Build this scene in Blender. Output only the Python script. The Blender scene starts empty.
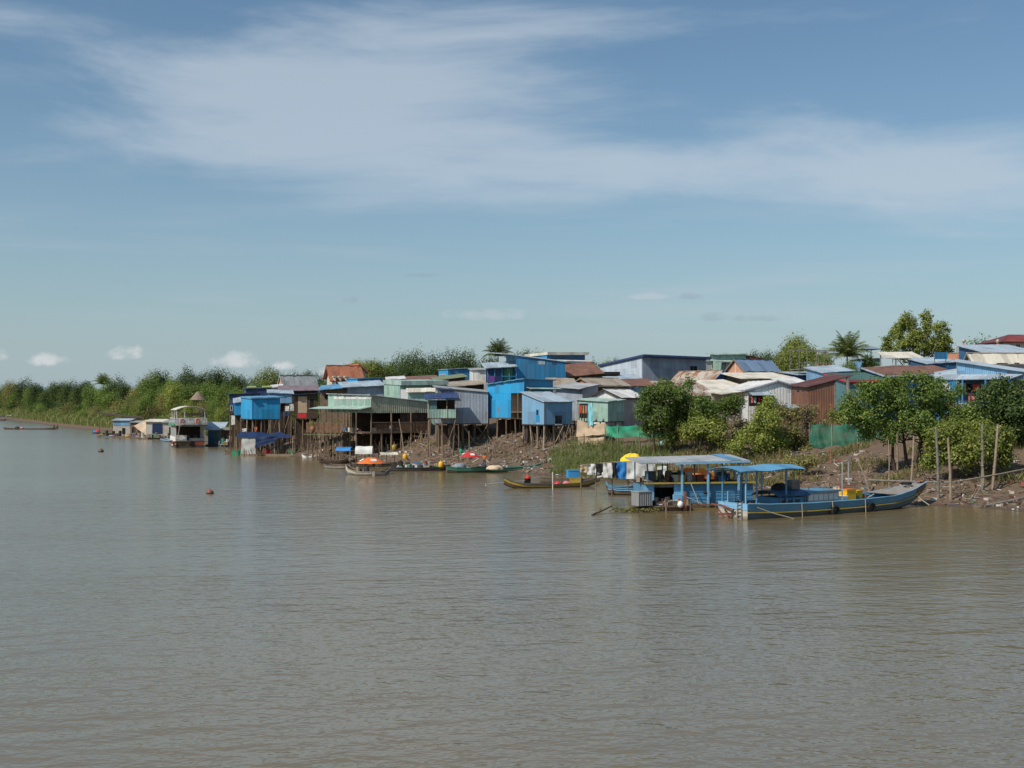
import bpy, bmesh, math, random
import numpy as np
from mathutils import Vector, Matrix

# ------------------------------------------------------------------ camera, sky, sun, exposure
scene = bpy.context.scene
COL = scene.collection
F = 1200.0          # focal length in pixels of a 1024 x 768 picture
HC = 9.0            # camera height over the water
HY = 403.0          # horizon row
cam_d = bpy.data.cameras.new('camera')
cam = bpy.data.objects.new('camera', cam_d); COL.objects.link(cam)
cam.location = (0, 0, HC); cam.rotation_euler = (math.pi/2, 0, 0)
cam_d.sensor_width = 36; cam_d.sensor_fit = 'HORIZONTAL'; cam_d.lens = F/1024*36
cam_d.shift_y = (HY-384)/1024
cam_d.clip_start = 0.5; cam_d.clip_end = 20000
scene.camera = cam

SUN = Vector((-0.54, -0.44, 0.70)).normalized()     # towards the sun
SUN_EL = math.asin(SUN.z); SUN_ROT = math.atan2(SUN.x, SUN.y)
world = bpy.data.worlds.new('World'); scene.world = world; world.use_nodes = True

class NT:
    """small helper to write node trees"""
    def __init__(s, tree): s.t = tree; s.n = tree.nodes; s.l = tree.links; s.n.clear()
    def add(s, typ, **kw):
        n = s.n.new(typ)
        for k, v in kw.items(): setattr(n, k, v)
        return n
    def link(s, a, b): s.l.new(a, b)
    def setin(s, sock, v):
        if hasattr(v, 'is_linked') or hasattr(v, 'links'): s.l.new(v, sock)
        else: sock.default_value = v
    def math(s, op, a, b=0.0, c=None, clamp=False):
        n = s.add('ShaderNodeMath', operation=op); n.use_clamp = clamp
        s.setin(n.inputs[0], a); s.setin(n.inputs[1], b)
        if c is not None: s.setin(n.inputs[2], c)
        return n.outputs[0]
    def mix(s, fac, a, b, blend='MIX'):
        n = s.add('ShaderNodeMix', data_type='RGBA', blend_type=blend)
        s.setin(n.inputs[0], fac); s.setin(n.inputs[6], a); s.setin(n.inputs[7], b)
        return n.outputs[2]
    def noise(s, vec=None, scale=5, detail=3, rough=.55, dist=0.0, dim='3D'):
        n = s.add('ShaderNodeTexNoise', noise_dimensions=dim)
        n.inputs['Scale'].default_value = scale; n.inputs['Detail'].default_value = detail
        n.inputs['Roughness'].default_value = rough; n.inputs['Distortion'].default_value = dist
        if vec is not None: s.link(vec, n.inputs['Vector'])
        return n.outputs['Fac']
    def ramp(s, fac, lo, hi):
        n = s.add('ShaderNodeMapRange', interpolation_type='SMOOTHSTEP'); n.clamp = True
        s.setin(n.inputs[0], fac); s.setin(n.inputs[1], lo); s.setin(n.inputs[2], hi)
        return n.outputs[0]
    def xyz(s, x, y, z):
        n = s.add('ShaderNodeCombineXYZ')
        for i, v in enumerate((x, y, z)): s.setin(n.inputs[i], v)
        return n.outputs[0]
    def sep(s, v):
        n = s.add('ShaderNodeSeparateXYZ'); s.link(v, n.inputs[0]); return n.outputs

def build_world():
    T = NT(world.node_tree)
    sky = T.add('ShaderNodeTexSky', sky_type='NISHITA'); sky.sun_disc = False
    sky.sun_elevation = SUN_EL; sky.sun_rotation = SUN_ROT
    sky.air_density = 1.0; sky.dust_density = .8; sky.ozone_density = 2.0; sky.altitude = 0
    tc = T.add('ShaderNodeTexCoord')
    x, y, z = T.sep(tc.outputs['Generated'])
    hor = T.math('SQRT', T.math('ADD', T.math('MULTIPLY', x, x), T.math('MULTIPLY', y, y)))
    el = T.math('DIVIDE', z, T.math('MAXIMUM', hor, 0.001))
    az = T.math('ARCTAN2', x, y)
    # humid tropical air: the clear blue is veiled a little, more so low down
    veil = T.math('ADD', T.math('MULTIPLY', T.math('POWER', 2.718, T.math('MULTIPLY', T.math('MAXIMUM', el, 0), -9.0)), .95), .0)
    base = T.mix(veil, T.mix(1.0, sky.outputs[0], (.80, .97, 1.0, 1), 'MULTIPLY'), (4.0, 4.95, 5.55, 1))
    # cirrus: thin, wispy, tilted; three loose fields of it drift over the village
    u = T.math('SUBTRACT', az, T.math('MULTIPLY', el, 0.6)); v = T.math('ADD', el, T.math('MULTIPLY', az, 0.035))
    n0 = T.noise(T.xyz(T.math('MULTIPLY', az, 2.2), T.math('MULTIPLY', el, 4.5), 3.1), 1.0, 2, .5)
    n1 = T.noise(T.xyz(T.math('ADD', T.math('MULTIPLY', u, 4.2), T.math('MULTIPLY', n0, 1.6)), T.math('ADD', T.math('MULTIPLY', v, 21.0), T.math('MULTIPLY', n0, 2.2)), 4.7), 1.0, 5, .60)
    f = None
    for (px, py, wu, wv, amp) in ((300, 110, .21, .062, 1.0), (560, 165, .24, .030, .75), (860, 165, .20, .040, .66), (980, 200, .12, .03, .4), (660, 22, .24, .026, .66), (440, 60, .16, .04, .5), (20, 15, .08, .012, .5)):
        a0 = math.atan((px-512)/F); e0 = (HY-py)/math.hypot(F, px-512)
        du = T.math('MULTIPLY', T.math('SUBTRACT', az, a0), 1/wu); dv = T.math('MULTIPLY', T.math('SUBTRACT', v, e0+.035*a0), 1/wv)
        g = T.math('MULTIPLY', T.math('EXPONENT', T.math('MULTIPLY', T.math('ADD', T.math('MULTIPLY', du, du), T.math('MULTIPLY', dv, dv)), -1.0)), amp)
        f = g if f is None else T.math('ADD', f, g)
    rest = T.math('MULTIPLY', T.ramp(el, .30, .5), .5)            # the same kind of cloud goes on overhead
    dens = T.math('ADD', T.math('MULTIPLY', T.math('MAXIMUM', f, rest), .85), T.math('ADD', T.math('MULTIPLY', T.math('SUBTRACT', n1, .5), 2.0), T.math('MULTIPLY', T.math('SUBTRACT', n0, .5), .8)))
    cir = T.math('MULTIPLY', T.math('MULTIPLY', T.ramp(dens, .17, 1.2), .62), T.ramp(el, .06, .13))
    base = T.mix(cir, base, (5.6, 6.4, 7.2, 1))
    # faint low haze streaks
    p3 = T.xyz(T.math('MULTIPLY', az, 3.2), T.math('MULTIPLY', el, 34.0), 9.1)
    st = T.math('MULTIPLY', T.math('MULTIPLY', T.ramp(T.noise(p3, 1.0, 3, .6), .48, .75), T.ramp(el, .03, .09)), T.math('SUBTRACT', 1, T.ramp(el, .12, .2)))
    base = T.mix(T.math('MULTIPLY', st, .3), base, (5.0, 5.7, 6.5, 1))
    # small fair-weather cumulus low over the bank: (azimuth px, row, half width, half height, brightness)
    puffs = [(48, 361, 19, 10, 1), (132, 355, 24, 10, 1), (240, 362, 27, 11, 1), (284, 366, 16, 7, .9), (0, 356, 7, 9, .8), (345, 366, 16, 7, .8), (330, 372, 14, 8, .8),
             (490, 316, 48, 9, .62), (645, 297, 26, 5, .62), (424, 275.5, 22, 3.5, .2), (118, 282, 17, 5, .2), (352, 300, 10, 6, .22),
             (690, 297, 14, 5, .3), (760, 319, 34, 6, .25), (715, 318, 20, 7, .25)]
    wob = T.noise(T.xyz(T.math('MULTIPLY', az, 60.0), T.math('MULTIPLY', el, 75.0), 2.2), 1.0, 4, .62)
    wob2 = T.noise(T.xyz(T.math('MULTIPLY', az, 24.0), T.math('MULTIPLY', el, 42.0), 5.2), 1.0, 1, .5)
    lump = T.math('ADD', T.math('MULTIPLY', wob, 2.0), T.math('MULTIPLY', wob2, .7)); acc = {}
    for (px, py, w, h, br) in puffs:
        a0 = math.atan((px-512)/F); e0 = (HY-py)/math.hypot(F, px-512)
        dx = T.math('MULTIPLY', T.math('SUBTRACT', az, a0), F/w); dz = T.math('MULTIPLY', T.math('SUBTRACT', el, e0), F/h)
        dz = T.math('MAXIMUM', dz, T.math('MULTIPLY', dz, -1.8))     # flat base: falls off faster below
        r2 = T.math('ADD', T.math('MULTIPLY', dx, dx), T.math('MULTIPLY', dz, dz)); k = 0 if br > .7 else (1 if br > .5 else 2)
        acc[k] = r2 if k not in acc else T.math('MINIMUM', acc[k], r2)
    for k, (al, c) in {2: (.34, (2.9, 3.6, 4.3, 1)), 1: (.50, (5.6, 6.1, 6.6, 1)), 0: (.72, (7.2, 7.4, 7.6, 1))}.items():
        d = T.math('SUBTRACT', lump, T.math('MULTIPLY', acc[k], .62)); base = T.mix(T.math('MULTIPLY', T.ramp(d, .75, 1.6), al), base, c)
    bg = T.add('ShaderNodeBackground'); T.link(base, bg.inputs[0]); bg.inputs[1].default_value = 0.072
    out = T.add('ShaderNodeOutputWorld'); T.link(bg.outputs[0], out.inputs[0])
build_world()
world.cycles.sampling_method = 'MANUAL'; world.cycles.sample_map_resolution = 256

sd = bpy.data.lights.new('sun', 'SUN'); sd.energy = 3.1; sd.angle = math.radians(0.55); sd.color = (1.0, .93, .82)
so = bpy.data.objects.new('sun', sd); COL.objects.link(so)
so.rotation_euler = (-SUN).to_track_quat('-Z', 'Y').to_euler(); so.location = (-60, -40, 90)
scene.view_settings.view_transform = 'Standard'; scene.view_settings.look = 'None'
scene.view_settings.exposure = 0.42; scene.view_settings.gamma = 1.0
scene.render.engine = 'CYCLES'
scene.cycles.max_bounces = 5; scene.cycles.diffuse_bounces = 2; scene.cycles.glossy_bounces = 2; scene.cycles.transmission_bounces = 2; scene.cycles.transparent_max_bounces = 6
scene.cycles.caustics_reflective = False; scene.cycles.caustics_refractive = False
scene.render.resolution_x = 1024; scene.render.resolution_y = 768

# ------------------------------------------------------------------ pixel helpers (direction only; depth comes from the place)
def kx(px): return (px-512.0)/F
def zat(py, Y): return HC+(HY-py)*Y/F
def at(px, py, Y): return Vector((kx(px)*Y, Y, zat(py, Y)))
def gnd(px, py, z=0.0):
    Y = (HC-z)*F/(py-HY); return Vector((kx(px)*Y, Y, z))

# ------------------------------------------------------------------ mesh builder
class MB:
    def __init__(s): s.v = []; s.f = []; s.uv = []
    def poly(s, pts, uvs=None):
        b = len(s.v); s.v += [tuple(p) for p in pts]; s.f.append(tuple(range(b, b+len(pts))))
        s.uv += uvs if uvs else [(0, 0)]*len(pts)
    def quad(s, a, b, c, d, u0=0.0, v0=0.0):
        a, b, c, d = map(Vector, (a, b, c, d)); w = (b-a).length; h = (d-a).length; w2 = (c-d).length; h2 = (c-b).length
        s.poly([a, b, c, d], [(u0, v0), (u0+w, v0), (u0+w, v0+h2), (u0, v0+h)])
    def wallquad(s, a, b, za, zb, ta, tb):
        """upright wall from a to b (xy), bottom za,zb top ta,tb"""
        w = math.hypot(b[0]-a[0], b[1]-a[1])
        s.poly([(a[0], a[1], za), (b[0], b[1], zb), (b[0], b[1], tb), (a[0], a[1], ta)], [(0, za), (w, zb), (w, tb), (0, ta)])
    def slab(s, a, b, c, d, t, u0=0.0, v0=0.0):
        a, b, c, d = map(Vector, (a, b, c, d)); n = (b-a).cross(d-a)
        if n.length < 1e-9: return
        n.normalize(); n = n if n.z >= 0 else -n
        e = [p-n*t for p in (a, b, c, d)]
        s.quad(a, b, c, d, u0, v0); s.quad(e[3], e[2], e[1], e[0])
        p = [a, b, c, d]
        for i in range(4): j = (i+1) % 4; s.quad(e[i], e[j], p[j], p[i])
    def obox(s, o, u, v, w):
        o, u, v, w = map(Vector, (o, u, v, w))
        p = [o, o+u, o+u+v, o+v]; q = [x+w for x in p]
        s.quad(p[3], p[2], p[1], p[0]); s.quad(*q)
        for i in range(4): j = (i+1) % 4; s.quad(p[i], p[j], q[j], q[i])
    def box(s, c, sx, sy, sz, rz=0.0):
        u = Vector((math.cos(rz), math.sin(rz), 0)); v = Vector((-u.y, u.x, 0)); c = Vector(c)
        s.obox(c-u*sx/2-v*sy/2-Vector((0, 0, sz/2)), u*sx, v*sy, Vector((0, 0, sz)))
    def bar(s, a, b, w, h=None):
        h = h or w; a, b = Vector(a), Vector(b); d = b-a
        if d.length < 1e-6: return
        x = d.normalized(); up = Vector((0, 0, 1)) if abs(x.z) < .9 else Vector((0, 1, 0))
        y = up.cross(x).normalized(); z = x.cross(y)
        s.obox(a-y*w/2-z*h/2, d, y*w, z*h)
    def tube(s, pts, r, n=6, cap=True):
        pts = [Vector(p) for p in pts]; m = len(pts); rs = r if isinstance(r, (list, tuple)) else [r]*m
        base = len(s.v); L = 0.0
        for i, p in enumerate(pts):
            d = (pts[min(i+1, m-1)]-pts[max(i-1, 0)]).normalized()
            up = Vector((0, 0, 1)) if abs(d.z) < .85 else Vector((1, 0, 0))
            a = up.cross(d).normalized(); b = d.cross(a)
            for k in range(n):
                t = 2*math.pi*k/n; s.v.append(tuple(p+(a*math.cos(t)+b*math.sin(t))*rs[i]))
        for i in range(m-1):
            l = (pts[i+1]-pts[i]).length
            for k in range(n):
                k2 = (k+1) % n
                s.f.append((base+i*n+k, base+i*n+k2, base+(i+1)*n+k2, base+(i+1)*n+k))
                s.uv += [(k*.1, L), (k*.1+.1, L), (k*.1+.1, L+l), (k*.1, L+l)]
            L += l
        if cap:
            s.f.append(tuple(base+k for k in range(n))[::-1]); s.f.append(tuple(base+(m-1)*n+k for k in range(n))); s.uv += [(0, 0)]*(2*n)
    def lathe(s, c, prof, n=12):
        c = Vector(c); base = len(s.v); m = len(prof)
        for (r, z) in prof:
            for k in range(n): t = 2*math.pi*k/n; s.v.append((c.x+r*math.cos(t), c.y+r*math.sin(t), c.z+z))
        for i in range(m-1):
            for k in range(n):
                k2 = (k+1) % n; s.f.append((base+i*n+k, base+i*n+k2, base+(i+1)*n+k2, base+(i+1)*n+k)); s.uv += [(0, 0)]*4
    def grid(s, fn, nu, nv, thick=0.0):
        base = len(s.v); P = [[Vector(fn(i/nu, j/nv)) for j in range(nv+1)] for i in range(nu+1)]
        for i in range(nu+1):
            for j in range(nv+1): s.v.append(tuple(P[i][j]))
        W = (P[nu][0]-P[0][0]).length; Hh = (P[0][nv]-P[0][0]).length
        for i in range(nu):
            for j in range(nv):
                s.f.append((base+i*(nv+1)+j, base+(i+1)*(nv+1)+j, base+(i+1)*(nv+1)+j+1, base+i*(nv+1)+j+1))
                s.uv += [(i/nu*W, j/nv*Hh), ((i+1)/nu*W, j/nv*Hh), ((i+1)/nu*W, (j+1)/nv*Hh), (i/nu*W, (j+1)/nv*Hh)]
    def torus(s, c, ax, R, r, n=14, m=8):
        c = Vector(c); ax = Vector(ax).normalized(); up = Vector((0, 0, 1)) if abs(ax.z) < .9 else Vector((1, 0, 0))
        a = up.cross(ax).normalized(); b = ax.cross(a); base = len(s.v)
        for i in range(n):
            t = 2*math.pi*i/n; e = a*math.cos(t)+b*math.sin(t)
            for j in range(m):
                q = 2*math.pi*j/m; s.v.append(tuple(c+e*(R+r*math.cos(q))+ax*r*math.sin(q)))
        for i in range(n):
            for j in range(m):
                i2 = (i+1) % n; j2 = (j+1) % m; s.f.append((base+i*m+j, base+i2*m+j, base+i2*m+j2, base+i*m+j2)); s.uv += [(0, 0)]*4
    def build(s, name, mat, parent=None, smooth=False, solid=0.0):
        o = Vector(ORG[parent.name]) if parent is not None else Vector((0, 0, 0))
        me = bpy.data.meshes.new(name)
        vv = [(p[0]-o.x, p[1]-o.y, p[2]-o.z) for p in s.v] if o.length else s.v
        me.from_pydata(vv, [], s.f)
        ul = me.uv_layers.new(name='UVMap'); ul.data.foreach_set('uv', [c for t in s.uv for c in t])
        if mat is not None: me.materials.append(mat)
        if smooth: me.polygons.foreach_set('use_smooth', [True]*len(me.polygons))
        ob = bpy.data.objects.new(name, me); COL.objects.link(ob)
        if parent is not None: ob.parent = parent
        ORG[ob.name] = tuple(o)
        if solid:
            md = ob.modifiers.new('thickness', 'SOLIDIFY'); md.thickness = solid; md.offset = 0
        return ob
ORG = {}
def tag(o, label=None, cat=None, group=None, kind=None):
    if label: o['label'] = label
    if cat: o['category'] = cat
    if group: o['group'] = group
    if kind: o['kind'] = kind
    return o
def thing(name, label, cat, loc=(0, 0, 0), group=None, rz=None):
    """Empty at a thing's base. rz None: parts are written in world coordinates; else in local ones"""
    o = bpy.data.objects.new(name, None); COL.objects.link(o); o.location = loc; o.empty_display_size = .3
    ORG[o.name] = tuple(loc) if rz is None else (0, 0, 0)
    if rz is not None: o.rotation_euler = (0, 0, rz)
    return tag(o, label, cat, group)
def copy_tree(o, parent=None):
    c = o.copy(); COL.objects.link(c); ORG[c.name] = ORG.get(o.name, (0, 0, 0))
    if parent is not None: c.parent = parent
    for ch in list(o.children): copy_tree(ch, c)
    return c

# ------------------------------------------------------------------ materials
M = {}
def new_mat(name):
    m = bpy.data.materials.new(name); m.use_nodes = True; T = NT(m.node_tree)
    b = T.add('ShaderNodeBsdfPrincipled'); o = T.add('ShaderNodeOutputMaterial'); T.link(b.outputs[0], o.inputs[0])
    return m, T, b
def shade(T, col, fac):
    """multiply a colour by a scalar socket"""
    return T.mix(1.0, col, T.xyz(fac, fac, fac), 'MULTIPLY')
def sheet(name, col, rib=.22, rust=0.10, dirt=.46, rough=.5, streak=True, panel=.95, depth=.6):
    """painted corrugated or ribbed metal sheet with stains, panel tones and rust"""
    m, T, b = new_mat(name); M[name] = m
    uv = T.add('ShaderNodeUVMap').outputs[0]; u, v, _ = T.sep(uv)
    oi = T.add('ShaderNodeObjectInfo')
    geo = T.add('ShaderNodeNewGeometry').outputs['Position']
    wn = T.add('ShaderNodeTexWhiteNoise', noise_dimensions='2D')
    T.link(T.xyz(T.math('FLOOR', T.math('DIVIDE', u, panel)), T.math('FLOOR', T.math('DIVIDE', v, 2.6)), 0), wn.inputs[0])
    tone = T.math('ADD', T.math('MULTIPLY', wn.outputs[0], .20), .86)
    tone = T.math('SUBTRACT', tone, T.math('MULTIPLY', T.math('GREATER_THAN', wn.outputs[0], .86), .30)); tone = T.math('ADD', tone, T.math('MULTIPLY', T.math('LESS_THAN', wn.outputs[0], .12), .16))
    n1 = T.noise(geo, .55, 5, .62); n2 = T.noise(T.xyz(T.math('MULTIPLY', u, 3.2), T.math('MULTIPLY', v, .35), T.math('MULTIPLY', oi.outputs['Random'], 30)), 1.0, 4, .6)
    d = T.math('ADD', T.math('MULTIPLY', T.ramp(n1, .40, .66), .55), T.math('MULTIPLY', T.ramp(n2, .42, .72), .6))
    c = shade(T, (*col, 1), tone)
    c = T.mix(T.math('MULTIPLY', d, dirt), c, (.16, .13, .10, 1))
    # seam between sheets
    fr = T.math('FRACT', T.math('DIVIDE', u, panel)); seam = T.math('LESS_THAN', fr, .045)
    c = T.mix(T.math('MULTIPLY', seam, .28), c, (.05, .05, .05, 1))
    # ribs: the flank of each rib catches and loses light
    h = T.math('SINE', T.math('MULTIPLY', u, 2*math.pi/rib))
    if rust > 0:
        r1 = T.noise(T.xyz(T.math('MULTIPLY', u, 1.0), T.math('MULTIPLY', v, .45), T.math('MULTIPLY', oi.outputs['Random'], 50)), 1.0, 6, .68, .4)
        rr = T.ramp(r1, .62-.32*rust, .80-.28*rust)
        c = T.mix(rr, c, T.mix(n2, (.20, .075, .035, 1), (.34, .17, .09, 1)))
    T.link(c, b.inputs['Base Color'])
    bp = T.add('ShaderNodeBump'); bp.inputs['Strength'].default_value = depth; bp.inputs['Distance'].default_value = .035
    T.link(h, bp.inputs['Height']); T.link(bp.outputs[0], b.inputs['Normal'])
    b.inputs['Roughness'].default_value = rough; b.inputs['Specular IOR Level'].default_value = .35
    return m
def wood(name, col, dark=.5, rough=.8, scale=1.0):
    m, T, b = new_mat(name); M[name] = m
    geo = T.add('ShaderNodeNewGeometry'); oi = T.add('ShaderNodeObjectInfo')
    n1 = T.noise(geo.outputs['Position'], 1.7*scale, 5, .65); n2 = T.noise(geo.outputs['Position'], 9*scale, 3, .6)
    f = T.math('ADD', T.math('MULTIPLY', n1, 1.1), T.math('MULTIPLY', n2, .35))
    f = T.math('ADD', f, T.math('MULTIPLY', T.math('SUBTRACT', oi.outputs['Random'], .5), .35))
    c = T.mix(T.ramp(f, .3, 1.1), (*[x*dark for x in col], 1), (*[min(1, x*1.35) for x in col], 1))
    T.link(c, b.inputs['Base Color']); b.inputs['Roughness'].default_value = rough; b.inputs['Specular IOR Level'].default_value = .2
    bp = T.add('ShaderNodeBump'); bp.inputs['Strength'].default_value = .4; bp.inputs['Distance'].default_value = .03; T.link(n2, bp.inputs['Height']); T.link(bp.outputs[0], b.inputs['Normal'])
    return m
def paint(name, col, wear=.25, rough=.5, wearcol=(.17, .13, .10), scale=1.0, metal=0.0):
    """plain painted or plastic surface with scuffs"""
    m, T, b = new_mat(name); M[name] = m
    geo = T.add('ShaderNodeNewGeometry')
    n1 = T.noise(geo.outputs['Position'], 1.3*scale, 6, .68); n2 = T.noise(geo.outputs['Position'], .5*scale, 2, .5)
    c = shade(T, (*col, 1), T.math('ADD', T.math('MULTIPLY', n2, .5), .75))
    c = T.mix(T.math('MULTIPLY', T.ramp(n1, .52, .68), wear), c, (*wearcol, 1))
    if name.startswith('boat_'):       # plank seams, run-off streaks and a tide mark of river mud
        x, y, z = T.sep(geo.outputs['Position']); fz = T.math('FRACT', T.math('MULTIPLY', z, 4.3)); c = T.mix(T.math('MULTIPLY', T.math('LESS_THAN', fz, .10), .35), c, (.05, .045, .04, 1))
        n3 = T.noise(T.xyz(T.math('MULTIPLY', x, 3.0), T.math('MULTIPLY', y, 3.0), T.math('MULTIPLY', z, .5)), 1.0, 4, .65); c = T.mix(T.math('MULTIPLY', T.ramp(n3, .50, .75), .45), c, (.15, .115, .08, 1))
        c = T.mix(T.math('MULTIPLY', T.ramp(T.math('ADD', z, T.math('MULTIPLY', n3, .5)), .62, .30), .75), c, (.115, .085, .055, 1))
    T.link(c, b.inputs['Base Color']); b.inputs['Roughness'].default_value = rough; b.inputs['Metallic'].default_value = metal
    b.inputs['Specular IOR Level'].default_value = .35
    return m
def cloth(name, col, rough=.75, var=.35):
    m, T, b = new_mat(name); M[name] = m
    geo = T.add('ShaderNodeNewGeometry'); n = T.noise(geo.outputs['Position'], 1.1, 4, .6)
    T.link(shade(T, (*col, 1), T.math('ADD', T.math('MULTIPLY', n, var*2), 1-var)), b.inputs['Base Color'])
    b.inputs['Roughness'].default_value = rough; b.inputs['Specular IOR Level'].default_value = .25
    return m
def leaf(name, c1, c2, c3, trans=.34):
    m = bpy.data.materials.new(name); m.use_nodes = True; M[name] = m; T = NT(m.node_tree)
    geo = T.add('ShaderNodeNewGeometry'); oi = T.add('ShaderNodeObjectInfo'); r = geo.outputs['Random Per Island']
    n = T.noise(geo.outputs['Position'], .45, 3, .6)
    c = T.mix(T.ramp(T.math('ADD', T.math('MULTIPLY', r, .6), T.math('MULTIPLY', n, .6)), .3, .9), (*c1, 1), (*c2, 1))
    c = T.mix(T.math('MULTIPLY', T.math('GREATER_THAN', r, .93), .8), c, (*c3, 1))
    c = shade(T, c, T.math('ADD', T.math('MULTIPLY', oi.outputs['Random'], .5), .75))
    d = T.add('ShaderNodeBsdfPrincipled'); d.inputs['Roughness'].default_value = .55; d.inputs['Specular IOR Level'].default_value = .3; T.link(c, d.inputs['Base Color'])
    t = T.add('ShaderNodeBsdfTranslucent'); T.link(T.mix(1.0, c, (1.25, 1.3, .6, 1), 'MULTIPLY'), t.inputs[0])
    x = T.add('ShaderNodeMixShader'); x.inputs[0].default_value = trans; T.link(d.outputs[0], x.inputs[1]); T.link(t.outputs[0], x.inputs[2])
    o = T.add('ShaderNodeOutputMaterial'); T.link(x.outputs[0], o.inputs[0])
    return m

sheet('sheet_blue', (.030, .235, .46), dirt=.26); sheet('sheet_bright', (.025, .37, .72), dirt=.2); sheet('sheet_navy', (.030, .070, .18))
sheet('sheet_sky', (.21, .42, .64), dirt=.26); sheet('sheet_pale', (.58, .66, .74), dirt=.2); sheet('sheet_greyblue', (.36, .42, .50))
sheet('sheet_mint', (.36, .55, .47)); sheet('sheet_green', (.40, .43, .32), dirt=.45, rib=.34, depth=.9); sheet('sheet_teal', (.10, .24, .27))
sheet('sheet_white', (.78, .77, .74), dirt=.22, rust=.08); sheet('sheet_cream', (.80, .74, .61), dirt=.22, rust=.08); sheet('sheet_grey', (.40, .41, .41), dirt=.35)
sheet('sheet_beige', (.42, .36, .28), dirt=.4, rust=.25); sheet('sheet_rusty', (.50, .45, .38), rust=.62, dirt=.3, rib=.5)
sheet('sheet_rust', (.20, .09, .06), rust=.55, dirt=.4); sheet('sheet_maroon', (.12, .03, .025), rust=.3, dirt=.35)
sheet('sheet_mauve', (.26, .18, .20), dirt=.3, rust=.2); sheet('sheet_darkblue', (.02, .11, .24)); sheet('sheet_olive', (.22, .27, .14), dirt=.4)
sheet('roof_sky', (.44, .54, .62), dirt=.3, rust=.12); sheet('roof_blue', (.12, .36, .58), dirt=.3); sheet('roof_mint', (.42, .56, .50), dirt=.25)
sheet('roof_navy', (.030, .060, .17), dirt=.2); sheet('roof_ash', (.44, .46, .47), dirt=.35); sheet('roof_green', (.06, .15, .12), dirt=.2)
sheet('roof_tile', (.50, .18, .095), rib=.3, dirt=.3); sheet('roof_red', (.26, .045, .04), rib=.3, dirt=.2); sheet('roof_slate', (.19, .28, .42), dirt=.15)
sheet('roof_yellow', (.45, .52, .16), dirt=.1)
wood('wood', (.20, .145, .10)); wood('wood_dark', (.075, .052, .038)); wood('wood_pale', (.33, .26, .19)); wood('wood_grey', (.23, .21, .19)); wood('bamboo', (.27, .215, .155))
wood('wood_brown', (.16, .095, .06)); wood('thatch', (.24, .18, .13), scale=2)
wood('earth_tile', (.30, .13, .08)); wood('concrete', (.36, .34, .31), dark=.7, scale=.6); wood('plaster', (.52, .46, .38), dark=.75, scale=.6); wood('salmon', (.52, .26, .17), dark=.8, scale=.6)
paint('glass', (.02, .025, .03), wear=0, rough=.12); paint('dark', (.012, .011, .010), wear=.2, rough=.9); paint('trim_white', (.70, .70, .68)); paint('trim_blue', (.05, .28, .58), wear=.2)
paint('boat_blue', (.085, .25, .40), wear=.55, wearcol=(.20, .23, .23), scale=1.6); paint('boat_sky', (.20, .45, .68), wear=.35, wearcol=(.3, .28, .25), scale=1.6); paint('boat_lower', (.05, .13, .19), wear=.6, wearcol=(.10, .08, .06), scale=1.2); paint('boat_hull', (.13, .10, .075), wear=.5, wearcol=(.06, .05, .04))
paint('boat_white', (.50, .46, .40), wear=.5, wearcol=(.24, .17, .12), scale=1.4); paint('boat_green', (.05, .20, .14), wear=.4); paint('boat_red', (.28, .07, .045), wear=.4); paint('boat_brown', (.12, .075, .04), wear=.4)
paint('boat_yellow', (.42, .30, .05), wear=.5); paint('boat_dark', (.055, .06, .07), wear=.4); paint('steel', (.40, .42, .43), wear=.3, rough=.4, metal=.3); paint('rusty_steel', (.20, .07, .045), wear=.5)
paint('rubber', (.012, .012, .012), wear=.15, rough=.8); paint('orange', (.72, .16, .03), wear=.15); paint('red', (.55, .035, .03), wear=.15); paint('yellow', (.75, .42, .02), wear=.15); paint('white', (.75, .74, .72), wear=.15)
paint('skin', (.25, .13, .08), wear=0); paint('hair', (.012, .01, .01), wear=0); paint('blue_plastic', (.03, .20, .55), wear=.1); paint('green_plastic', (.03, .32, .16), wear=.1)
cloth('tarp_navy', (.018, .034, .095), rough=.55); cloth('tarp_blue', (.03, .20, .52), rough=.55); cloth('tarp_orange', (.78, .20, .03), rough=.6); cloth('tarp_yellow', (.80, .55, .03), rough=.6); cloth('tarp_white', (.66, .65, .62)); cloth('tarp_grey', (.46, .46, .44))
cloth('tarp_beige', (.46, .34, .23)); cloth('tarp_tan', (.60, .46, .32)); cloth('cloth_cyan', (.22, .55, .60)); cloth('cloth_black', (.02, .02, .022)); cloth('cloth_red', (.60, .04, .05)); cloth('cloth_pink', (.60, .18, .2)); cloth('cloth_purple', (.14, .06, .25)); cloth('cloth_jeans', (.06, .10, .17))
cloth('rope', (.45, .38, .28)); cloth('nylon', (.06, .10, .16))
leaf('leaf_dark', (0.041, 0.070, 0.021), (0.092, 0.142, 0.038), (0.193, 0.199, 0.059)); leaf('leaf_mid', (0.092, 0.152, 0.034), (0.202, 0.284, 0.064), (0.397, 0.384, 0.096)); leaf('leaf_light', (0.144, 0.186, 0.039), (0.305, 0.347, 0.084), (0.521, 0.443, 0.124))
leaf('leaf_olive', (0.166, 0.169, 0.060), (0.316, 0.284, 0.115), (0.564, 0.390, 0.205)); leaf('leaf_palm', (0.091, 0.133, 0.048), (0.187, 0.231, 0.084), (0.436, 0.320, 0.124), trans=.15); leaf('leaf_dry', (.085, .070, .040), (.17, .14, .085), (.24, .20, .12), trans=.1)
leaf('leaf_grass', (.12, .165, .05), (.27, .31, .11), (.36, .31, .15)); leaf('leaf_reed', (.105, .135, .042), (.235, .245, .090), (.36, .29, .15))

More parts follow.
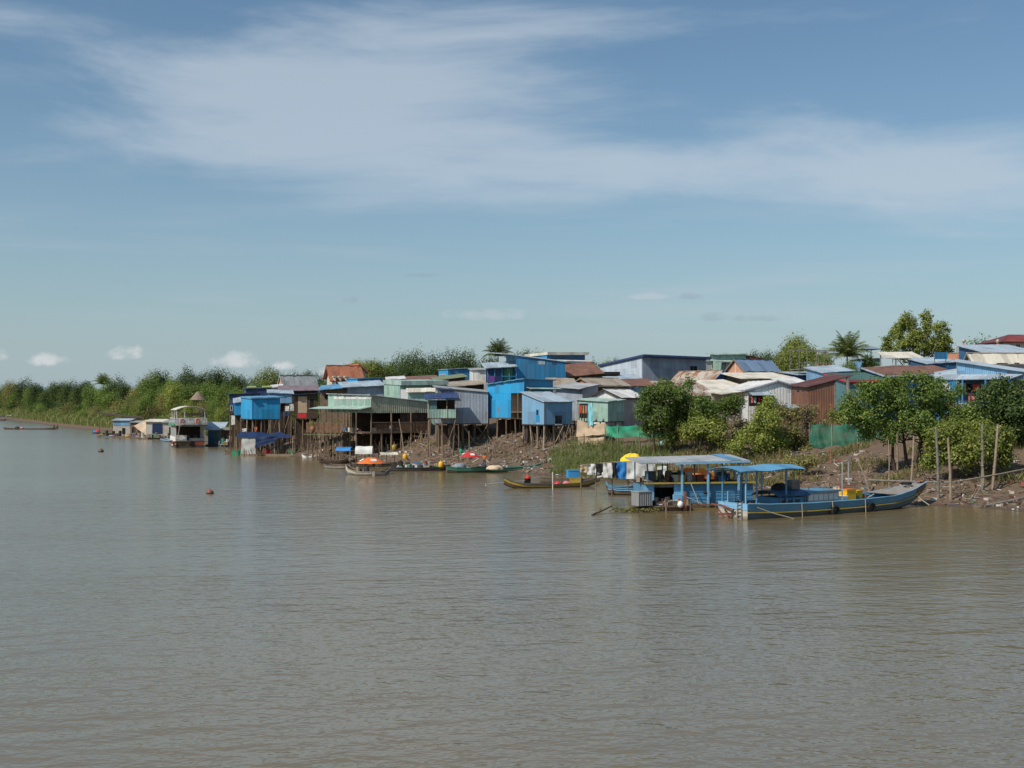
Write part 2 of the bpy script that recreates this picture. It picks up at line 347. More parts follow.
def net_mat(name, col, dens):
    """fishing net or shade net: a fine mesh that light passes through"""
    m, T, b = new_mat(name); M[name] = m
    geo = T.add('ShaderNodeNewGeometry'); n = T.noise(geo.outputs['Position'], .9, 4, .6)
    T.link(shade(T, (*col, 1), T.math('ADD', n, .5)), b.inputs['Base Color']); b.inputs['Roughness'].default_value = .8
    uv = T.add('ShaderNodeUVMap').outputs[0]; u, v, _ = T.sep(uv)
    g = T.math('MAXIMUM', T.math('LESS_THAN', T.math('FRACT', T.math('MULTIPLY', u, 22.0)), dens), T.math('LESS_THAN', T.math('FRACT', T.math('MULTIPLY', v, 22.0)), dens))
    T.link(g, b.inputs['Alpha'])
    return m
net_mat('net_green', (.022, .17, .11), .48); net_mat('net_bright', (.02, .30, .17), .55)

# ------------------------------------------------------------------ the river bank
_sh = [(1024, 512), (985, 508.5), (920, 505.5), (860, 501), (800, 496), (700, 488.5), (600, 481), (555, 476), (500, 471.5), (445, 468), (395, 464.5), (340, 461), (290, 456.5), (240, 447), (190, 439.5), (140, 434), (100, 431), (60, 427), (30, 422.5), (0, 419), (-30, 416.5)]
SH = [(900.0, -420.0), (330.0, -30.0), (130.0, 62.0), (70.0, 90.0)] + [tuple(gnd(*p)[:2]) for p in _sh] + [(-620.0, 1280.0), (-2200.0, 3600.0), (-6000.0, 9000.0)]
SHA = np.array(SH)
def shore_d(x, y):
    """signed distance to the waterline, positive inland"""
    x = np.atleast_1d(np.asarray(x, float)); y = np.atleast_1d(np.asarray(y, float))
    best = np.full(x.shape, 1e18); sg = np.ones(x.shape)
    for i in range(len(SHA)-1):
        a = SHA[i]; b = SHA[i+1]; d = b-a; L2 = d@d
        t = np.clip(((x-a[0])*d[0]+(y-a[1])*d[1])/L2, 0, 1)
        qx = x-a[0]-t*d[0]; qy = y-a[1]-t*d[1]; r = qx*qx+qy*qy
        cr = d[0]*qy-d[1]*qx; m = r < best-1e-9
        best = np.where(m, r, best); sg = np.where(m, np.where(cr < 0, 1.0, -1.0), sg)
    return np.sqrt(best)*sg
_PD = [-400, -60, -8, 0, 1.5, 6, 12, 18, 25, 33, 60, 150, 400, 5000]; _PH = [-9, -5, -1.3, 0, .22, .85, 1.95, 3.4, 5.2, 6.2, 6.7, 7.1, 8, 10]
def H(x, y):
    x = np.atleast_1d(np.asarray(x, float)); y = np.atleast_1d(np.asarray(y, float))
    d = shore_d(x, y); d = d*(1+.42*np.clip((22-x)/14, 0, 1)*(d > 0)); d = d+np.sin(x*.31+y*.13)*.5*np.clip(d/8, 0, 1)+np.sin(x*.9-y*.5)*.25*np.clip(d/8, 0, 1)
    h = np.interp(d, _PD, _PH); k = np.clip(d/6, 0, 1)
    h = h+k*(.10*np.sin(x*.7+1.3*np.sin(y*.4))+.08*np.sin(y*1.1+x*.5)+.05*np.sin(x*2.3-y*1.7)+.035*np.sin(x*4.1+y*3.3))
    far = np.clip((np.hypot(x, y)-500)/600, 0, 1)
    return h+far*1.5*np.sin(x*.01)*np.clip(d/50, 0, 1)
def h1(x, y): return float(H(x, y)[0])

def axis(segs):
    out = []
    for a, b, st in segs:
        n = max(1, int(round((b-a)/st))); out += list(np.linspace(a, b, n, endpoint=False))
    out.append(segs[-1][1]); return np.array(out)
def build_ground():
    xs = axis([(-6000, -1500, 450), (-1500, -400, 60), (-400, -90, 6), (-90, -45, 1.6), (-45, 58, .75), (58, 120, 3), (120, 500, 25), (500, 6000, 500)])
    ys = axis([(-420, 0, 42), (0, 84, 6), (84, 200, .75), (200, 300, 1.8), (300, 760, 6), (760, 1700, 45), (1700, 9000, 500)])
    X, Y = np.meshgrid(xs, ys, indexing='ij'); Z = H(X.ravel(), Y.ravel()).reshape(X.shape)
    nx, ny = X.shape; V = np.stack([X.ravel(), Y.ravel(), Z.ravel()], 1)
    i, j = np.meshgrid(np.arange(nx-1), np.arange(ny-1), indexing='ij'); a = (i*ny+j).ravel()
    Fc = np.stack([a, a+ny, a+ny+1, a+1], 1)
    me = bpy.data.meshes.new('ground'); me.from_pydata(V.tolist(), [], Fc.tolist()); me.polygons.foreach_set('use_smooth', [True]*len(me.polygons))
    m, T, b = new_mat('bank_earth')
    geo = T.add('ShaderNodeNewGeometry').outputs['Position']; x, y, z = T.sep(geo)
    n1 = T.noise(geo, .16, 5, .6); n2 = T.noise(geo, 1.3, 5, .65); n3 = T.noise(geo, 6.0, 3, .6)
    c = T.mix(T.ramp(n2, .3, .75), (.165, .113, .075, 1), (.385, .290, .210, 1))
    c = T.mix(T.math('MULTIPLY', T.ramp(n3, .55, .75), .5), c, (.48, .39, .30, 1))
    c = T.mix(T.math('MULTIPLY', T.ramp(n3, .28, .40), T.math('SUBTRACT', 0.5, T.math('MULTIPLY', T.ramp(n2, .4, .6), .3))), (.095, .062, .042, 1), c)
    g = T.mix(n2, (.05, .075, .02, 1), (.12, .13, .05, 1))
    left = T.ramp(T.math('ADD', T.math('MULTIPLY', x, -1.0), T.math('MULTIPLY', T.math('SUBTRACT', n1, .5), 60.0)), 55.0, 85.0)
    hi = T.ramp(T.math('ADD', z, T.math('MULTIPLY', n2, 1.2)), 1.3, 2.6)
    patch = T.math('MULTIPLY', T.ramp(n1, .55, .66), .55)
    c = T.mix(T.math('MAXIMUM', T.math('MULTIPLY', left, hi), T.math('MULTIPLY', patch, hi)), c, g)
    wet = T.ramp(T.math('ADD', z, T.math('MULTIPLY', n2, .25)), .42, .12)   # mud kept wet by the river
    c = T.mix(T.math('MULTIPLY', wet, .6), c, (.060, .040, .027, 1))
    T.link(c, b.inputs['Base Color']); T.link(T.math('SUBTRACT', .92, T.math('MULTIPLY', wet, .45)), b.inputs['Roughness']); b.inputs['Specular IOR Level'].default_value = .25
    bp = T.add('ShaderNodeBump'); bp.inputs['Strength'].default_value = .9; bp.inputs['Distance'].default_value = .18
    T.link(T.math('ADD', n2, T.math('MULTIPLY', n3, .45)), bp.inputs['Height']); T.link(bp.outputs[0], b.inputs['Normal'])
    me.materials.append(m); o = bpy.data.objects.new('ground', me); COL.objects.link(o); tag(o, 'brown earth river bank rising to the village', kind='structure')
build_ground()

def build_water():
    me = bpy.data.meshes.new('river_water'); s = 9000
    me.from_pydata([(-s, -400, 0), (s, -400, 0), (s, s, 0), (-s, s, 0)], [], [(0, 1, 2, 3)])
    m, T, b = new_mat('river_water')
    geo = T.add('ShaderNodeNewGeometry').outputs['Position']; x, y, z = T.sep(geo)
    # wind ripples, long crests running slightly askew to the view
    def rip(sx, sy, ang, det, seed):
        ca, sa = math.cos(ang), math.sin(ang)
        a = T.math('ADD', T.math('MULTIPLY', x, ca*sx), T.math('MULTIPLY', y, sa*sx)); c_ = T.math('SUBTRACT', T.math('MULTIPLY', y, ca*sy), T.math('MULTIPLY', x, sa*sy))
        return T.noise(T.xyz(a, c_, seed), 1.0, det, .6)
    w1 = rip(.20, .56, .24, 2, 3.3); w2 = rip(1.0, 1.9, -.30, 2, 7.7); w3 = rip(3.0, 4.6, .45, 1, 1.1)
    h = T.math('ADD', T.math('MULTIPLY', w1, .36), T.math('ADD', T.math('MULTIPLY', w2, .15), T.math('MULTIPLY', w3, .055)))
    calm = T.noise(T.xyz(T.math('ADD', T.math('MULTIPLY', x, .016), T.math('MULTIPLY', y, .012)), T.math('MULTIPLY', y, .040), 2.0), 1.0, 3, .6)
    bp = T.add('ShaderNodeBump'); bp.inputs['Distance'].default_value = .42
    T.link(T.math('ADD', T.math('MULTIPLY', T.ramp(calm, .30, .70), .50), .62), bp.inputs['Strength'])
    T.link(h, bp.inputs['Height']); T.link(bp.outputs[0], b.inputs['Normal'])
    mud = T.noise(T.xyz(T.math('MULTIPLY', x, .012), T.math('MULTIPLY', y, .03), 8.0), 1.0, 3, .6)
    T.link(T.mix(mud, (.150, .112, .052, 1), (.188, .145, .074, 1)), b.inputs['Base Color'])
    b.inputs['Roughness'].default_value = .16; b.inputs['IOR'].default_value = 2.0
    me.materials.append(m); o = bpy.data.objects.new('river_water', me); COL.objects.link(o); tag(o, 'muddy brown river with small wind ripples', kind='structure')
build_water()

# ------------------------------------------------------------------ plants
def leaf_arrays(P, N, size, rng, asp=.5):
    """kite shaped leaves at P facing roughly N"""
    n = len(P); r = rng.normal(size=(n, 3)); N = N+r*.75; N /= np.linalg.norm(N, axis=1)[:, None]+1e-9
    t = np.cross(N, rng.normal(size=(n, 3))); t /= np.linalg.norm(t, axis=1)[:, None]+1e-9; b = np.cross(N, t)
    s = (size*(.6+.8*rng.random(n)))[:, None]
    V = np.stack([P-t*s*.5, P+b*s*asp*.5+N*s*.06, P+t*s*.5, P-b*s*asp*.5+N*s*.06], 1).reshape(-1, 3)
    return V
def quads_mesh(name, V, mat):
    n = len(V)//4; me = bpy.data.meshes.new(name); me.vertices.add(len(V)); me.vertices.foreach_set('co', V.astype(np.float32).ravel())
    me.loops.add(n*4); me.loops.foreach_set('vertex_index', np.arange(n*4, dtype=np.int32)); me.polygons.add(n)
    me.polygons.foreach_set('loop_start', np.arange(0, n*4, 4, dtype=np.int32)); me.polygons.foreach_set('loop_total', np.full(n, 4, dtype=np.int32))
    me.update(); me.validate(); me.materials.append(mat); return me
def crown_points(blobs, n, clump, rng, shell=.5):
    B = np.array(blobs, float); w = (B[:, 3]*B[:, 4]+B[:, 4]*B[:, 5]+B[:, 3]*B[:, 5]); w /= w.sum(); Ps = []; Ns = []
    for bl, k in zip(B, rng.multinomial(n, w)):
        m = max(6, int(26*(bl[3]*bl[4]*bl[5])**.33/ max(clump, .1)*.35)); d = rng.normal(size=(m, 3)); d[:, 2] += .25; d /= np.linalg.norm(d, axis=1)[:, None]
        cr = (shell+(1-shell)*rng.random(m)**.6)[:, None]; cc = d*cr
        idx = rng.integers(0, m, k); off = rng.normal(size=(k, 3))*clump
        p = cc[idx]*bl[3:6]+off; Ps.append(p+bl[:3]); nn = cc[idx]+off*.25/clump; nn[:, 2] += .55; Ns.append(nn)
    return np.concatenate(Ps), np.concatenate(Ns)
def limb_mesh(name, blobs, trunk_h, r, rng, mat, lean=0.0):
    mb = MB(); top = Vector((lean*trunk_h, 0, trunk_h))
    mid = Vector((lean*trunk_h*.4+rng.normal()*.1, rng.normal()*.1, trunk_h*.55))
    mb.tube([(0, 0, -.5), (0, 0, .15), mid, top], [r*1.35, r, r*.75, r*.55], 8)
    for bl in blobs:
        c = Vector(bl[:3]); s = top.lerp(mid, rng.random()*.7); m_ = s.lerp(c, .5)+Vector((0, 0, -.12*(c-s).length))+Vector(rng.normal(size=3))*.12*bl[3]
        mb.tube([s, m_, c], [r*.42, r*.28, r*.10], 5)
        for k in range(3):
            e = c+Vector(rng.normal(size=3)*np.array(bl[3:6])*.45); mb.tube([m_.lerp(c, .5), e], [r*.16, r*.05], 4, cap=False)
    me = mb.build(name, mat); d = me.data; COL.objects.unlink(me); bpy.data.objects.remove(me); return d
def tree_proto(seed, kind, n, leafsize, mat, hgt=10.0, wid=8.0, trunk=.34, nb=11, clump=.55):
    """meshes of a tree of unit shape: height hgt, width wid"""
    rng = np.random.default_rng(seed); blobs = []
    zc = hgt*({'round': .62, 'low': .50}.get(kind, .56)); rz = hgt-zc
    for i in range(nb):
        d = rng.normal(size=3); d /= np.linalg.norm(d); r = rng.random()**.45
        if kind == 'tall': c = (d[0]*wid*.30*r, d[1]*wid*.30*r, hgt*(.40+.50*i/(nb-1)+.04*rng.normal())); s = wid*(.17+.08*rng.random())*(1.1-.4*abs(i/(nb-1)-.45))
        elif kind == 'low': d[2] = abs(d[2])*1.1-.25; c = (d[0]*wid*.34*r, d[1]*wid*.34*r, hgt*.40+d[2]*hgt*.36*r); s = wid*(.20+.08*rng.random())
        else: c = (d[0]*wid*.33*r, d[1]*wid*.33*r, zc+d[2]*rz*.55*r); s = wid*(.19+.10*rng.random())
        blobs.append((c[0], c[1], c[2], s, s, min(s*.8, max(.5, (hgt-c[2])))))
    if kind == 'low':
        for i in range(6): a_ = 1.05*i+rng.random()*.5; blobs.append((math.cos(a_)*wid*.26, math.sin(a_)*wid*.26, hgt*.20, wid*.2, wid*.2, hgt*.16))
    P, N = crown_points(blobs, n, clump, rng); P[:, 2] *= hgt/np.percentile(P[:, 2], 99.2); P[:, 2] = np.maximum(P[:, 2], hgt*(.03 if kind == 'low' else .12))
    cm = quads_mesh('crown', leaf_arrays(P, N, leafsize, rng), mat)
    tm = limb_mesh('trunk', blobs, hgt*trunk*1.2, hgt*.021, rng, M['wood_grey'])
    return cm, tm
def plant_tree(protos, x, y, hgt, wid, label, cat='tree', group=None, name='broadleaf_tree', rz=None, base=(10.0, 8.0)):
    cm, tm = protos; z = h1(x, y)-.1
    o = bpy.data.objects.new(name, None); COL.objects.link(o); o.location = (x, y, z); ORG[o.name] = (0, 0, 0)
    o.scale = (wid/base[1], wid/base[1], hgt/base[0]); o.rotation_euler = (0, 0, rz if rz is not None else random.random()*6.28); tag(o, label, cat, group)
    for nm, me in (('trunk', tm), ('crown', cm)):
        c = bpy.data.objects.new(nm, me); COL.objects.link(c); c.parent = o; ORG[c.name] = (0, 0, 0)
    return o
def blades(name, X, Y, hmin, hmax, w, mat, rng, lean=.35, per=1):
    n = len(X); Z = H(X, Y)-.03; hh = hmin+(hmax-hmin)*rng.random(n)**1.5; a = rng.random(n)*6.283; l = rng.normal(size=(n, 2))*lean*hh[:, None]
    dx = np.cos(a)*w; dy = np.sin(a)*w; B = np.stack([X, Y, Z], 1)
    m1 = B+np.stack([l[:, 0]*.35, l[:, 1]*.35, hh*.6], 1); tp = B+np.stack([l[:, 0], l[:, 1], hh], 1); s = np.stack([dx, dy, dx*0], 1)
    V = np.stack([B-s*.6, B+s*.6, m1+s, m1-s, m1-s, m1+s, tp+s*.15, tp-s*.15], 1).reshape(-1, 3)
    me = quads_mesh(name, V, mat); o = bpy.data.objects.new(name, me); COL.objects.link(o); return o
def palm_proto(seed, hgt, nf, L, mat):
    rng = random.Random(seed); mb = MB(); pts = [(math.sin(i*.5)*.08*hgt*.2, 0, hgt*i/6-(.4 if i == 0 else 0)) for i in range(7)]
    mb.tube(pts, [.24, .19, .17, .16, .15, .15, .13], 8); o = mb.build('trunk', M['wood_grey']); tm = o.data; COL.objects.unlink(o); bpy.data.objects.remove(o)
    fb = MB(); top = Vector(pts[-1])
    for k in range(nf):
        a = 2.4*k+rng.random()*.4; up = .2+1.25*((k+.5)/nf)+rng.random()*.15; Lk = L*(.8+.35*rng.random()); d = Vector((math.cos(a), math.sin(a), 0)); P = []
        for i in range(9):
            t = i/8; e = up-1.35*t*t*(1.15-.45*up); q = (P[-1] if P else top)
            P.append(q+(d*math.cos(e)+Vector((0, 0, 1))*math.sin(e))*Lk/8 if P else top)
        fb.tube(P, [.05-.004*i for i in range(9)], 4, cap=False)
        side = Vector((-d.y, d.x, 0))
        for i in range(1, 33):
            t = i/33*8; j = min(int(t), 7); q = P[j].lerp(P[j+1], t-j); tang = (P[j+1]-P[j]).normalized(); ll = L*.30*math.sin(math.pi*(.15+.8*i/33))*(.8+.4*rng.random())
            for sgn in (-1, 1):
                dr = (side*sgn*.8+tang*.55+Vector((0, 0, -.25-.3*rng.random()))).normalized(); w_ = tang*.055
                fb.poly([q-w_, q+w_, q+dr*ll*.6+w_*.8, q+dr*ll]); 
    o = fb.build('crown', mat); cm = o.data; COL.objects.unlink(o); bpy.data.objects.remove(o)
    return cm, tm

# ------------------------------------------------------------------ houses
random.seed(5)
class House:
    """a sheet metal house: front corner at picture column xc and depth D, front face turned by th (degrees).
    Face 'u' runs right from the corner, face 'v' runs back from it (to the left in view)."""
    def __init__(s, name, label, cat, xc, D, th, xr=None, xl=None, a=None, b=None, yC=None, yR=None, yL=None, yf=None, zf=None,
                 wall='sheet_blue', roof='roof_sky', wallv=None, gable=None, yP=None, ov=.35, rt=.10, group=None, nowall=False, ovu=None, ribs='v', fascia=None):
        t = math.radians(th); s.u = Vector((math.cos(t), math.sin(t), 0)); s.v = Vector((-s.u.y, s.u.x, 0))
        s.C = Vector((kx(xc)*D, D, 0)); s.D = D
        if a is None: k = kx(xr); a = (k*D-s.C.x)/(s.u.x-k*s.u.y)
        if b is None: k = kx(xl); b = (k*D-s.C.x)/(s.v.x-k*s.v.y)
        s.a, s.b = a, b
        R = s.C+s.u*a; L = s.C+s.v*b
        s.hC = zat(yC, D); s.hR = zat(yR, R.y) if yR is not None else s.hC; s.hL = zat(yL, L.y) if yL is not None else s.hC
        hs = [h1(*(s.C+s.u*a*i+s.v*b*j).xy) for i in (0, .5, 1) for j in (0, .5, 1)]
        s.stilted = zf is not None or yf is not None
        s.zf = zf if zf is not None else (zat(yf, D) if yf is not None else min(hs)-.15)
        g = (s.C+s.u*a/2+s.v*b/2); s.root = thing(name, label, cat, (g.x, g.y, min(hs) if s.stilted else s.zf), group)
        s.gable = gable; s.hp = 0.0; s.top = {}
        def roofz(p, q): return s.hC+(s.hR-s.hC)*p/a+(s.hL-s.hC)*q/b
        if gable == 'v': s.ridge = roofz(a/2, 0); s.hp = zat(yP, (s.C+s.u*a/2).y)-s.ridge
        if gable == 'u': s.ridge = roofz(0, b/2); s.hp = zat(yP, (s.C+s.v*b/2).y)-s.ridge
        def rz(p, q):
            z = roofz(p, q)
            if gable == 'v': z += s.hp*(1-abs(2*p/a-1))
            if gable == 'u': z += s.hp*(1-abs(2*q/b-1))
            return z
        s.rz = rz
        if not nowall: s.walls(wall, wallv)
        o = ov if isinstance(ov, tuple) else (ov, ov, ov, ov)      # overhang: front, back, left, right
        mb = MB(); P = lambda p, q: s.pt(p, q, rz(p, q)+rt+.004)
        f, bk, l, r = o
        rr = random.Random(int(abs(xc)*10+D)); thick = rt > .3
        def plane(p0, p1, q0, q1, along):
            """one roof plane laid as overlapping sheets side by side with uneven ends"""
            w = (p1-p0) if along == 'u' else (q1-q0); n = 1 if thick else max(1, int(round(w/.95)))
            for i in range(n):
                e0, e1 = (0, 0) if thick else (rr.uniform(-.10, .10), rr.uniform(-.06, .06)); dz = Vector((0, 0, 0 if thick else (i % 2)*.022+rr.uniform(0, .012))); sk = 0 if thick else rr.uniform(-.02, .02)
                if along == 'u':
                    x0, x1 = p0+w*i/n-(.03 if i else 0), p0+w*(i+1)/n; mb.slab(P(x0, q0+e0)+dz, P(x1, q0+e0+sk)+dz, P(x1, q1+e1)+dz, P(x0, q1+e1)+dz, rt, u0=p0+i*.95)
                else:
                    y0, y1 = q0+w*i/n-(.03 if i else 0), q0+w*(i+1)/n; mb.slab(P(p0+e0, y0)+dz, P(p1+e1, y0)+dz, P(p1+e1, y1)+dz, P(p0+e0+sk, y1)+dz, rt, v0=q0+i*.95)
        if gable == 'v':
            plane(-l, a/2, -f, b+bk, 'v'); plane(a/2, a+r, -f, b+bk, 'v'); s.swap(mb)
        elif gable == 'u':
            plane(-l, a+r, -f, b/2, 'u'); plane(-l, a+r, b/2, b+bk, 'u')
        elif ribs == 'u':
            plane(-l, a+r, -f, b+bk, 'v'); s.swap(mb)
        else:
            plane(-l, a+r, -f, b+bk, 'u')
        s.roof = mb.build('roof', M[roof], s.root)
        if gable:
            mb = MB()
            if gable == 'v': mb.bar(P(a/2, -f-.02)+Vector((0, 0, .03)), P(a/2, b+bk+.02)+Vector((0, 0, .03)), .3, .07)
            else: mb.bar(P(-l-.02, b/2)+Vector((0, 0, .03)), P(a+r+.02, b/2)+Vector((0, 0, .03)), .3, .07)
            mb.build('ridge_cap', M[roof], s.roof)
        if fascia:
            mb = MB(); e = Vector((0, 0, -rt-.02))
            if gable != 'v': mb.bar(P(-l, -f-.03)+e, P(a+r, -f-.03)+e, .05, .22)
            else: mb.bar(P(-l, -f-.03)+e, P(a/2, -f-.03)+e, .05, .2); mb.bar(P(a/2, -f-.03)+e, P(a+r, -f-.03)+e, .05, .2)
            mb.build('fascia', M[fascia], s.roof)
            mb = MB()
            if gable != 'u': mb.bar(P(-l-.03, -f)+e, P(-l-.03, b+bk)+e, .05, .22)
            else: mb.bar(P(-l-.03, -f)+e, P(-l-.03, b/2)+e, .05, .2); mb.bar(P(-l-.03, b/2)+e, P(-l-.03, b+bk)+e, .05, .2)
            mb.build('fascia', M[fascia], s.roof)
    def swap(s, mb): mb.uv = [(y, x) for x, y in mb.uv]
    def pt(s, p, q, z): w = s.C+s.u*p+s.v*q; return Vector((w.x, w.y, z))
    def face(s, f, d, z, out=0.0):
        """point on face u or v, d metres from the front corner, pushed out of the wall"""
        return s.pt(d, -out, z) if f == 'u' else s.pt(-out, d, z)
    def walls(s, wall, wallv):
        a, b, z0 = s.a, s.b, s.zf; th = .07
        for f in ('u', 'v', 'ub', 'vr'):
            n = a if f[0] == 'u' else b; mb = MB()
            q0 = {'u': 0, 'ub': b-th}.get(f, 0); p0 = {'v': 0, 'vr': a-th}.get(f, 0)
            def W(d, w, z): return s.pt(d, q0+w, z) if f[0] == 'u' else s.pt(p0+w, d, z)
            def tz(d, w): return (s.rz(d, q0+w) if f[0] == 'u' else s.rz(p0+w, d))-.01
            ds = [0, n/2, n] if (s.gable == 'v' and f[0] == 'u') or (s.gable == 'u' and f[0] == 'v') else [0, n]
            if f[0] == 'v': ds = [th+.003]+ds[1:-1]+[n-th-.003]
            for w in (0, th):
                pts = [W(ds[0], w, z0), W(ds[-1], w, z0)]+[W(d, w, tz(d, w)) for d in reversed(ds)]
                mb.poly(pts, [(ds[0], z0), (ds[-1], z0)]+[(d, tz(d, w)) for d in reversed(ds)])
            for d in (ds[0], ds[-1]): mb.quad(W(d, 0, z0), W(d, th, z0), W(d, th, tz(d, th)), W(d, 0, tz(d, 0)))
            mb.quad(W(ds[0], 0, z0), W(ds[-1], 0, z0), W(ds[-1], th, z0), W(ds[0], th, z0))
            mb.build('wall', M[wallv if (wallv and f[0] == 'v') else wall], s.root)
    def px_on(s, f, px):
        """distance along face f at which picture column px falls"""
        k = kx(px); d = s.u if f == 'u' else s.v
        return (k*s.C.y-s.C.x)/(d.x-k*d.y)
    def window(s, f, x0, x1, y0, y1, frame='trim_white', pane='glass', name='window', bars=True, fw=.07):
        d0, d1 = sorted((s.px_on(f, x0), s.px_on(f, x1))); Y = s.face(f, (d0+d1)/2, 0).y; z1, z0 = zat(y0, Y), zat(y1, Y)
        mb = MB()
        for (p, q, r, t) in ((d0, d1, z0-fw, z0), (d0, d1, z1, z1+fw), (d0-fw, d0, z0-fw, z1+fw), (d1, d1+fw, z0-fw, z1+fw)):
            A = s.face(f, p, r, .055); mb.obox(A, s.face(f, q, r, .055)-A, s.face(f, p, r, -.01)-A, Vector((0, 0, t-r)))
        w = mb.build(name, M[frame], s.root)
        mb = MB(); A = s.face(f, d0+.003, z0+.003, .022); mb.obox(A, s.face(f, d1-.003, z0+.003, .022)-A, s.face(f, d0+.003, z0+.003, .004)-A, Vector((0, 0, z1-z0-.006))); mb.build('pane' if name == 'window' else 'door_leaf', M[pane], w)
        if name == 'window' and bars:
            mb = MB(); m = (d0+d1)/2; A = s.face(f, m-.025, z0, .04); mb.obox(A, s.face(f, m+.025, z0, .04)-A, s.face(f, m-.025, z0, .023)-A, Vector((0, 0, z1-z0))); mb.build('glazing_bar', M[frame], w)
            mb = MB(); A = s.face(f, d0-.1, z0-fw-.05, .12); mb.obox(A, s.face(f, d1+.1, z0-fw-.05, .12)-A, s.face(f, d0-.1, z0-fw-.05, -.01)-A, Vector((0, 0, .045))); mb.build('sill', M[frame], w)
        return w
    def panel(s, f, x0, x1, y0, y1, mat, name='panel', out=.03):
        d0, d1 = sorted((s.px_on(f, x0), s.px_on(f, x1))); Y = s.face(f, (d0+d1)/2, 0).y; z1, z0 = zat(y0, Y), zat(y1, Y)
        mb = MB(); A = s.face(f, d0, z0, out); mb.obox(A, s.face(f, d1, z0, out)-A, s.face(f, d0, z0, .003)-A, Vector((0, 0, z1-z0))); return mb.build(name, M[mat], s.root)
    def trims(s, mat, w=.14):
        """corner trim boards on the two visible corners"""
        for (p, q) in ((0, 0),):
            mb = MB(); z1 = s.rz(p, q)-.02; A = s.pt(-.025, -.025, s.zf+.01); mb.obox(A, s.u*w, s.v*w, Vector((0, 0, z1-s.zf-.01))); mb.build('corner_trim', M[mat], s.root)
    def awning(s, f, x0, x1, y, out, drop, mat, name='awning', t=.06):
        d0, d1 = sorted((s.px_on(f, x0), s.px_on(f, x1))); Y = s.face(f, (d0+d1)/2, 0).y; z = zat(y, Y)
        mb = MB(); mb.slab(s.face(f, d0, z, .01), s.face(f, d1, z, .01), s.face(f, d1, z-drop, out), s.face(f, d0, z-drop, out), t); aw = mb.build(name, M[mat], s.root)
        for d in (d0+.15, d1-.15):
            mb = MB(); mb.bar(s.face(f, d, z-t-.7, .01), s.face(f, d, z-drop-t-.02, out-.12), .05); mb.build('bracket', M['wood'], aw)
        return aw
    def stilts(s, nu, nv, r=.11, mat='wood', brace=2, joist=True, margin=.15):
        pts = []
        for i in range(nu):
            for j in range(nv):
                p = margin+(s.a-2*margin)*i/max(1, nu-1); q = margin+(s.b-2*margin)*j/max(1, nv-1)
                b_ = s.pt(p+random.uniform(-.32, .32), q+random.uniform(-.25, .25), 0); b_.z = h1(b_.x, b_.y)-.35; t = s.pt(p, q, s.zf-.14)
                if t.z-b_.z < .4: continue
                mb = MB(); mb.tube([b_, b_.lerp(t, .5)+Vector((random.uniform(-.05, .05), 0, 0)), t], [r*1.1, r, r*.9], 6); mb.build('stilt', M[mat], s.root); pts.append((b_, t))
        mb = MB(); A = s.pt(-.05, -.05, s.zf-.13); mb.obox(A, s.u*(s.a+.1), s.v*(s.b+.1), Vector((0, 0, .12))); mb.build('floor', M['wood_dark'], s.root)
        for k in range(brace):
            i = random.randrange(max(1, nu-1)); side = random.random() < .6
            p0, p1 = (s.a*i/max(1, nu-1), s.a*(i+1)/max(1, nu-1)); q = -.08
            A = s.pt(p0, q, s.zf-.2); B = s.pt(p1, q, 0)
            if not side: A, B = s.pt(p1, q, s.zf-.2), s.pt(p0, q, 0)
            B.z = h1(B.x, B.y)-.1
            mb = MB(); mb.tube([A, B], r*.62, 5); mb.build('brace', M['bamboo' if k % 2 else mat], s.root)
        return pts
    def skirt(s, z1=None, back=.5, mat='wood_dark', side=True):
        """dark boards added to stand in for the shade under the floor"""
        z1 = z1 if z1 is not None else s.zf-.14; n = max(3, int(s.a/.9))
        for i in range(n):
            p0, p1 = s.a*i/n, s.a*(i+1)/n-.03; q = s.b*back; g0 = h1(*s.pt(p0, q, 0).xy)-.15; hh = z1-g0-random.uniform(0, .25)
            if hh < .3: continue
            mb = MB(); mb.obox(s.pt(p0, q, g0), s.u*(p1-p0), s.v*.05, Vector((0, 0, hh))); mb.build('shade_board', M[mat], s.root)

HS = {}
def house(key, *a, **k): HS[key] = House(*a, **k); return HS[key]
def sh(label, cat='house', name=None, **k): return (name or cat.replace(' ', '_'), label, cat)

# ---- front row on stilts, left to right
h = house('navy', 'stilt_house', 'dark navy sheet metal house at the left end of the stilt village', 'house', 229, 238, 8, xr=258, b=6, yC=394.5, yR=393.5, yf=412, wall='sheet_navy', roof='roof_navy', ov=.5)
h.window('u', 230.5, 232.5, 406, 410, bars=False); h.stilts(3, 2); h.skirt(back=.9)
h = house('aqua', 'stilt_shed', 'small bright blue shed with pale cyan roof left of the big blue box house', 'shed', 234.5, 224, 14, xr=241.5, b=3, yC=403, yR=402, yL=399, yf=415, wall='sheet_bright', roof='roof_sky', ov=.25); h.stilts(2, 2, brace=1)
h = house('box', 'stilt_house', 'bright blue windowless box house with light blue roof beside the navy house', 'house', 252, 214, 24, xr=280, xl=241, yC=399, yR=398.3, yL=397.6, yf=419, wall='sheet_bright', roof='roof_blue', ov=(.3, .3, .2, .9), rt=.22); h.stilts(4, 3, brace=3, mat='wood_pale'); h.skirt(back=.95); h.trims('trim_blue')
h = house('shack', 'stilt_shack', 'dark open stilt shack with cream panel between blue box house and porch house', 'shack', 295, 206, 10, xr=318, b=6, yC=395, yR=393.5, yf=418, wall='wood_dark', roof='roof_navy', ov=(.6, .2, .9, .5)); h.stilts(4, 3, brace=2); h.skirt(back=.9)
h.panel('u', 298, 307, 396.5, 413, 'tarp_beige', 'sheet_panel'); h.panel('u', 297.5, 306.5, 413.5, 418, 'cloth_red', 'red_panel', .05)
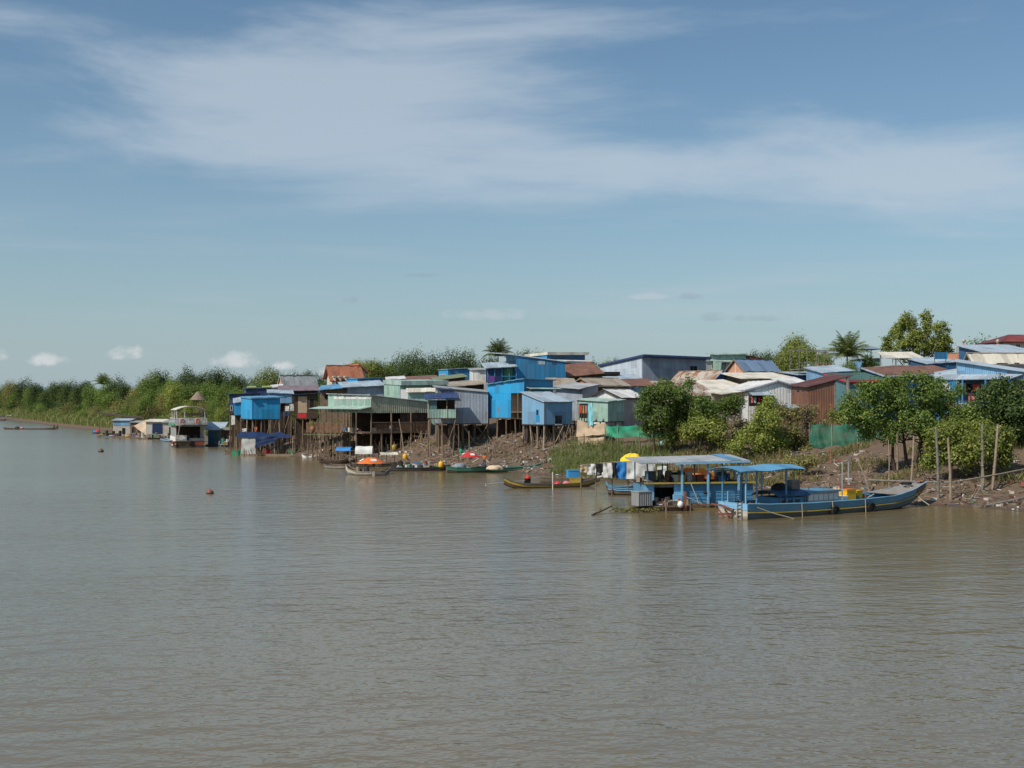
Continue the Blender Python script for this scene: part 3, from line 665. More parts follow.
h.window('u', 309.5, 314, 399, 410, 'wood', 'dark', bars=False)
# balcony of the shack with washing
def deck(root, o, u, v, z, fence=None, rail='wood', stiltn=(4, 2), r=.09, h_=1.0, mat='wood', fmat='wood_brown'):
    """open deck: boards, stilts, rail posts and rails"""
    mb = MB(); mb.obox(Vector(o)+Vector((0, 0, z-.12)), u, v, Vector((0, 0, .12))); mb.build('deck', M[mat], root)
    for i in range(stiltn[0]):
        for j in range(stiltn[1]):
            p = Vector(o)+u*(.03+.94*i/max(1, stiltn[0]-1))+v*(.04+.92*j/max(1, stiltn[1]-1)); b_ = Vector((p.x+random.uniform(-.1, .1), p.y, h1(p.x, p.y)-.3)); p.z = z-.12
            if p.z-b_.z < .3: continue
            mb = MB(); mb.tube([b_, p], [r*1.1, r], 6); mb.build('stilt', M['wood'], root)
    n = max(2, int(u.length/1.4))
    for i in range(n+1):
        p = Vector(o)+u*(i/n)+Vector((0, 0, z)); mb = MB(); mb.bar(p+v.normalized()*.06, p+v.normalized()*.06+Vector((0, 0, h_)), .08); mb.build('rail_post', M[mat], root)
    for zz in (.45, 1.0):
        mb = MB(); a = Vector(o)+Vector((0, 0, z+h_*zz)); mb.bar(a, a+u, .06, .07); mb.build('rail', M[mat], root)
    if fence:
        n = max(2, int(u.length/.32))
        for i in range(n):
            a = Vector(o)-v.normalized()*.05+u*(i/n)+Vector((0, 0, z-.15)); mb = MB(); hh = h_+.12+random.uniform(-.06, .08); mb.obox(a, u*(.92/n), v.normalized()*.03, Vector((0, 0, hh))); mb.build('board', M[fmat], root)
# porch house: two slopes of pale green sheet over a dark open veranda
hp = house('porch', 'porch_house', 'large green porch house with open dark veranda over the mud bank', 'house', 371, 186, 32, xr=430, xl=328, yC=396, yR=402.5, yL=394.5, yf=413, wall='sheet_green', roof='roof_ash', ov=(.15, .2, .3, .2), ribs='u', wallv='sheet_mint', rt=.14)
zd = zat(432.5, 186)
def veranda(h, zd):
    a, b = h.a, h.b; mb = MB(); mb.obox(h.pt(-1.6, -.2, zd-.15), h.u*(a+1.7), h.v*(b+.4), Vector((0, 0, .15))); mb.build('deck', M['wood'], h.root)
    back = MB(); back.obox(h.pt(.4, b*.45, zd), h.u*(a-.5), h.v*.06, Vector((0, 0, h.zf-zd-.02))); back.build('inner_wall', M['wood_dark'], h.root)
    back = MB(); back.obox(h.pt(a-.15, .4, zd), h.u*.06, h.v*(b*.44), Vector((0, 0, h.zf-zd-.02))); back.build('inner_wall', M['wood_dark'], h.root)
    n = 6
    for i in range(n+1):
        for j, q in enumerate((-.1, b*.5, b)):
            p = a*i/n; base = h.pt(p+random.uniform(-.1, .1), q, 0); base.z = h1(base.x, base.y)-.4; top = h.pt(p, q, h.zf+.02 if j == 0 and i % 2 == 0 else zd-.15)
            mb = MB(); mb.tube([base, top], [.15, .12], 6); mb.build('stilt', M['wood'], h.root)
    for j in range(1, 8):
        q = b*j/7; base = h.pt(-1.4, q, 0); base.z = h1(base.x, base.y)-.4; mb = MB(); mb.tube([base, h.pt(-1.4, q, zat(408, h.pt(-1.4, q, 0).y))], [.12, .09], 6); mb.build('post', M['wood'], h.root)
    # timber panels of the front rail: crossed laths left, close boards right
    z1 = zd+1.55
    for zz in (zd+.1, z1): mb = MB(); mb.bar(h.pt(0, -.16, zz), h.pt(a, -.16, zz), .08, .1); mb.build('rail', M['wood'], h.root)
    m = a*.5
    for i in range(15):
        x0 = m*i/15; x1 = min(m, x0+1.2)
        for (s0, s1) in ((zd+.15, z1-.05), (z1-.05, zd+.15)): mb = MB(); mb.bar(h.pt(x0, -.16, s0), h.pt(x1, -.16, s0+(s1-s0)*(x1-x0)/1.2), .03, .06); mb.build('lath', M['wood_brown'], h.root)
    for i in range(16):
        x0 = m+(a-m)*i/16; mb = MB(); mb.obox(h.pt(x0, -.18, zd+.12), h.u*((a-m)/16*.93), h.v*.03, Vector((0, 0, 1.4+random.uniform(-.05, .05)))); mb.build('board', M['wood_brown'], h.root)
    for i in range(11):
        x0 = a*.5+a*.46*i/11; mb = MB(); mb.obox(h.pt(x0, .25, zd+1.5), h.u*(a*.46/11*.95), h.v*.03, Vector((0, 0, h.zf-zd-1.55))); mb.build('board', M['wood_dark'], h.root)
veranda(hp, zd); hp.skirt(zd-.16, .3)
aw = hp.awning('v', 372, 319, 406.5, 1.9, .35, 'roof_mint', 'porch_roof'); hp.panel('v', 371.5, 334, 396.5, 399, 'sheet_white', 'clerestory_panel')
for i in range(6): hp.panel('v', 335+i*6, 339.5+i*6, 399.5, 405, 'sheet_mint' if i % 2 else 'roof_mint', 'wall_panel', .035)
# lower deck with a board fence in front of the porch house
dk = thing('fenced_deck', 'wooden deck with brown board fence standing left of the green porch house', 'deck', tuple(at(324, 447, 193))); A = at(306.5, 431, 192); Bp = at(342, 431.5, 188); A.z = Bp.z = 0
uu = Bp-A; vv = Vector((-uu.y, uu.x, 0)).normalized()*4.2; A_deck, uu_deck = Vector(A), Vector(uu); deck(dk, A, uu, vv, zat(431.8, 190), fence=True, stiltn=(9, 3), h_=1.45)
gp = MB(); gp.obox(A+Vector((0, 0, zat(432.4, 190)-.35))-vv.normalized()*.3, uu, -vv.normalized()*.5, Vector((0, 0, .06))); gp.build('walkway_sheet', M['sheet_olive'], dk)
# grey blue house and its mint balcony
h = house('greyb', 'stilt_house', 'grey blue sheet house on stilts with tall plain wall beside the bright blue house', 'house', 437.5, 179, 6, xr=488, b=8, yC=388, yR=392.5, yL=386, yf=423.5, wall='sheet_greyblue', roof='sheet_grey', ov=(.2, .2, .5, .1), ribs='u'); h.stilts(5, 3, brace=4, r=.14); h.skirt()
h.awning('u', 437.8, 452, 388.2, .9, .2, 'roof_navy', 'navy_awning')
h = house('balc', 'balcony_annex', 'small mint balcony room with navy roof in front of the grey blue house', 'annex', 428, 174, 5, xr=456, b=3.6, yC=399, yR=398, yL=394.5, yf=418, wall='sheet_mint', roof='roof_navy', ov=(.55, .1, .5, .4), rt=.12, nowall=True); h.stilts(3, 2, brace=1)
z0, zb, zt = h.zf, zat(409.3, 174), zat(400, 174)
mb = MB(); mb.obox(h.pt(0, 0, z0), h.u*h.a*.99, h.v*.06, Vector((0, 0, zb-z0))); mb.build('balcony_panel', M['sheet_mint'], h.root)
mb = MB(); mb.obox(h.pt(0, .07, z0), h.u*.06, h.v*3.4, Vector((0, 0, zt-z0))); mb.build('wall', M['sheet_mint'], h.root)
mb = MB(); mb.obox(h.pt(.07, .02, zb+.01), h.u*(h.a*.30), h.v*.05, Vector((0, 0, zt-zb-.05))); mb.build('wall', M['sheet_teal'], h.root)
mb = MB(); mb.obox(h.pt(.07, 3.2, z0), h.u*(h.a-.1), h.v*.06, Vector((0, 0, zt-z0))); mb.build('wall', M['wood_dark'], h.root)
for p in (0.02, h.a*.66, h.a-.1): mb = MB(); mb.bar(h.pt(p+.05, -.03, z0), h.pt(p+.05, -.03, zt), .08); mb.build('post', M['wood_pale'], h.root)
# bright blue house with a porch cut into its corner
h = house('bright', 'stilt_house', 'tall bright blue stilt house with open corner porch beside the lavender roofed cabin', 'house', 524, 174.5, 40, xr=553, xl=487.5, yC=379.6, yR=380.6, yL=385, yf=393, wall='sheet_blue', wallv='sheet_bright', roof='roof_blue', ov=(.35, .1, .3, .35), rt=.14, ribs='u')  # brighter side wall and deeper front paint the lit and shaded faces
zl = zat(417.8, 178); t1 = h.px_on('v', 511); mb = MB(); mb.obox(h.pt(0, t1, zl), h.u*.07, h.v*(h.b-t1), Vector((0, 0, h.zf-zl-.01))); mb.build('lower_wall', M['sheet_bright'], h.root)
mb = MB(); mb.obox(h.pt(.08, t1, zl), h.u*(h.a-.1), h.v*.07, Vector((0, 0, h.zf-zl-.01))); mb.build('lower_wall', M['tarp_beige'], h.root)
mb = MB(); mb.obox(h.pt(h.a-.08, 0, zl), h.u*.07, h.v*t1, Vector((0, 0, h.zf-zl-.01))); mb.build('lower_wall', M['sheet_blue'], h.root)
mb = MB(); mb.obox(h.pt(-.1, -.1, zat(412.5, 175)), h.u*(h.a+.1), h.v*(t1), Vector((0, 0, .12))); mb.build('porch_floor', M['wood'], h.root)
for q in (.1, t1*.5): mb = MB(); mb.bar(h.pt(.06, q, zl), h.pt(.06, q, h.zf), .12); mb.build('porch_post', M['wood'], h.root)
h.zf2 = h.zf; h.zf = zl; h.stilts(3, 5, brace=5, r=.12); h.skirt(back=.75); h.zf = h.zf2
h.awning('u', 526, 557, 387.2, 1.2, .25, 'roof_mint', 'mint_awning'); h.trims('trim_blue')
# lavender roofed cabin
h = house('cabin', 'stilt_cabin', 'blue stilt cabin with pale lavender blue roof and two small windows over the debris', 'house', 544, 167, 35, xr=572.3, xl=522, yC=402, yR=402, yL=392.8, yf=424.5, wall='sheet_sky', roof='roof_sky', ov=(.28, .3, .25, .25), rt=.10); h.trims('roof_sky')
h.window('v', 536.6, 538.6, 410, 415, 'trim_blue', 'glass', bars=False); h.panel('v', 536, 539.6, 415.6, 422, 'sheet_bright', 'blue_hatch'); h.window('u', 555.3, 561.4, 416, 423.2, 'sheet_navy', 'glass'); h.panel('u', 555, 562, 424, 425.2, 'white', 'window_ledge', .12)
h.panel('v', 531, 534.5, 421.5, 425, 'sheet_sky', 'flap'); h.stilts(4, 4, brace=6, r=.12, mat='wood_pale'); h.skirt(back=.8)
# mint house with washing and tarp skirt
h = house('minth', 'mint_house', 'small mint green sheet house above the beige tarp and green net', 'house', 608, 166, 44, xr=624, xl=577, yC=402, yR=400.5, yL=400, yf=421.5, wall='sheet_mint', roof='roof_mint', ov=(.3, .2, .25, .3), rt=.12)
t0 = h.px_on('v', 589); h.panel('v', 589, 579.5, 403.5, 418, 'dark', 'doorway_shade_panel', .02)  # flat dark panel stands in for the shade inside the doorway
h.stilts(3, 3, brace=1)
for p in (577.6, 588.9): h.panel('v', p, p+1.2, 402.5, 420.5, 'wood_pale', 'door_post', .06)
h = house('whiteg', 'gable_house', 'grey house with bright white gabled roof behind the mint green house', 'house', 622, 172, 44, xr=644, xl=589, yC=397.6, gable='u', yP=389.8, wall='sheet_grey', wallv='sheet_white', roof='sheet_white', ov=(.3, .3, .35, .5), rt=.1, fascia='wood_dark')
h = house('grey2', 'house', 'light grey plain house behind the lavender roofed cabin', 'house', 582.5, 184, 40, xr=598, xl=556, yC=388.5, yR=385, yL=386.5, wall='sheet_greyblue', roof='roof_ash', ov=(.3, .2, .8, .3))
h = house('sage', 'lean_to', 'grey beige sheet lean-to roof behind the bright blue house', 'shed', 551, 192, 8, xr=578, b=4.4, yC=386.5, yR=387, yL=378.5, wall='sheet_grey', roof='sheet_beige', ov=(.3, .1, .2, .2))
h = house('redg', 'gable_house', 'house with red gable and beige sheet roof over maroon wall', 'house', 593, 193, 33, xr=628, xl=571, yC=385, gable='u', yP=378.3, wall='sheet_maroon', wallv='roof_tile', roof='sheet_beige', ov=(.5, .3, .3, .3), fascia='wood_pale')
# ---- second and third rows, left part
h = house('bandn', 'house', 'dark blue flat house with yellow green roof lights behind the blue box house', 'house', 246, 250, 16, xr=271, b=6, yC=389, yR=388.5, yL=388.3, wall='sheet_navy', roof='roof_navy', ov=.3)
for (p, q) in ((.3, 2.1), (3.4, 5.4)):
    mb = MB(); mb.slab(h.pt(p, -.3, h.rz(p, 0)+.35), h.pt(q, -.3, h.rz(q, 0)+.35), h.pt(q, 2.4, h.rz(q, 2.4)+.55), h.pt(p, 2.4, h.rz(p, 2.4)+.55), .2); mb.build('roof_light', M['roof_yellow'], h.roof)
h = house('lb1', 'house', 'low house with light blue sloping roof between blue box house and mauve roof', 'house', 269, 232, 12, xr=292, b=7, yC=393, yR=394, yL=390, yf=403, wall='sheet_sky', roof='roof_sky', ov=.4); h.stilts(3, 2); h.skirt(back=.1)
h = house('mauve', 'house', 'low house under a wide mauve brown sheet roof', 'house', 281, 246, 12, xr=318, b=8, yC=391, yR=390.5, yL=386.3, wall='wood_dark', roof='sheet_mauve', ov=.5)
h = house('wh1', 'shed', 'white roofed shed just left of the mauve roof', 'shed', 271, 262, 10, xr=281.5, b=5, yC=388, yR=387, yL=385.5, wall='sheet_white', roof='sheet_white', ov=.3)
h = house('conc', 'gable_house', 'old house with wide grey sheet roof and orange brick gable before the trees', 'house', 283.5, 300, 36, xr=317.5, xl=278, yC=386.5, gable='u', yP=375.4, wall='salmon', roof='roof_ash', ov=(.5, .5, .3, .3), fascia='concrete')
h = house('blbox', 'house', 'flat topped bright blue house below the orange tiled villa', 'house', 357.5, 236, 26, xr=382.5, xl=346.5, yC=378.8, yR=378.2, yL=379, wall='sheet_blue', wallv='sheet_bright', roof='roof_blue', ov=.15)  # sunlit left side coloured brighter than the shaded front
h = house('lbr', 'house', 'long low house with light blue roof and grey upper wall behind the porch house', 'house', 351, 214, 14, xr=384, b=7, yC=387, yR=385.5, yL=382.5, yf=397, wall='sheet_greyblue', roof='roof_sky', ov=(.6, .3, 1.6, .2)); h.stilts(4, 2, brace=0); h.skirt(back=.05)
h = house('lbl', 'house', 'open fronted timber house with blue roof edge left of the porch house', 'house', 320, 220, 6, xr=350, b=7, yC=390, yR=387.5, yL=386, wall='wood', roof='roof_blue', ov=(.9, .2, .3, .4), ribs='v'); h.window('u', 325, 334, 393, 399, 'wood', 'dark', bars=False)
# villa with orange tiles
v = house('villa', 'villa', 'villa with orange tiled gable roof and cream columns behind the village', 'house', 332, 270, 30, xr=362, xl=327, yC=375.5, gable='u', yP=366, wall='plaster', roof='roof_tile', ov=(.9, .6, .8, .4), rt=.2, fascia='roof_tile')
for px in (333.5, 339, 345): 
    d = v.px_on('u', px); mb = MB(); a = v.face('u', d, v.zf, .6); mb.tube([a, Vector((a.x, a.y, zat(376, a.y)))], .32, 10); c = mb.build('column', M['plaster'], v.root, True)
    mb = MB(); mb.box((a.x, a.y, zat(376.8, a.y)), .9, .9, .3, .5); mb.build('capital', M['plaster'], c)
v.window('u', 340, 344.5, 380, 385, 'wood', 'glass'); v.window('u', 350, 355, 380, 385, 'wood', 'glass')
w2 = house('villa2', 'villa_wing', 'higher wing of the orange tiled villa half hidden by the light tree', 'house', 351, 279, 30, xr=366, b=6, yC=371, gable='v', yP=364.5, wall='plaster', roof='roof_tile', ov=.7, rt=.2, fascia='roof_tile')
# mint pair behind the porch house
h = house('mint2', 'house', 'pale mint house with long mint fascia behind the porch house', 'house', 400, 204, 25, xr=445, xl=384, yC=385.2, yR=384.6, yL=384.2, wall='sheet_mint', roof='roof_mint', ov=(1.1, .2, .15, .2), rt=.75); h.window('u', 403, 405.5, 391, 396, 'trim_white', 'glass')
h = house('mint3', 'lean_to', 'small mint lean-to with cream roof edge in front of the long mint house', 'shed', 408.5, 198.5, 8, xr=437, b=2.0, yC=392, yR=391.5, yL=389, wall='sheet_mint', roof='sheet_cream', ov=(.5, .1, .3, .2)); 
mb = MB(); mb.obox(h.pt(-1.3, .2, h.zf), h.u*1.2, h.v*.08, Vector((0, 0, zat(389.5, 199)-h.zf))); mb.build('white_panel', M['white'], h.root)
h = house('olive', 'house', 'low house with olive green sheet roof behind the mint balcony room', 'house', 437, 226, 10, xr=465, b=7, yC=380.5, yR=377, yL=378, wall='wood_dark', roof='sheet_olive', ov=.5, ribs='u')
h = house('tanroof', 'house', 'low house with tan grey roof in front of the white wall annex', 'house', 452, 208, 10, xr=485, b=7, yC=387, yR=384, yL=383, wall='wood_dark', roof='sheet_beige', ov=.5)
h = house('whroof', 'house', 'low green walled house with white roof left of the long blue house', 'house', 388, 240, 8, xr=404, b=6, yC=380, yR=379, yL=377.5, wall='sheet_olive', roof='sheet_white', ov=.4)
h = house('rustband', 'house', 'low house under a rust red roof between the mint fascia and the trees', 'house', 408, 246, 8, xr=437, b=6, yC=380.5, yR=379, yL=377.2, wall='sheet_maroon', roof='sheet_rust', ov=.4)
h = house('longblue', 'house', 'long flat blue house below the dark trees', 'house', 448, 238, 22, xr=476, xl=438.5, yC=369.5, yR=368, yL=370, wall='sheet_blue', wallv='sheet_bright', roof='roof_sky', ov=.2); h.window('v', 440, 445.5, 374.5, 377.5, 'trim_white', 'wood_grey', bars=False)  # blue split by facing: brighter sheet colours the sunlit side wall
h = house('whann', 'annex', 'white walled annex beside the blue balcony of the two storey house', 'annex', 473, 214, 8, xr=487, b=6, yC=370.5, yR=370, yL=369, wall='sheet_white', roof='roof_ash', ov=.3)
# two storey blue house with balcony
h = house('twost', 'two_storey_house', 'largest deep blue two storey house with balcony above the stilt houses', 'house', 517, 201, 12, xr=565.5, b=9, yC=356, yR=362.2, yL=355.5, wall='sheet_blue', roof='roof_sky', ov=(.2, .2, 2.6, .2), ribs='u', rt=.18)
h.panel('u', 538, 545, 361, 364.5, 'sheet_pale', 'vent_panel'); h.panel('u', 552, 557, 362, 364.5, 'sheet_darkblue', 'vent_panel')
hb = house('twobal', 'balcony_block', 'blue balcony wing with light blue roof and green door on the two storey house', 'house', 487.5, 199, 8, xr=516.5, b=5.5, yC=368.2, yR=366.5, yL=363.5, yf=382.5, wall='sheet_blue', roof='roof_sky', ov=(.5, .1, .5, .1), nowall=True)
mb = MB(); mb.obox(hb.pt(0, 2.0, hb.zf), hb.u*hb.a, hb.v*.08, Vector((0, 0, zat(367.5, 201)-hb.zf))); mb.build('wall', M['sheet_darkblue'], hb.root)
mb = MB(); mb.obox(hb.pt(.02, .1, h1(*hb.C.xy)-.2), hb.u*(hb.a-.05), hb.v*5.2, Vector((0, 0, hb.zf-h1(*hb.C.xy)+.1))); mb.build('ground_floor', M['sheet_grey'], hb.root)
for i in range(5): mb = MB(); p = hb.a*i/4; mb.bar(hb.pt(p, .05, hb.zf), hb.pt(p, .05, zat(368, 199)), .1); mb.build('post', M['trim_blue'], hb.root)
for i in range(9): mb = MB(); p = hb.a*.5*i/8; mb.bar(hb.pt(p, -.02, hb.zf), hb.pt(p, -.02, hb.zf+1.0), .05); mb.build('baluster', M['trim_blue'], hb.root)
mb = MB(); mb.bar(hb.pt(0, -.02, hb.zf+1.05), hb.pt(hb.a, -.02, hb.zf+1.05), .08); mb.build('rail', M['trim_blue'], hb.root)
for (p, w, c) in ((hb.a*.62, .45, 'green_plastic'), (hb.a*.72, .3, 'boat_yellow'), (hb.a*.82, .45, 'green_plastic')): mb = MB(); mb.obox(hb.pt(p, 1.9, hb.zf+.1), hb.u*w, hb.v*.06, Vector((0, 0, 2.3))); mb.build('door_leaf', M[c], hb.root)
mb = MB(); mb.obox(hb.pt(.1, -.12, hb.zf+.1), hb.u*(hb.a*.22), hb.v*.03, Vector((0, 0, 1.0))); mb.build('purple_cloth', M['cloth_purple'], hb.root)
mb = MB(); mb.obox(hb.pt(hb.a*.27, -.12, hb.zf+.1), hb.u*(hb.a*.2), hb.v*.03, Vector((0, 0, 1.0))); mb.build('blue_cloth', M['tarp_navy'], hb.root)
h = house('upper', 'two_storey_house', 'tallest blue house with stacked white roof edges behind the two storey house', 'house', 547, 216, 30, xr=585, xl=526, yC=355, yR=355, yL=357, wall='sheet_darkblue', wallv='sheet_bright', roof='sheet_cream', ov=(.5, .2, .2, .6), rt=.5)  # shade put into the front's darker blue, sunlight into the brighter side
h.awning('u', 545, 589, 359.6, 1.3, .3, 'sheet_white', 'white_awning', t=.4); h.window('u', 553, 558, 363.5, 368, 'trim_blue', 'glass')
h = house('rust1', 'house', 'broad brown rusty roofed house right of the two storey blue house', 'house', 566, 206, 12, xr=602, b=8, yC=377, yR=373.5, yL=366.5, wall='wood_dark', roof='sheet_rust', ov=.4)
h = house('slabd', 'house', 'house with black roof slab and light blue roof below the big warehouse', 'house', 597, 213, 8, xr=640, b=6, yC=379.5, yR=379, yL=375.6, wall='sheet_sky', roof='roof_sky', ov=.5)
mb = MB(); mb.obox(h.pt(-.6, 3.5, h.hL+.1), h.u*5.6, h.v*2.4, Vector((0, 0, .55))); mb.build('black_roof_slab', M['dark'], h.roof)  # plain black slab across the back of the roof
h = house('rred', 'house', 'house under a rust red roof between the warehouse and the round bush', 'house', 629, 197, 20, xr=662, b=6, yC=386.5, yR=385.5, yL=380.3, wall='sheet_sky', roof='sheet_rust', ov=.4)
# warehouse
h = house('ware', 'warehouse', 'big pale blue warehouse with navy roof edge in the middle of the village', 'warehouse', 642, 226, 28, xr=706, xl=600, yC=357, yR=359.5, yL=366.5, wall='sheet_greyblue', wallv='sheet_pale', roof='roof_navy', ov=(1.0, .3, .35, .6), rt=.38); h.trims('sheet_pale', .25)  # pale side and greyer front carry sun and shade in their colour
h.window('u', 690, 697, 366, 371, 'sheet_pale', 'glass')
# ---- right part
h = house('stripe', 'gable_house', 'house with cream roof striped by rust and blue gable right of the round bush', 'house', 711, 201, 45, xr=731.5, xl=670, yC=382.5, gable='v', yP=371, wall='sheet_darkblue', roof='sheet_rusty', ov=(.35, .3, .5, .3), fascia='trim_blue')
h = house('brownr', 'house', 'low house with brown rusty sloping roof behind the round bush', 'house', 676, 178, 18, xr=716, b=8, yC=396.5, yR=395.5, yL=382.5, wall='sheet_cream', roof='sheet_rusty', ov=.5); h.window('u', 704, 711, 400, 405, 'sheet_sky', 'glass')
h = house('cream1', 'house', 'low house under a plain cream roof left of the pale gabled house', 'house', 712, 186, 20, xr=748, b=8, yC=390, yR=388.5, yL=382, wall='plaster', roof='sheet_cream', ov=.5)
h = house('pale', 'gable_house', 'pale blue white gabled sheet house facing the river above the bushes', 'house', 748, 166, 9, xr=806.5, b=11, yC=389.5, yR=389.5, gable='v', yP=381, wall='sheet_white', roof='sheet_white', ov=(.3, .3, .5, .5), fascia='sheet_greyblue')
pl = h; mb = MB(); mb.slab(h.pt(-3.4, 1.0, zat(394, 168)), h.pt(-.3, 1.0, zat(391, 168)), h.pt(-.3, 10.0, zat(388.5, 176)), h.pt(-3.4, 10.0, zat(391, 176)), .1); mb.build('lean_to_roof', M['sheet_cream'], h.root)
for q in (1.2, 5, 9.6): mb = MB(); p = h.pt(-3.2, q, 0); mb.bar((p.x, p.y, h1(p.x, p.y)-.3), (p.x, p.y, zat(394, 168)-.1+(q-1)*.1), .12); mb.build('lean_to_post', M['wood'], h.root)
mb = MB(); mb.obox(h.pt(-3.1, 6.5, h.zf), h.u*3.0, h.v*.08, Vector((0, 0, zat(391.5, 172)-h.zf))); mb.build('porch_wall', M['plaster'], h.root)
h.awning('u', 748.5, 771, 392, 1.6, .45, 'roof_sky', 'blue_awning')
h.panel('u', 749, 765, 395.5, 406, 'dark', 'doorway_shade_panel', .02)  # dark panel on the solid wall paints the shaded opening
for (p0, p1, c) in ((751, 753, 'cloth_pink'), (754, 756, 'tarp_white'), (758, 760, 'cloth_red')): pl.panel('u', p0, p1, 397, 403, c, 'washing', .12)
h = house('leanb', 'lean_to', 'tiny lean-to with blue and rust roof sheets against the pale gabled house', 'shed', 789, 158, 6, xr=799.5, b=2.2, yC=408.5, yR=408.5, yL=405.4, wall='wood_dark', roof='roof_sky', ov=.15)
mb = MB(); mb.slab(h.pt(h.a+.17, -.2, h.rz(h.a, 0)+.12), h.pt(h.a+1.0, -.2, h.rz(h.a, 0)+.12), h.pt(h.a+1.0, 2.3, h.rz(h.a, 2.3)+.12), h.pt(h.a+.17, 2.3, h.rz(h.a, 2.3)+.12), .05); mb.build('rust_sheet', M['sheet_rust'], h.roof)
# maroon shed, open on the right
h = house('maroon', 'open_shed', 'dark maroon sheet shed with open right bay above the green net', 'shed', 809, 155, 5, xr=848.5, b=7, yC=387, yR=377, yL=385.5, wall='sheet_rust', roof='sheet_maroon', ov=(.3, .2, .5, .5), ribs='u', nowall=True)
mb = MB(); n = h.px_on('u', 835); z0 = h.zf; mb.poly([h.pt(0, 0, z0), h.pt(n, 0, z0), h.pt(n, 0, h.rz(n, 0)), h.pt(0, 0, h.rz(0, 0))], [(0, z0), (n, z0), (n, h.rz(n, 0)), (0, h.rz(0, 0))]); mb.build('wall', M['sheet_rust'], h.root, solid=.06)
mb = MB(); mb.poly([h.pt(0, 0, z0), h.pt(0, 7, z0), h.pt(0, 7, h.rz(0, 7)), h.pt(0, 0, h.rz(0, 0))], [(0, z0), (7, z0), (7, 12), (0, 12)]); mb.build('wall', M['sheet_rust'], h.root, solid=.06)
mb = MB(); mb.poly([h.pt(0, 6.9, z0), h.pt(h.a, 6.9, z0), h.pt(h.a, 6.9, h.rz(h.a, 6.9)), h.pt(0, 6.9, h.rz(0, 6.9))]); mb.build('wall', M['wood_dark'], h.root, solid=.06)
for p in (n, h.a-.1): mb = MB(); a = h.pt(p, -.08, z0-.3); mb.tube([a, h.pt(p, -.08, h.rz(p, 0))], .22 if p > n else .1, 8); mb.build('post', M['wood_grey'], h.root)
h = house('brick', 'gable_house', 'house with orange brick gable and slate blue roof', 'house', 744, 216, 32, xr=779, xl=727, yC=370, gable='u', yP=359.6, wall='sheet_maroon', wallv='salmon', roof='roof_slate', ov=(.4, .4, .4, .3), fascia='wood_pale')
mb = MB(); p = h.b*.5; mb.obox(h.pt(-.03, p-.12, h.zf), h.u*.05, h.v*.24, Vector((0, 0, h.rz(0, p)-h.zf-.1))); mb.build('brick_pier', M['plaster'], h.root)
h = house('mtop', 'two_storey_house', 'mint two tier house with maroon side wall behind the slate blue roof', 'house', 722, 246, 8, xr=746, b=8, yC=355, yR=354.5, yL=353.8, wall='sheet_mint', roof='roof_mint', ov=(.8, .3, .9, .2), rt=.2)
h.awning('u', 713, 746, 360, 1.8, .35, 'roof_mint', 'lower_roof', t=.2); h.panel('u', 726, 731, 363, 372, 'trim_white', 'white_column', .3); h.window('u', 733, 741, 364, 370, 'trim_white', 'glass')
h = house('mtopr', 'annex', 'maroon sheet side block on the right of the mint two tier house', 'annex', 746.3, 247, 8, xr=763, b=7.5, yC=355.5, yR=359, yL=354.5, wall='sheet_maroon', roof='sheet_maroon', ov=.1)
h = house('palew', 'house', 'pale weathered house squeezed between warehouse and mint two tier house', 'house', 706, 252, 8, xr=718.5, b=6, yC=361.5, yR=361, wall='sheet_grey', roof='sheet_white', ov=.3); h.window('u', 711.5, 716, 363.5, 368, 'trim_white', 'glass')
h = house('cream2', 'house', 'wood walled house under a wide cream roof behind the pale gabled house', 'house', 748, 190, 12, xr=795, xl=None, b=9, yC=378.8, yR=378.5, yL=373.5, wall='wood', roof='sheet_cream', ov=(.4, .3, 1.2, .3))
h = house('whshed', 'shed', 'white roofed shed between the cream roof and the maroon shed', 'shed', 786, 180, 10, xr=806, b=5, yC=384, yR=383, yL=379, wall='sheet_white', roof='sheet_white', ov=.4)
# roof terrace on posts
h = house('terr', 'terrace_house', 'light blue roofed house carrying an open roof terrace with pots', 'house', 800, 196, 10, xr=833, b=7, yC=375, yR=375, yL=372.5, wall='sheet_darkblue', roof='roof_sky', ov=.7)
zt = zat(369.5, 196); mb = MB(); mb.obox(h.pt(-.2, 0, zt), h.u*(h.a+.6), h.v*4, Vector((0, 0, .14))); mb.build('terrace_floor', M['wood_grey'], h.root)
for i in range(3):
    for q in (.1, 3.8): mb = MB(); p = -.1+(h.a+.3)*i/2; mb.bar(h.pt(p, q, h.rz(max(0, p), q)), h.pt(p, q, zat(349.5+i*.8, 196)), .11); mb.build('post', M['wood_grey'], h.root)
for q in (.1, 3.8): mb = MB(); mb.bar(h.pt(-.3, q, zat(349, 196)), h.pt(h.a+.8, q, zat(351, 196)), .10, .14); mb.build('beam', M['wood_grey'], h.root)
for zz in (.6, 1.1): mb = MB(); mb.bar(h.pt(-.1, .06, zt+zz), h.pt(h.a+.3, .06, zt+zz), .05); mb.build('rail', M['steel'], h.root)
for i in range(14): mb = MB(); p = -.1+(h.a+.4)*i/13; mb.bar(h.pt(p, .06, zt+.14), h.pt(p, .06, zt+1.1), .03); mb.build('baluster', M['steel'], h.root)
TER = h
h = house('lb2', 'house', 'low house with light blue roof just left of the palm', 'house', 824, 182, 8, xr=852, b=7, yC=373, yR=371, yL=368, wall='sheet_sky', roof='roof_sky', ov=.4)
h = house('greenr', 'house', 'house with dark green roof and red edge right of the maroon shed', 'house', 848, 168, 8, xr=884, b=7, yC=381, yR=380, yL=374.6, wall='sheet_teal', roof='roof_green', ov=.4, fascia='red')
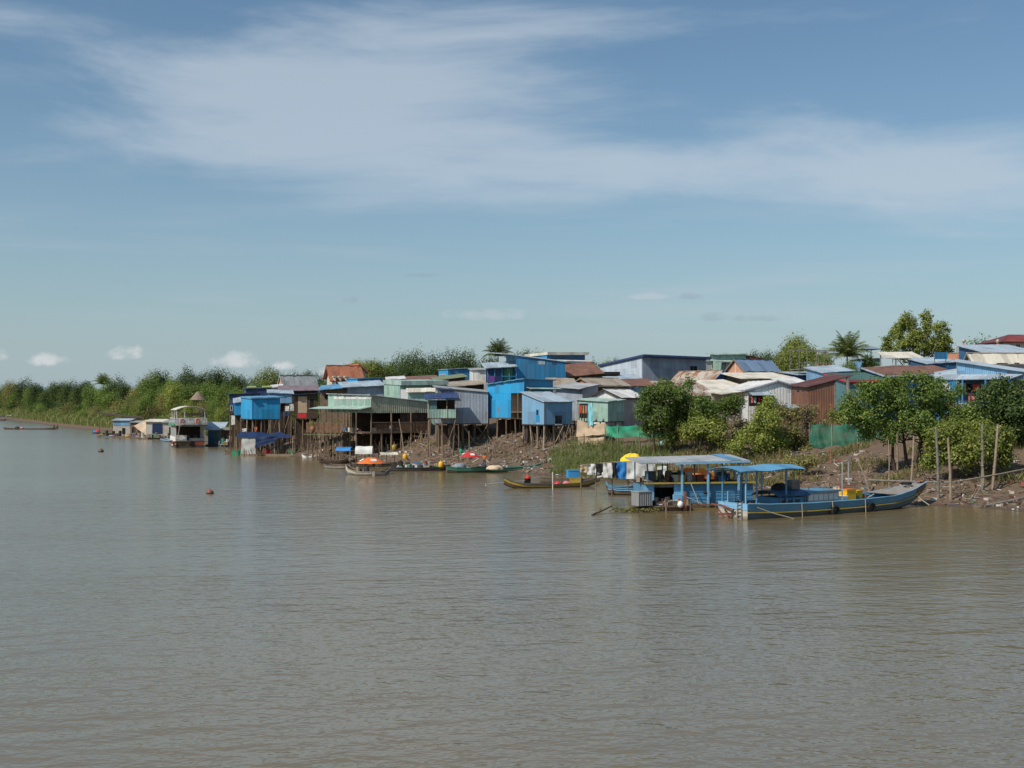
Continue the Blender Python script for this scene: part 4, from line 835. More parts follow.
h = house('brown2', 'house', 'long low house with brown earth coloured roof behind the leafy tree', 'house', 886, 172, 8, xr=956, b=7, yC=375.5, yR=373.5, yL=368.3, wall='sheet_darkblue', roof='sheet_rust', ov=.4, fascia='roof_sky')
h = house('canopy', 'canopy_house', 'house with pale blue roof canopy on thin posts right of the palm', 'house', 862, 244, 8, xr=881, b=6, yC=359, yR=358.5, wall='sheet_sky', roof='roof_ash', ov=.3)
mb = MB(); zc, zp = zat(349, 244), zat(344.5, 244); a = h.a
for (s0, s1) in (((-.4, -.4), (a+.4, -.4)), ((a+.4, -.4), (a+.4, 5)), ((a+.4, 5), (-.4, 5)), ((-.4, 5), (-.4, -.4))): mb.poly([h.pt(*s0, zc), h.pt(*s1, zc), h.pt(a/2, 2.3, zp)])
mb.build('canopy_roof', M['roof_sky'], h.root, solid=.06)
for p in (0, a):
    for q in (0, 4.6): mb = MB(); mb.bar(h.pt(p, q, h.rz(p, q)), h.pt(p, q, zc+.1), .12); mb.build('post', M['steel'], h.root)
h = house('cterr', 'terrace_house', 'terrace house with tilted cream canopy below the tall tree', 'house', 893, 202, 8, xr=936, b=7, yC=366, yR=366, wall='plaster', roof='concrete', ov=.2)
mb = MB(); mb.slab(h.pt(-1.3, -.3, zat(358, 202)), h.pt(h.a*.72, -.3, zat(357.6, 202)), h.pt(h.a*.76, 5, zat(351.5, 207)), h.pt(-.6, 5, zat(352, 207)), .12); mb.build('canopy_roof', M['sheet_cream'], h.root)
for p in (0, h.a*.36, h.a*.7):
    for (q, yy) in ((.1, 358), (4.8, 352.6)): mb = MB(); mb.bar(h.pt(p, q, h.hC), h.pt(p, q, zat(yy, 202+q)-.12), .1); mb.build('post', M['steel'], h.root)
for i in range(12): mb = MB(); p = h.a*i/11; mb.bar(h.pt(p, .1, h.hC+.1), h.pt(p, .1, h.hC+1.1), .06); mb.build('baluster', M['wood_grey'], h.root)
mb = MB(); mb.bar(h.pt(0, .1, h.hC+1.1), h.pt(h.a, .1, h.hC+1.1), .08); mb.build('rail', M['wood_grey'], h.root)
h.window('u', 896, 903, 366.8, 372, 'trim_white', 'glass')
h = house('bpanel', 'house', 'house with square blue roof board and light blue roof left of the salmon terrace', 'house', 928, 190, 8, xr=957, b=6, yC=364, yR=362, yL=359.5, wall='sheet_darkblue', roof='roof_sky', ov=.3)
mb = MB(); mb.obox(h.pt(1.1, 0, zat(359, 190)), h.u*2.2, h.v*.12, Vector((0, 0, 1.1))); mb.build('blue_board', M['sheet_blue'], h.roof)
for p in (1.2, 3.1): mb = MB(); mb.bar(h.pt(p, .2, h.rz(p, .2)), h.pt(p, .2, zat(358, 190)), .1); mb.build('board_post', M['wood'], h.roof)
# big light blue house at the right edge
h = house('rblue', 'house', 'wide light blue house with long verandah roof behind the right hand trees', 'house', 957, 148, -20, xr=1040, b=10, yC=362.4, yR=374.5, yL=359.8, wall='sheet_sky', wallv='sheet_pale', roof='roof_sky', ov=(.4, .2, .2, .3), ribs='u')
mb = MB(); mb.slab(h.pt(-2.4, -2.2, zat(379, 144)), h.pt(6.0, -2.2, zat(378.5, 144)), h.pt(7.6, -.05, zat(374, 146)), h.pt(-1.6, -.05, zat(374, 146)), .1); mb.build('verandah_roof', M['roof_sky'], h.root)
for p in (-2.2, .6, 3.2, 5.8): mb = MB(); a = h.pt(p, -2.1, 0); mb.bar((a.x, a.y, h1(a.x, a.y)-.3), (a.x, a.y, zat(379, 144)-.05), .14); mb.build('verandah_post', M['trim_blue'], h.root)
mb = MB(); mb.obox(h.pt(-2.2, -2.0, zat(405, 144)-.12), h.u*8, h.v*1.98, Vector((0, 0, .12))); mb.build('verandah_floor', M['wood'], h.root)
h.panel('u', 960, 1040, 380, 412, 'sheet_darkblue', 'front_wall', .02)
for (p0, p1) in ((957.5, 966),): h.panel('u', p0, p1, 383, 394, 'sheet_white', 'white_panel', .06)
h.window('u', 966, 972, 384, 392, 'wood', 'dark', bars=False)
for (p0, p1, y0, y1, c) in ((973, 979, 384.5, 391.5, 'cloth_red'), (968.5, 974.5, 393.5, 402, 'cloth_pink'), (981, 985, 384, 390, 'tarp_grey')): h.panel('u', p0, p1, y0, y1, c, 'washing', .5)
h = house('rblue2', 'house', 'low left wing with white front panels of the wide light blue house', 'annex', 938, 153, -18, xr=957, b=6, yC=379.5, yR=376.5, yL=373, wall='sheet_blue', roof='roof_sky', ov=.4, ribs='u'); h.panel('u', 940, 950, 383.5, 395, 'sheet_white', 'white_panel', .05)
h = house('rcream', 'gable_house', 'house with long cream roof and small dark gable near the right edge', 'house', 974, 168, 14, xr=1045, xl=966, yC=361, yR=361, gable='u', yP=353.5, wall='sheet_pale', wallv='sheet_grey', roof='sheet_cream', ov=(.4, .4, .5, .4), fascia='wood_grey')
h = house('rsky', 'house', 'house with tall sky blue sloping roof below the red roof', 'house', 994, 186, 14, xr=1045, b=9, yC=354.5, yR=354.5, yL=345.8, wall='sheet_darkblue', roof='roof_sky', ov=.6)
h = house('salm', 'terrace_block', 'salmon walled roof terrace with finial posts near the right edge', 'building', 957, 214, 10, xr=1000, b=8, yC=353, yR=352, wall='salmon', roof='concrete', ov=.1)
mb = MB(); p = h.px_on('u', 964.5); mb.obox(h.pt(p, 0, h.hC+.12), h.u*(h.a-p), h.v*.2, Vector((0, 0, 1.0))); mb.build('parapet', M['salmon'], h.root)
for i in range(10): mb = MB(); q = p*i/9; mb.bar(h.pt(q, .1, h.hC+.1), h.pt(q, .1, h.hC+1.2), .07); mb.build('baluster', M['concrete'], h.root)
mb = MB(); mb.bar(h.pt(0, .1, h.hC+1.2), h.pt(p, .1, h.hC+1.2), .1); mb.build('rail', M['concrete'], h.root)
for px in (964, 998):
    q = h.px_on('u', px); mb = MB(); a = h.pt(q, .1, h.hC+.1); mb.bar(a, a+Vector((0, 0, 1.6)), .4); f = mb.build('terrace_pier', M['salmon'], h.root)
    mb = MB(); mb.lathe(a+Vector((0, 0, 1.6)), [(.05, 0), (.12, .1), (.3, .3), (.34, .5), (.2, .75), (.02, .9)], 10); mb.build('finial', M['sheet_cream'], f, True)
h = house('redr', 'house', 'tall house with dark red hipped roof at the right edge', 'house', 1004, 222, 6, xr=1042, b=8, yC=342.8, yR=342.8, wall='plaster', roof='concrete', ov=.2); h.window('u', 1008, 1012, 344.5, 348, 'trim_white', 'glass'); h.window('u', 1016, 1020, 344.5, 348, 'trim_white', 'glass')
mb = MB(); z0, z1 = h.hC+.12, zat(334.2, 224); e = 1.0; c4 = [h.pt(-e, -e, z0), h.pt(h.a+e, -e, z0), h.pt(h.a+e, h.b+e, z0), h.pt(-e, h.b+e, z0)]; r0, r1 = h.pt(h.a*.42, h.b*.5, z1), h.pt(h.a*.8, h.b*.5, z1)
mb.quad(c4[0], c4[1], r1, r0); mb.poly([c4[1], c4[2], r1]); mb.quad(c4[2], c4[3], r0, r1); mb.poly([c4[3], c4[0], r0]); mb.build('hip_roof', M['roof_red'], h.root, solid=.15)
h = house('lowsh', 'shed', 'small shed with half brown half grey roof among the right hand trees', 'shed', 952, 131, 6, xr=966, b=3, yC=410, yR=410, yL=404.5, wall='wood', roof='sheet_rust', ov=.25)
mb = MB(); e = .12; mb.slab(h.pt(h.a+.28, -.3, h.rz(0, -.3)+e), h.pt(h.a+1.6, -.3, h.rz(0, -.3)+e), h.pt(h.a+1.6, 3.2, h.rz(0, 3.2)+e), h.pt(h.a+.28, 3.2, h.rz(0, 3.2)+e), .06); mb.build('grey_sheet', M['roof_ash'], h.roof)
for q in (0, 2.9): mb = MB(); a = h.pt(h.a+1.4, q, h.zf-.3); mb.bar(a, h.pt(h.a+1.4, q, h.rz(0, q)+.05), .1); mb.build('post', M['wood'], h.root)
# far left bank
HD = 336; c = at(198, 400, HD); th_ = thing('thatched_hut', 'thatched hut with pointed straw roof among the left bank trees', 'hut', (c.x, c.y, h1(c.x, c.y)))
zg = h1(c.x, c.y); mb = MB(); mb.lathe((c.x, c.y, 0), [(2.35, zat(400, HD)), (1.5, zat(396.5, HD)), (.45, zat(392, HD)), (.02, zat(391.4, HD))], 14); mb.build('thatched_roof', M['thatch'], th_)
for k in range(6): mb = MB(); a = k*math.pi/3; x, y = c.x+1.5*math.cos(a), c.y+1.5*math.sin(a); mb.tube([(x, y, h1(x, y)-.3), (x, y, zat(399, HD))], .1, 6); mb.build('post', M['wood'], th_)
h = house('farwh', 'shed', 'tiny white roofed shed in the trees of the left bank', 'shed', 135, 428, 8, xr=145, b=4, yC=393.8, yR=392.8, yL=392, wall='sheet_grey', roof='sheet_white', ov=.3)

# ------------------------------------------------------------------ boats and floating things (parts in local coordinates, x along the length)
def make_hull(L, B, st, n=22, wall=.07, z_in=.22):
    """lofted open hull. st: rows (t, half width fraction, keel z, gunwale z), t 0 stern to 1 bow. Returns builders (outer, inner) and the gunwale lines"""
    T_ = [r[0] for r in st]; out = MB(); inn = MB(); G = []; rows = []; irows = []
    for i in range(n+1):
        t = i/n; b = B/2*np.interp(t, T_, [r[1] for r in st]); kz = np.interp(t, T_, [r[2] for r in st]); gz = np.interp(t, T_, [r[3] for r in st]); x = t*L; hh = gz-kz
        rows.append([(x, -b, gz), (x, -b*.93, kz+hh*.5), (x, -b*.66, kz+hh*.12), (x, 0, kz), (x, b*.66, kz+hh*.12), (x, b*.93, kz+hh*.5), (x, b, gz)])
        bi = max(.01, b-wall); zi = min(gz-.05, kz+z_in+.02)
        irows.append([(x, -bi, gz), (x, -bi*.9, zi), (x, 0, zi), (x, bi*.9, zi), (x, bi, gz)]); G.append((x, b, gz))
    for i in range(n):
        for k in range(6): out.quad(rows[i][k], rows[i+1][k], rows[i+1][k+1], rows[i][k+1])
        for k in range(4): inn.quad(irows[i][k], irows[i][k+1], irows[i+1][k+1], irows[i+1][k])
        for a, b in ((0, 0), (6, 4)): out.quad(rows[i][a], rows[i+1][a], irows[i+1][b], irows[i][b])
    for i in (0, n):
        out.poly(rows[i] if i else rows[i][::-1])
    return out, inn, G, rows
def rail_line(G, side, dz=0.0, dy=0.0, i0=0, i1=None):
    return [(x, side*(b+dy), z+dz) for (x, b, z) in G[i0:i1]]
def boat(name, label, cat, A, B, beam, st, mat, inner='wood_dark', strake=None, band=None, group=None, n=22, ext=(0, 0), thw=3):
    """A, B: waterline ends (world). ext: how far hull overhangs beyond them"""
    A, B = Vector(A), Vector(B); d = (B-A); L = d.length+ext[0]+ext[1]; d.normalize(); o = A-d*ext[0]
    root = thing(name, label, cat, (o.x, o.y, 0), group, rz=math.atan2(d.y, d.x))
    out, inn, G, rows = make_hull(L, beam, st, n); out.build('hull', M[mat], root, False); inn.build('inner_hull', M[inner], root)
    if strake:
        for sg in (-1, 1): mb = MB(); mb.tube(rail_line(G, sg, .01, .015), .05, 5); mb.build('gunwale', M[strake], root)
    if band:
        for sg in (-1, 1):
            mb = MB()
            for i in range(n):
                def q(r, f, e): g = r[0] if sg < 0 else r[6]; m_ = r[1] if sg < 0 else r[5]; return (g[0], m_[1]+(g[1]-m_[1])*f+sg*e, m_[2]+(g[2]-m_[2])*f)
                mb.quad(q(rows[i], .12, .02), q(rows[i+1], .12, .02), q(rows[i+1], .97, .02), q(rows[i], .97, .02))
            mb.build('side_plank', M[band], root)
    for k in range(thw):
        t = .2+.55*k/max(1, thw-1); i = int(t*n); x, b, z = G[i]; mb = MB(); mb.box((x, 0, z-.12), .22, 2*b-.16, .04); mb.build('thwart', M['wood'], root)
    return root, G, L
CANOE = [(0, .12, .15, .75), (.08, .45, -.05, .48), (.25, .85, -.22, .34), (.5, 1, -.25, .32), (.75, .85, -.2, .36), (.92, .42, 0, .55), (1, .06, .3, .85)]
PUNT = [(0, .55, -.1, .55), (.1, .8, -.22, .45), (.5, 1, -.26, .42), (.85, .75, -.15, .5), (1, .2, .25, .75)]
def tarp(mb, p, nu=10, nv=8, sag=.15, amp=.06, seed=1):
    """cloth sheet over four corners with folds"""
    a, b, c, d = [Vector(q) for q in p]; rg = random.Random(seed); ph = [rg.random()*6 for _ in range(6)]; nrm = (b-a).cross(d-a).normalized()
    def fn(u, v):
        q = a.lerp(b, u).lerp(d.lerp(c, u), v); w = math.sin(u*9+ph[0]+2*math.sin(v*3+ph[1]))*.6+math.sin(u*21+v*7+ph[2])*.3+math.sin(v*13-u*4+ph[3])*.4
        return q+nrm*(amp*w)-Vector((0, 0, sag*4*u*(1-u)*(.5+v*.5)))
    mb.grid(fn, nu, nv)
def heap(mb, c, rx, ry, h, seed, n=10, m=5):
    """lumpy pile or covered load"""
    rg = random.Random(seed); c = Vector(c); ph = [rg.random()*6 for _ in range(4)]
    def fn(u, v):
        a = u*2*math.pi; r = math.cos(v*math.pi/2); k = 1+.16*math.sin(3*a+ph[0])+.12*math.sin(5*a+ph[1]+v*3)+.06*math.sin(9*a+ph[2]+v*9); z = h*math.sin(v*math.pi/2)**.8*(1+.20*math.sin(2*a+ph[2])*r+.14*math.sin(4*a+ph[3]+v*6)*r); return c+Vector((rx*r*k*math.cos(a), ry*r*k*math.sin(a), z))
    mb.grid(fn, n, m)

# ---- the long blue cargo boat
A = gnd(748, 520); th = math.radians(33); dv = Vector((math.cos(th), math.sin(th), 0)); A = A-dv.cross(Vector((0, 0, 1)))*1.63
LB = 22.8
ST = [(0, .86, -.45, 1.22), (.1, .95, -.5, 1.1), (.3, 1, -.55, 1.0), (.55, 1, -.5, 1.02), (.75, .93, -.35, 1.15), (.88, .62, .1, 1.5), (.96, .3, .85, 1.85), (1, .16, 1.45, 2.0)]
lb = thing('cargo_boat', 'long blue wooden cargo boat with blue canopy, bow run up on the bank', 'boat', (A.x, A.y, 0), rz=th)
out, inn, G, rows = make_hull(LB, 3.8, ST, 30, z_in=.75)
out.build('hull', M['boat_hull'], lb); inn.build('inner_hull', M['boat_blue'], lb)
for sg in (-1, 1):
    for (f0, f1, mt, nm) in ((.30, .96, 'boat_blue', 'side_plank'), (-.42, .08, 'boat_lower', 'lower_plank')):
        mb = MB()
        for i in range(27):
            def q(r, f):
                g, m_ = (r[0], r[1]) if sg < 0 else (r[6], r[5]); return (g[0], m_[1]+(g[1]-m_[1])*f+sg*.025, m_[2]+(g[2]-m_[2])*f)
            mb.quad(q(rows[i], f0), q(rows[i+1], f0), q(rows[i+1], f1), q(rows[i], f1))
        if nm == 'side_plank' or sg < 0: mb.build(nm, M[mt], lb)
    mb = MB(); mb.tube([(r[0][0], sg*(abs(r[0][1])*.985+.04), r[1][2]+(r[0][2]-r[1][2])*.19) for r in rows[:29]], .055, 5); mb.build('rubbing_strake', M['boat_yellow'], lb)
    mb = MB(); mb.tube([(x, sg*(b+.02), z+.02) for (x, b, z) in G], .05, 5); mb.build('gunwale', M['boat_sky' if sg < 0 else 'boat_blue'], lb)
mb = MB(); mb.obox((-.03, -1.6, -.3), (.02, 0, 0), (0, 3.2, 0), (0, 0, 1.0)); mb.build('transom', M['boat_white'], lb)
mb = MB(); mb.obox((-.06, -1.62, .72), (.05, 0, 0), (0, 3.24, 0), (0, 0, .52)); mb.build('transom_board', M['boat_sky'], lb)
# stern ladder, red steel frame
lad = MB(); lad.bar((-.12, -1.05, -.3), (-.12, -1.05, 1.3), .07); lad.bar((-.12, -.6, -.3), (-.12, -.6, 1.3), .07)
for k in range(5): lad.bar((-.12, -1.05, 0+.28*k), (-.12, -.6, 0+.28*k), .06)
lad.build('stern_ladder', M['wood_grey'], lb)
fr = MB()
for (a, b) in (((-.1, 1.45, 1.0), (-.35, -.4, .72)), ((-.9, 1.5, 1.1), (-.4, -.4, .75)), ((-.6, 1.4, 1.0), (-.25, .5, -.2)), ((-.3, .7, .8), (-.2, .1, -.2)), ((-.25, -.35, .75), (-.2, .3, 0)), ((-.5, 1.45, .35), (-.3, -.2, .2))): fr.bar(a, b, .09)
fr.build('stern_frame', M['rusty_steel'], lb)
deckz = .78
mb = MB(); mb.obox((.1, -1.4, deckz), (3.5, 0, 0), (0, 2.8, 0), (0, 0, .06)); mb.build('aft_deck', M['wood'], lb)
# canopy
posts = [(.1, -1.3), (.1, 1.3), (4.4, -1.35), (4.4, 1.35), (2.2, 1.35), (1.2, -1.35)]
for i, (x, y) in enumerate(posts):
    mb = MB(); mb.bar((x, y, deckz), (x, y, 3.62), .11); mb.build('canopy_post', M['boat_blue' if i % 3 else 'boat_sky'], lb)
def can(u, v): x = -1.0+7.0*u; y = -1.9+3.8*v; return (x, y, 3.72+.28*(1-(2*v-1)**2)+.05*math.sin(u*11)+.10*u)
mb = MB(); mb.grid(can, 14, 8); mb.build('canopy', M['roof_blue'], lb, solid=.04)
for y in (-1.35, 1.35): mb = MB(); mb.bar((-.9, y, 3.62), (5.9, y, 3.76), .09); mb.build('canopy_beam', M['boat_sky'], lb)
# slatted blue bench back on the stern
bn = MB(); bn.box((.7, .95, 1.28), .5, .06, .08)
for x in (.35, 1.0, 1.65): bn.bar((x, .95, .84), (x, .95, 2.05), .08)
for z in (1.3, 1.48, 1.66, 1.84, 2.0): bn.bar((.35, .95, z), (1.65, .95, z), .05, .12)
bn.box((1.0, 1.2, 1.25), 1.4, .5, .06); bn.build('slatted_bench', M['boat_sky'], lb)
# engine cabin with curved roof, dark inside
mb = MB(); mb.obox((3.7, -1.25, deckz), (3.0, 0, 0), (0, 2.5, 0), (0, 0, .72)); cab = mb.build('engine_cabin', M['boat_blue'], lb)
for x in (4.0, 4.75, 5.5): mb = MB(); mb.obox((x, -1.29, deckz+.28), (.5, 0, 0), (0, .05, 0), (0, 0, .26)); mb.build('window', M['glass'], cab)
def cr(u, v): return (3.4+3.6*u, -1.5+3.0*v, 1.62+.42*(1-(2*v-1)**2))
mb = MB(); mb.grid(cr, 4, 10); mb.build('cabin_roof', M['sheet_darkblue'], lb, solid=.06)
for x in (3.8, 5.2, 6.6):
    for y in (-1.3, 1.3): mb = MB(); mb.bar((x, y, deckz), (x, y, 1.62), .08); mb.build('cabin_post', M['boat_blue'], lb)
# hatch house with white louvres
mb = MB(); mb.obox((7.0, -1.2, .8), (3.6, 0, 0), (0, 2.4, 0), (0, 0, .95)); hh_ = mb.build('hatch_house', M['boat_white'], lb)
mb = MB(); mb.obox((6.85, -1.35, 1.755), (3.9, 0, 0), (0, 2.7, 0), (0, 0, .14)); mb.build('hatch_roof', M['boat_blue'], hh_)
for i in range(6): mb = MB(); mb.obox((7.1+i*.58, -1.235, 1.12), (.46, 0, 0), (0, .03, 0), (0, 0, .5)); mb.build('louvre', M['trim_white'], hh_)
for x in (7.1, 8.8, 10.4): mb = MB(); mb.bar((x, -1.2, 1.9), (x, -1.2, 2.2), .05); mb.build('rail_post', M['boat_white'], hh_)
mb = MB(); mb.bar((7.1, -1.2, 2.2), (10.4, -1.2, 2.2), .06); mb.build('roof_rail', M['boat_white'], hh_)
# steel hoop
mb = MB(); mb.tube([(10.9, -1.3, .9), (10.9, -1.3, 4.0), (10.95, -1.2, 4.1), (14.2, .9, 4.1), (14.25, 1.0, 4.0), (14.25, 1.0, .9)], .05, 6); mb.build('steel_hoop', M['steel'], lb)
# fore deck of grey planks
mb = MB(); N_ = 8
for i in range(23, 30): mb.quad((G[i][0], -G[i][1], G[i][2]+.03), (G[i+1][0], -G[i+1][1], G[i+1][2]+.03), (G[i+1][0], G[i+1][1], G[i+1][2]+.03), (G[i][0], G[i][1], G[i][2]+.03))
mb.build('fore_deck', M['wood_grey'], lb, solid=.05)
mb = MB(); mb.box((22.3, 0, 2.08), .7, .55, .10); mb.build('bow_cap', M['earth_tile'], lb)
for (x, z) in ((9.3, .25), (13.6, .32)): mb = MB(); mb.torus((x, -2.02, z), (0, 1, 0), .36, .12); mb.build('tyre_fender', M['rubber'], lb, True)
mb = MB(); mb.torus((20.6, .05, 1.98), (0, 0, 1), .34, .12); mb.build('bow_tyre', M['rubber'], lb, True)
for (x, z) in ((5.5, .75), (9.0, .7), (12.9, .7)): mb = MB(); mb.tube([(x, -1.98, 1.05), (x+.05, -2.0, -.2)], .035, 5); mb.build('mooring_line', M['rope'], lb)
mb = MB(); mb.tube([(.7, -1.95, .95), (1.8, -2.15, .55), (4.0, -2.7, -.05), (4.4, -2.9, -.3)], .04, 5); mb.build('mooring_rope', M['rope'], lb)
mb = MB(); mb.tube([(20.4, -.5, 1.7), (20.7, -1.3, .7), (21.0, -2.0, .2)], .045, 5); mb.build('bow_rope', M['rope'], lb)
def onboat(root, x, y, z):
    return Vector(root.location)+Matrix.Rotation(root.rotation_euler.z, 3, 'Z') @ Vector((x, y, z))
def crate(label, loc, sx, sy, sz, mat, rz=0.0, name='crate', cat='crate', slats=True, lid=None, group=None):
    """open plastic or wooden crate with corner posts and rims"""
    t = thing(name, label, cat, loc, group, rz=rz); mb = MB(); w = .04
    for (x, y, a, b) in ((-sx/2, -sy/2, sx, w), (-sx/2, sy/2-w, sx, w), (-sx/2, -sy/2+w, w, sy-2*w), (sx/2-w, -sy/2+w, w, sy-2*w)):
        mb.obox((x, y, .0), (a, 0, 0), (0, b, 0), (0, 0, sz))
    mb.obox((-sx/2+w, -sy/2+w, 0), (sx-2*w, 0, 0), (0, sy-2*w, 0), (0, 0, w)); mb.build('side', M[mat], t)
    mb = MB()
    for (x0, y0, x1, y1) in ((-1, -1, 1, -1), (1, -1, 1, 1), (1, 1, -1, 1), (-1, 1, -1, -1)): mb.bar((x0*sx/2, y0*sy/2, sz), (x1*sx/2, y1*sy/2, sz), .07, .06)
    mb.build('rim', M[mat], t)
    if lid: mb = MB(); mb.box((0, 0, sz+.06), sx+.06, sy+.06, .06); mb.build('lid', M[lid], t)
    return t
crate('yellow plastic crate on the fore deck of the long blue boat', onboat(lb, 12.7, -.3, .78), 1.1, .8, .95, 'yellow', th, lid='orange')
crate('shorter yellow crate behind the first on the long blue boat', onboat(lb, 14.0, .0, .82), .8, .8, .8, 'yellow', th+.1)
crate('white foam box beside the hatch house of the long blue boat', onboat(lb, 11.3, -.6, .78), 1.3, .7, .45, 'white', th, 'foam_box', 'box', lid='white')
crate('flat red topped box leaning behind the yellow crates', onboat(lb, 13.6, .85, 1.0), 2.0, .7, .95, 'tarp_tan', th, 'covered_box', 'box', lid='boat_red')
crate('grey brown wooden box on the curved cabin roof of the blue boat', onboat(lb, 6.3, -.2, 2.07), .95, .7, .62, 'wood_grey', th, 'wooden_box', 'box', lid='wood_grey')
t = thing('bundle', 'black plastic bundle lying on the curved cabin roof of the blue boat', 'bundle', onboat(lb, 5.0, 0, 2.06), rz=th); mb = MB(); heap(mb, (0, 0, 0), .75, .5, .5, 3); mb.build('bundle_cover', M['cloth_black'], t, True)

# ---- blue houseboat moored behind it
hb = thing('houseboat', 'blue houseboat with flat grey roof and dark doorway moored behind the long blue boat', 'boat', tuple(gnd(645, 509)), rz=math.radians(9)); LH = 9.6; hb_boat = hb
mb = MB(); mb.obox((-.4, -.1, -.3), (LH+.3, 0, 0), (0, 4.2, 0), (0, 0, .75)); mb.build('float', M['boat_hull'], hb)
zr = 2.12
for (x0, x1) in ((0, .8), (2.55, 3.2), (3.2, LH)): mb = MB(); mb.obox((x0, .0, .46), (x1-x0-.004, 0, 0), (0, .08, 0), (0, 0, zr-.46)); mb.build('wall', M['boat_blue' if x0 > 3 else 'boat_sky'], hb)
mb = MB(); mb.obox((.8, .02, 1.82), (1.746, 0, 0), (0, .05, 0), (0, 0, zr-1.82)); mb.build('lintel', M['wood_grey'], hb)
for (x) in (0, LH-.08): mb = MB(); mb.obox((x, .085, .46), (.08, 0, 0), (0, 3.8, 0), (0, 0, zr-.46)); mb.build('wall', M['boat_blue'], hb)
mb = MB(); mb.obox((0, 3.9, .46), (LH, 0, 0), (0, .08, 0), (0, 0, zr-.46)); mb.build('wall', M['boat_dark'], hb)
mb = MB(); mb.obox((-.1, -.25, zr), (LH+.2, 0, 0), (0, 4.35, 0), (0, 0, .10)); mb.build('upper_deck', M['wood_dark'], hb)
mb = MB(); mb.bar((-.15, -.3, zr+.07), (LH+.1, -.3, zr+.07), .08, .14); mb.build('yellow_rail', M['boat_yellow'], hb)
for z in (.8, 1.1, 1.4, 1.7): mb = MB(); mb.bar((3.25, -.02, z), (LH, -.02, z), .03, .05); mb.build('plank_batten', M['trim_blue'], hb)
for (x, y, m_) in ((.15, -.2, 0), (3.15, -.35, 1), (5.45, -.35, 1), (8.2, -.3, 1), (.15, 3.9, 0), (3.1, 3.9, 0), (5.6, 3.9, 0), (8.2, 3.9, 0), (2.1, 2, 0)):
    mb = MB(); z0 = .2 if m_ else zr+.1; mb.bar((x, y, z0), (x, y, 3.98), .16 if m_ else .10); mb.build('roof_post', M['boat_sky' if m_ else 'boat_blue'], hb)
mb = MB(); mb.slab((-.6, -.9, 3.92), (9.0, -.9, 4.12), (9.2, 4.6, 4.38), (-.6, 4.6, 4.2), .08); mb.build('roof', M['roof_ash'], hb)
mb = MB(); mb.bar((2.4, -.85, 3.88), (9.0, -.85, 4.0), .1, .16); mb.build('roof_beam', M['boat_sky'], hb)
for x in (7.4,): mb = MB(); mb.slab((x, -.8, 4.14), (x+.9, -.8, 4.16), (x+.9, 4.5, 4.44), (x, 4.5, 4.42), .03); mb.build('blue_sheet', M['roof_blue'], hb)
mb = MB(); mb.obox((-.4, -2.3, .32), (3.9, 0, 0), (0, 2.25, 0), (0, 0, .12)); mb.build('landing_stage', M['wood'], hb)
mb = MB(); mb.obox((-.2, -2.1, -.3), (3.4, 0, 0), (0, 1.8, 0), (0, 0, .6)); mb.build('stage_float', M['boat_red'], hb)
for x in (-.3, 1.2, 3.3): mb = MB(); mb.tube([(x, -2.25, -.4), (x, -2.25, .75)], .09, 6); mb.build('stage_post', M['wood'], hb)
mb = MB(); mb.bar((2.75, -2.45, -.4), (2.75, -2.45, 1.6), .24, .1); mb.build('rusty_post', M['earth_tile'], hb)
mb = MB(); mb.bar((3.2, -1.0, .38), (8.2, -1.0, .38), .16, .12); mb.build('fender_log', M['wood_brown'], hb)
mb = MB(); mb.bar((3.4, -1.2, .02), (8.0, -1.2, .02), .2, .2); mb.build('fender_log', M['boat_yellow'], hb)
for (x0, y0, z0, x1, z1) in ((3.9, -.45, 2.15, 4.5, .4), (3.0, -1.0, 1.2, 4.6, .5)): mb = MB(); mb.tube([(x0, y0, z0), (x1, y0-.4, z1)], .04, 5); mb.build('boat_pole', M['steel'], hb)
for (x, c) in ((2.4, 'boat_sky'),): mb = MB(); mb.obox((x, -.6, .46), (.7, 0, 0), (0, .5, 0), (0, 0, .75)); mb.build('step_box', M[c], hb)
mb = MB(); mb.lathe((5.2, -.32, 1.35), [(.01, -.16), (.13, -.12), (.17, 0), (.13, .12), (.01, .16)], 10); mb.build('fender', M['rubber'], hb, True)
mb = MB(); mb.lathe((2.35, -2.5, .55), [(.01, -.28), (.2, -.2), (.27, 0), (.2, .22), (.06, .3), (.01, .32)], 10); mb.build('buoy_float', M['white'], hb, True)
for (x, y, w, d_, h_, c) in ((.5, 1.2, .8, .7, .9, 'boat_dark'), (2.6, 2.2, 1.2, .8, .7, 'dark'), (1.6, 1.5, .35, .35, 1.0, 'wood_pale'), (7.2, 2.4, .8, .7, .9, 'boat_dark'), (6.6, 1.0, .7, .5, .35, 'boat_red')): mb = MB(); mb.obox((x, y, zr+.1), (w, 0, 0), (0, d_, 0), (0, 0, h_)); mb.build('deck_box', M[c], hb)
# grey cabinet standing out over the water on the landing stage
g = thing('grey_cabinet', 'plain light grey metal cabinet on the left end of the houseboat landing', 'cabinet', tuple(onboat(hb, -.85, -2.1, .44)), rz=math.radians(28))
mb = MB(); mb.box((0, 0, .62), 1.35, 1.1, 1.12); mb.build('cabinet_body', M['sheet_grey'], g); mb = MB(); mb.box((0, 0, 1.21), 1.42, 1.17, .06); mb.build('cabinet_top', M['steel'], g)
for x in (-.5, .5):
    for y in (-.4, .4): mb = MB(); mb.box((x, y, .03), .1, .1, .06); mb.build('foot', M['dark'], g)
mb = MB(); mb.bar((-1.0, -.2, -.10), (1.2, .2, -.10), .3, .16); mb.build('support_beam', M['wood_dark'], g)
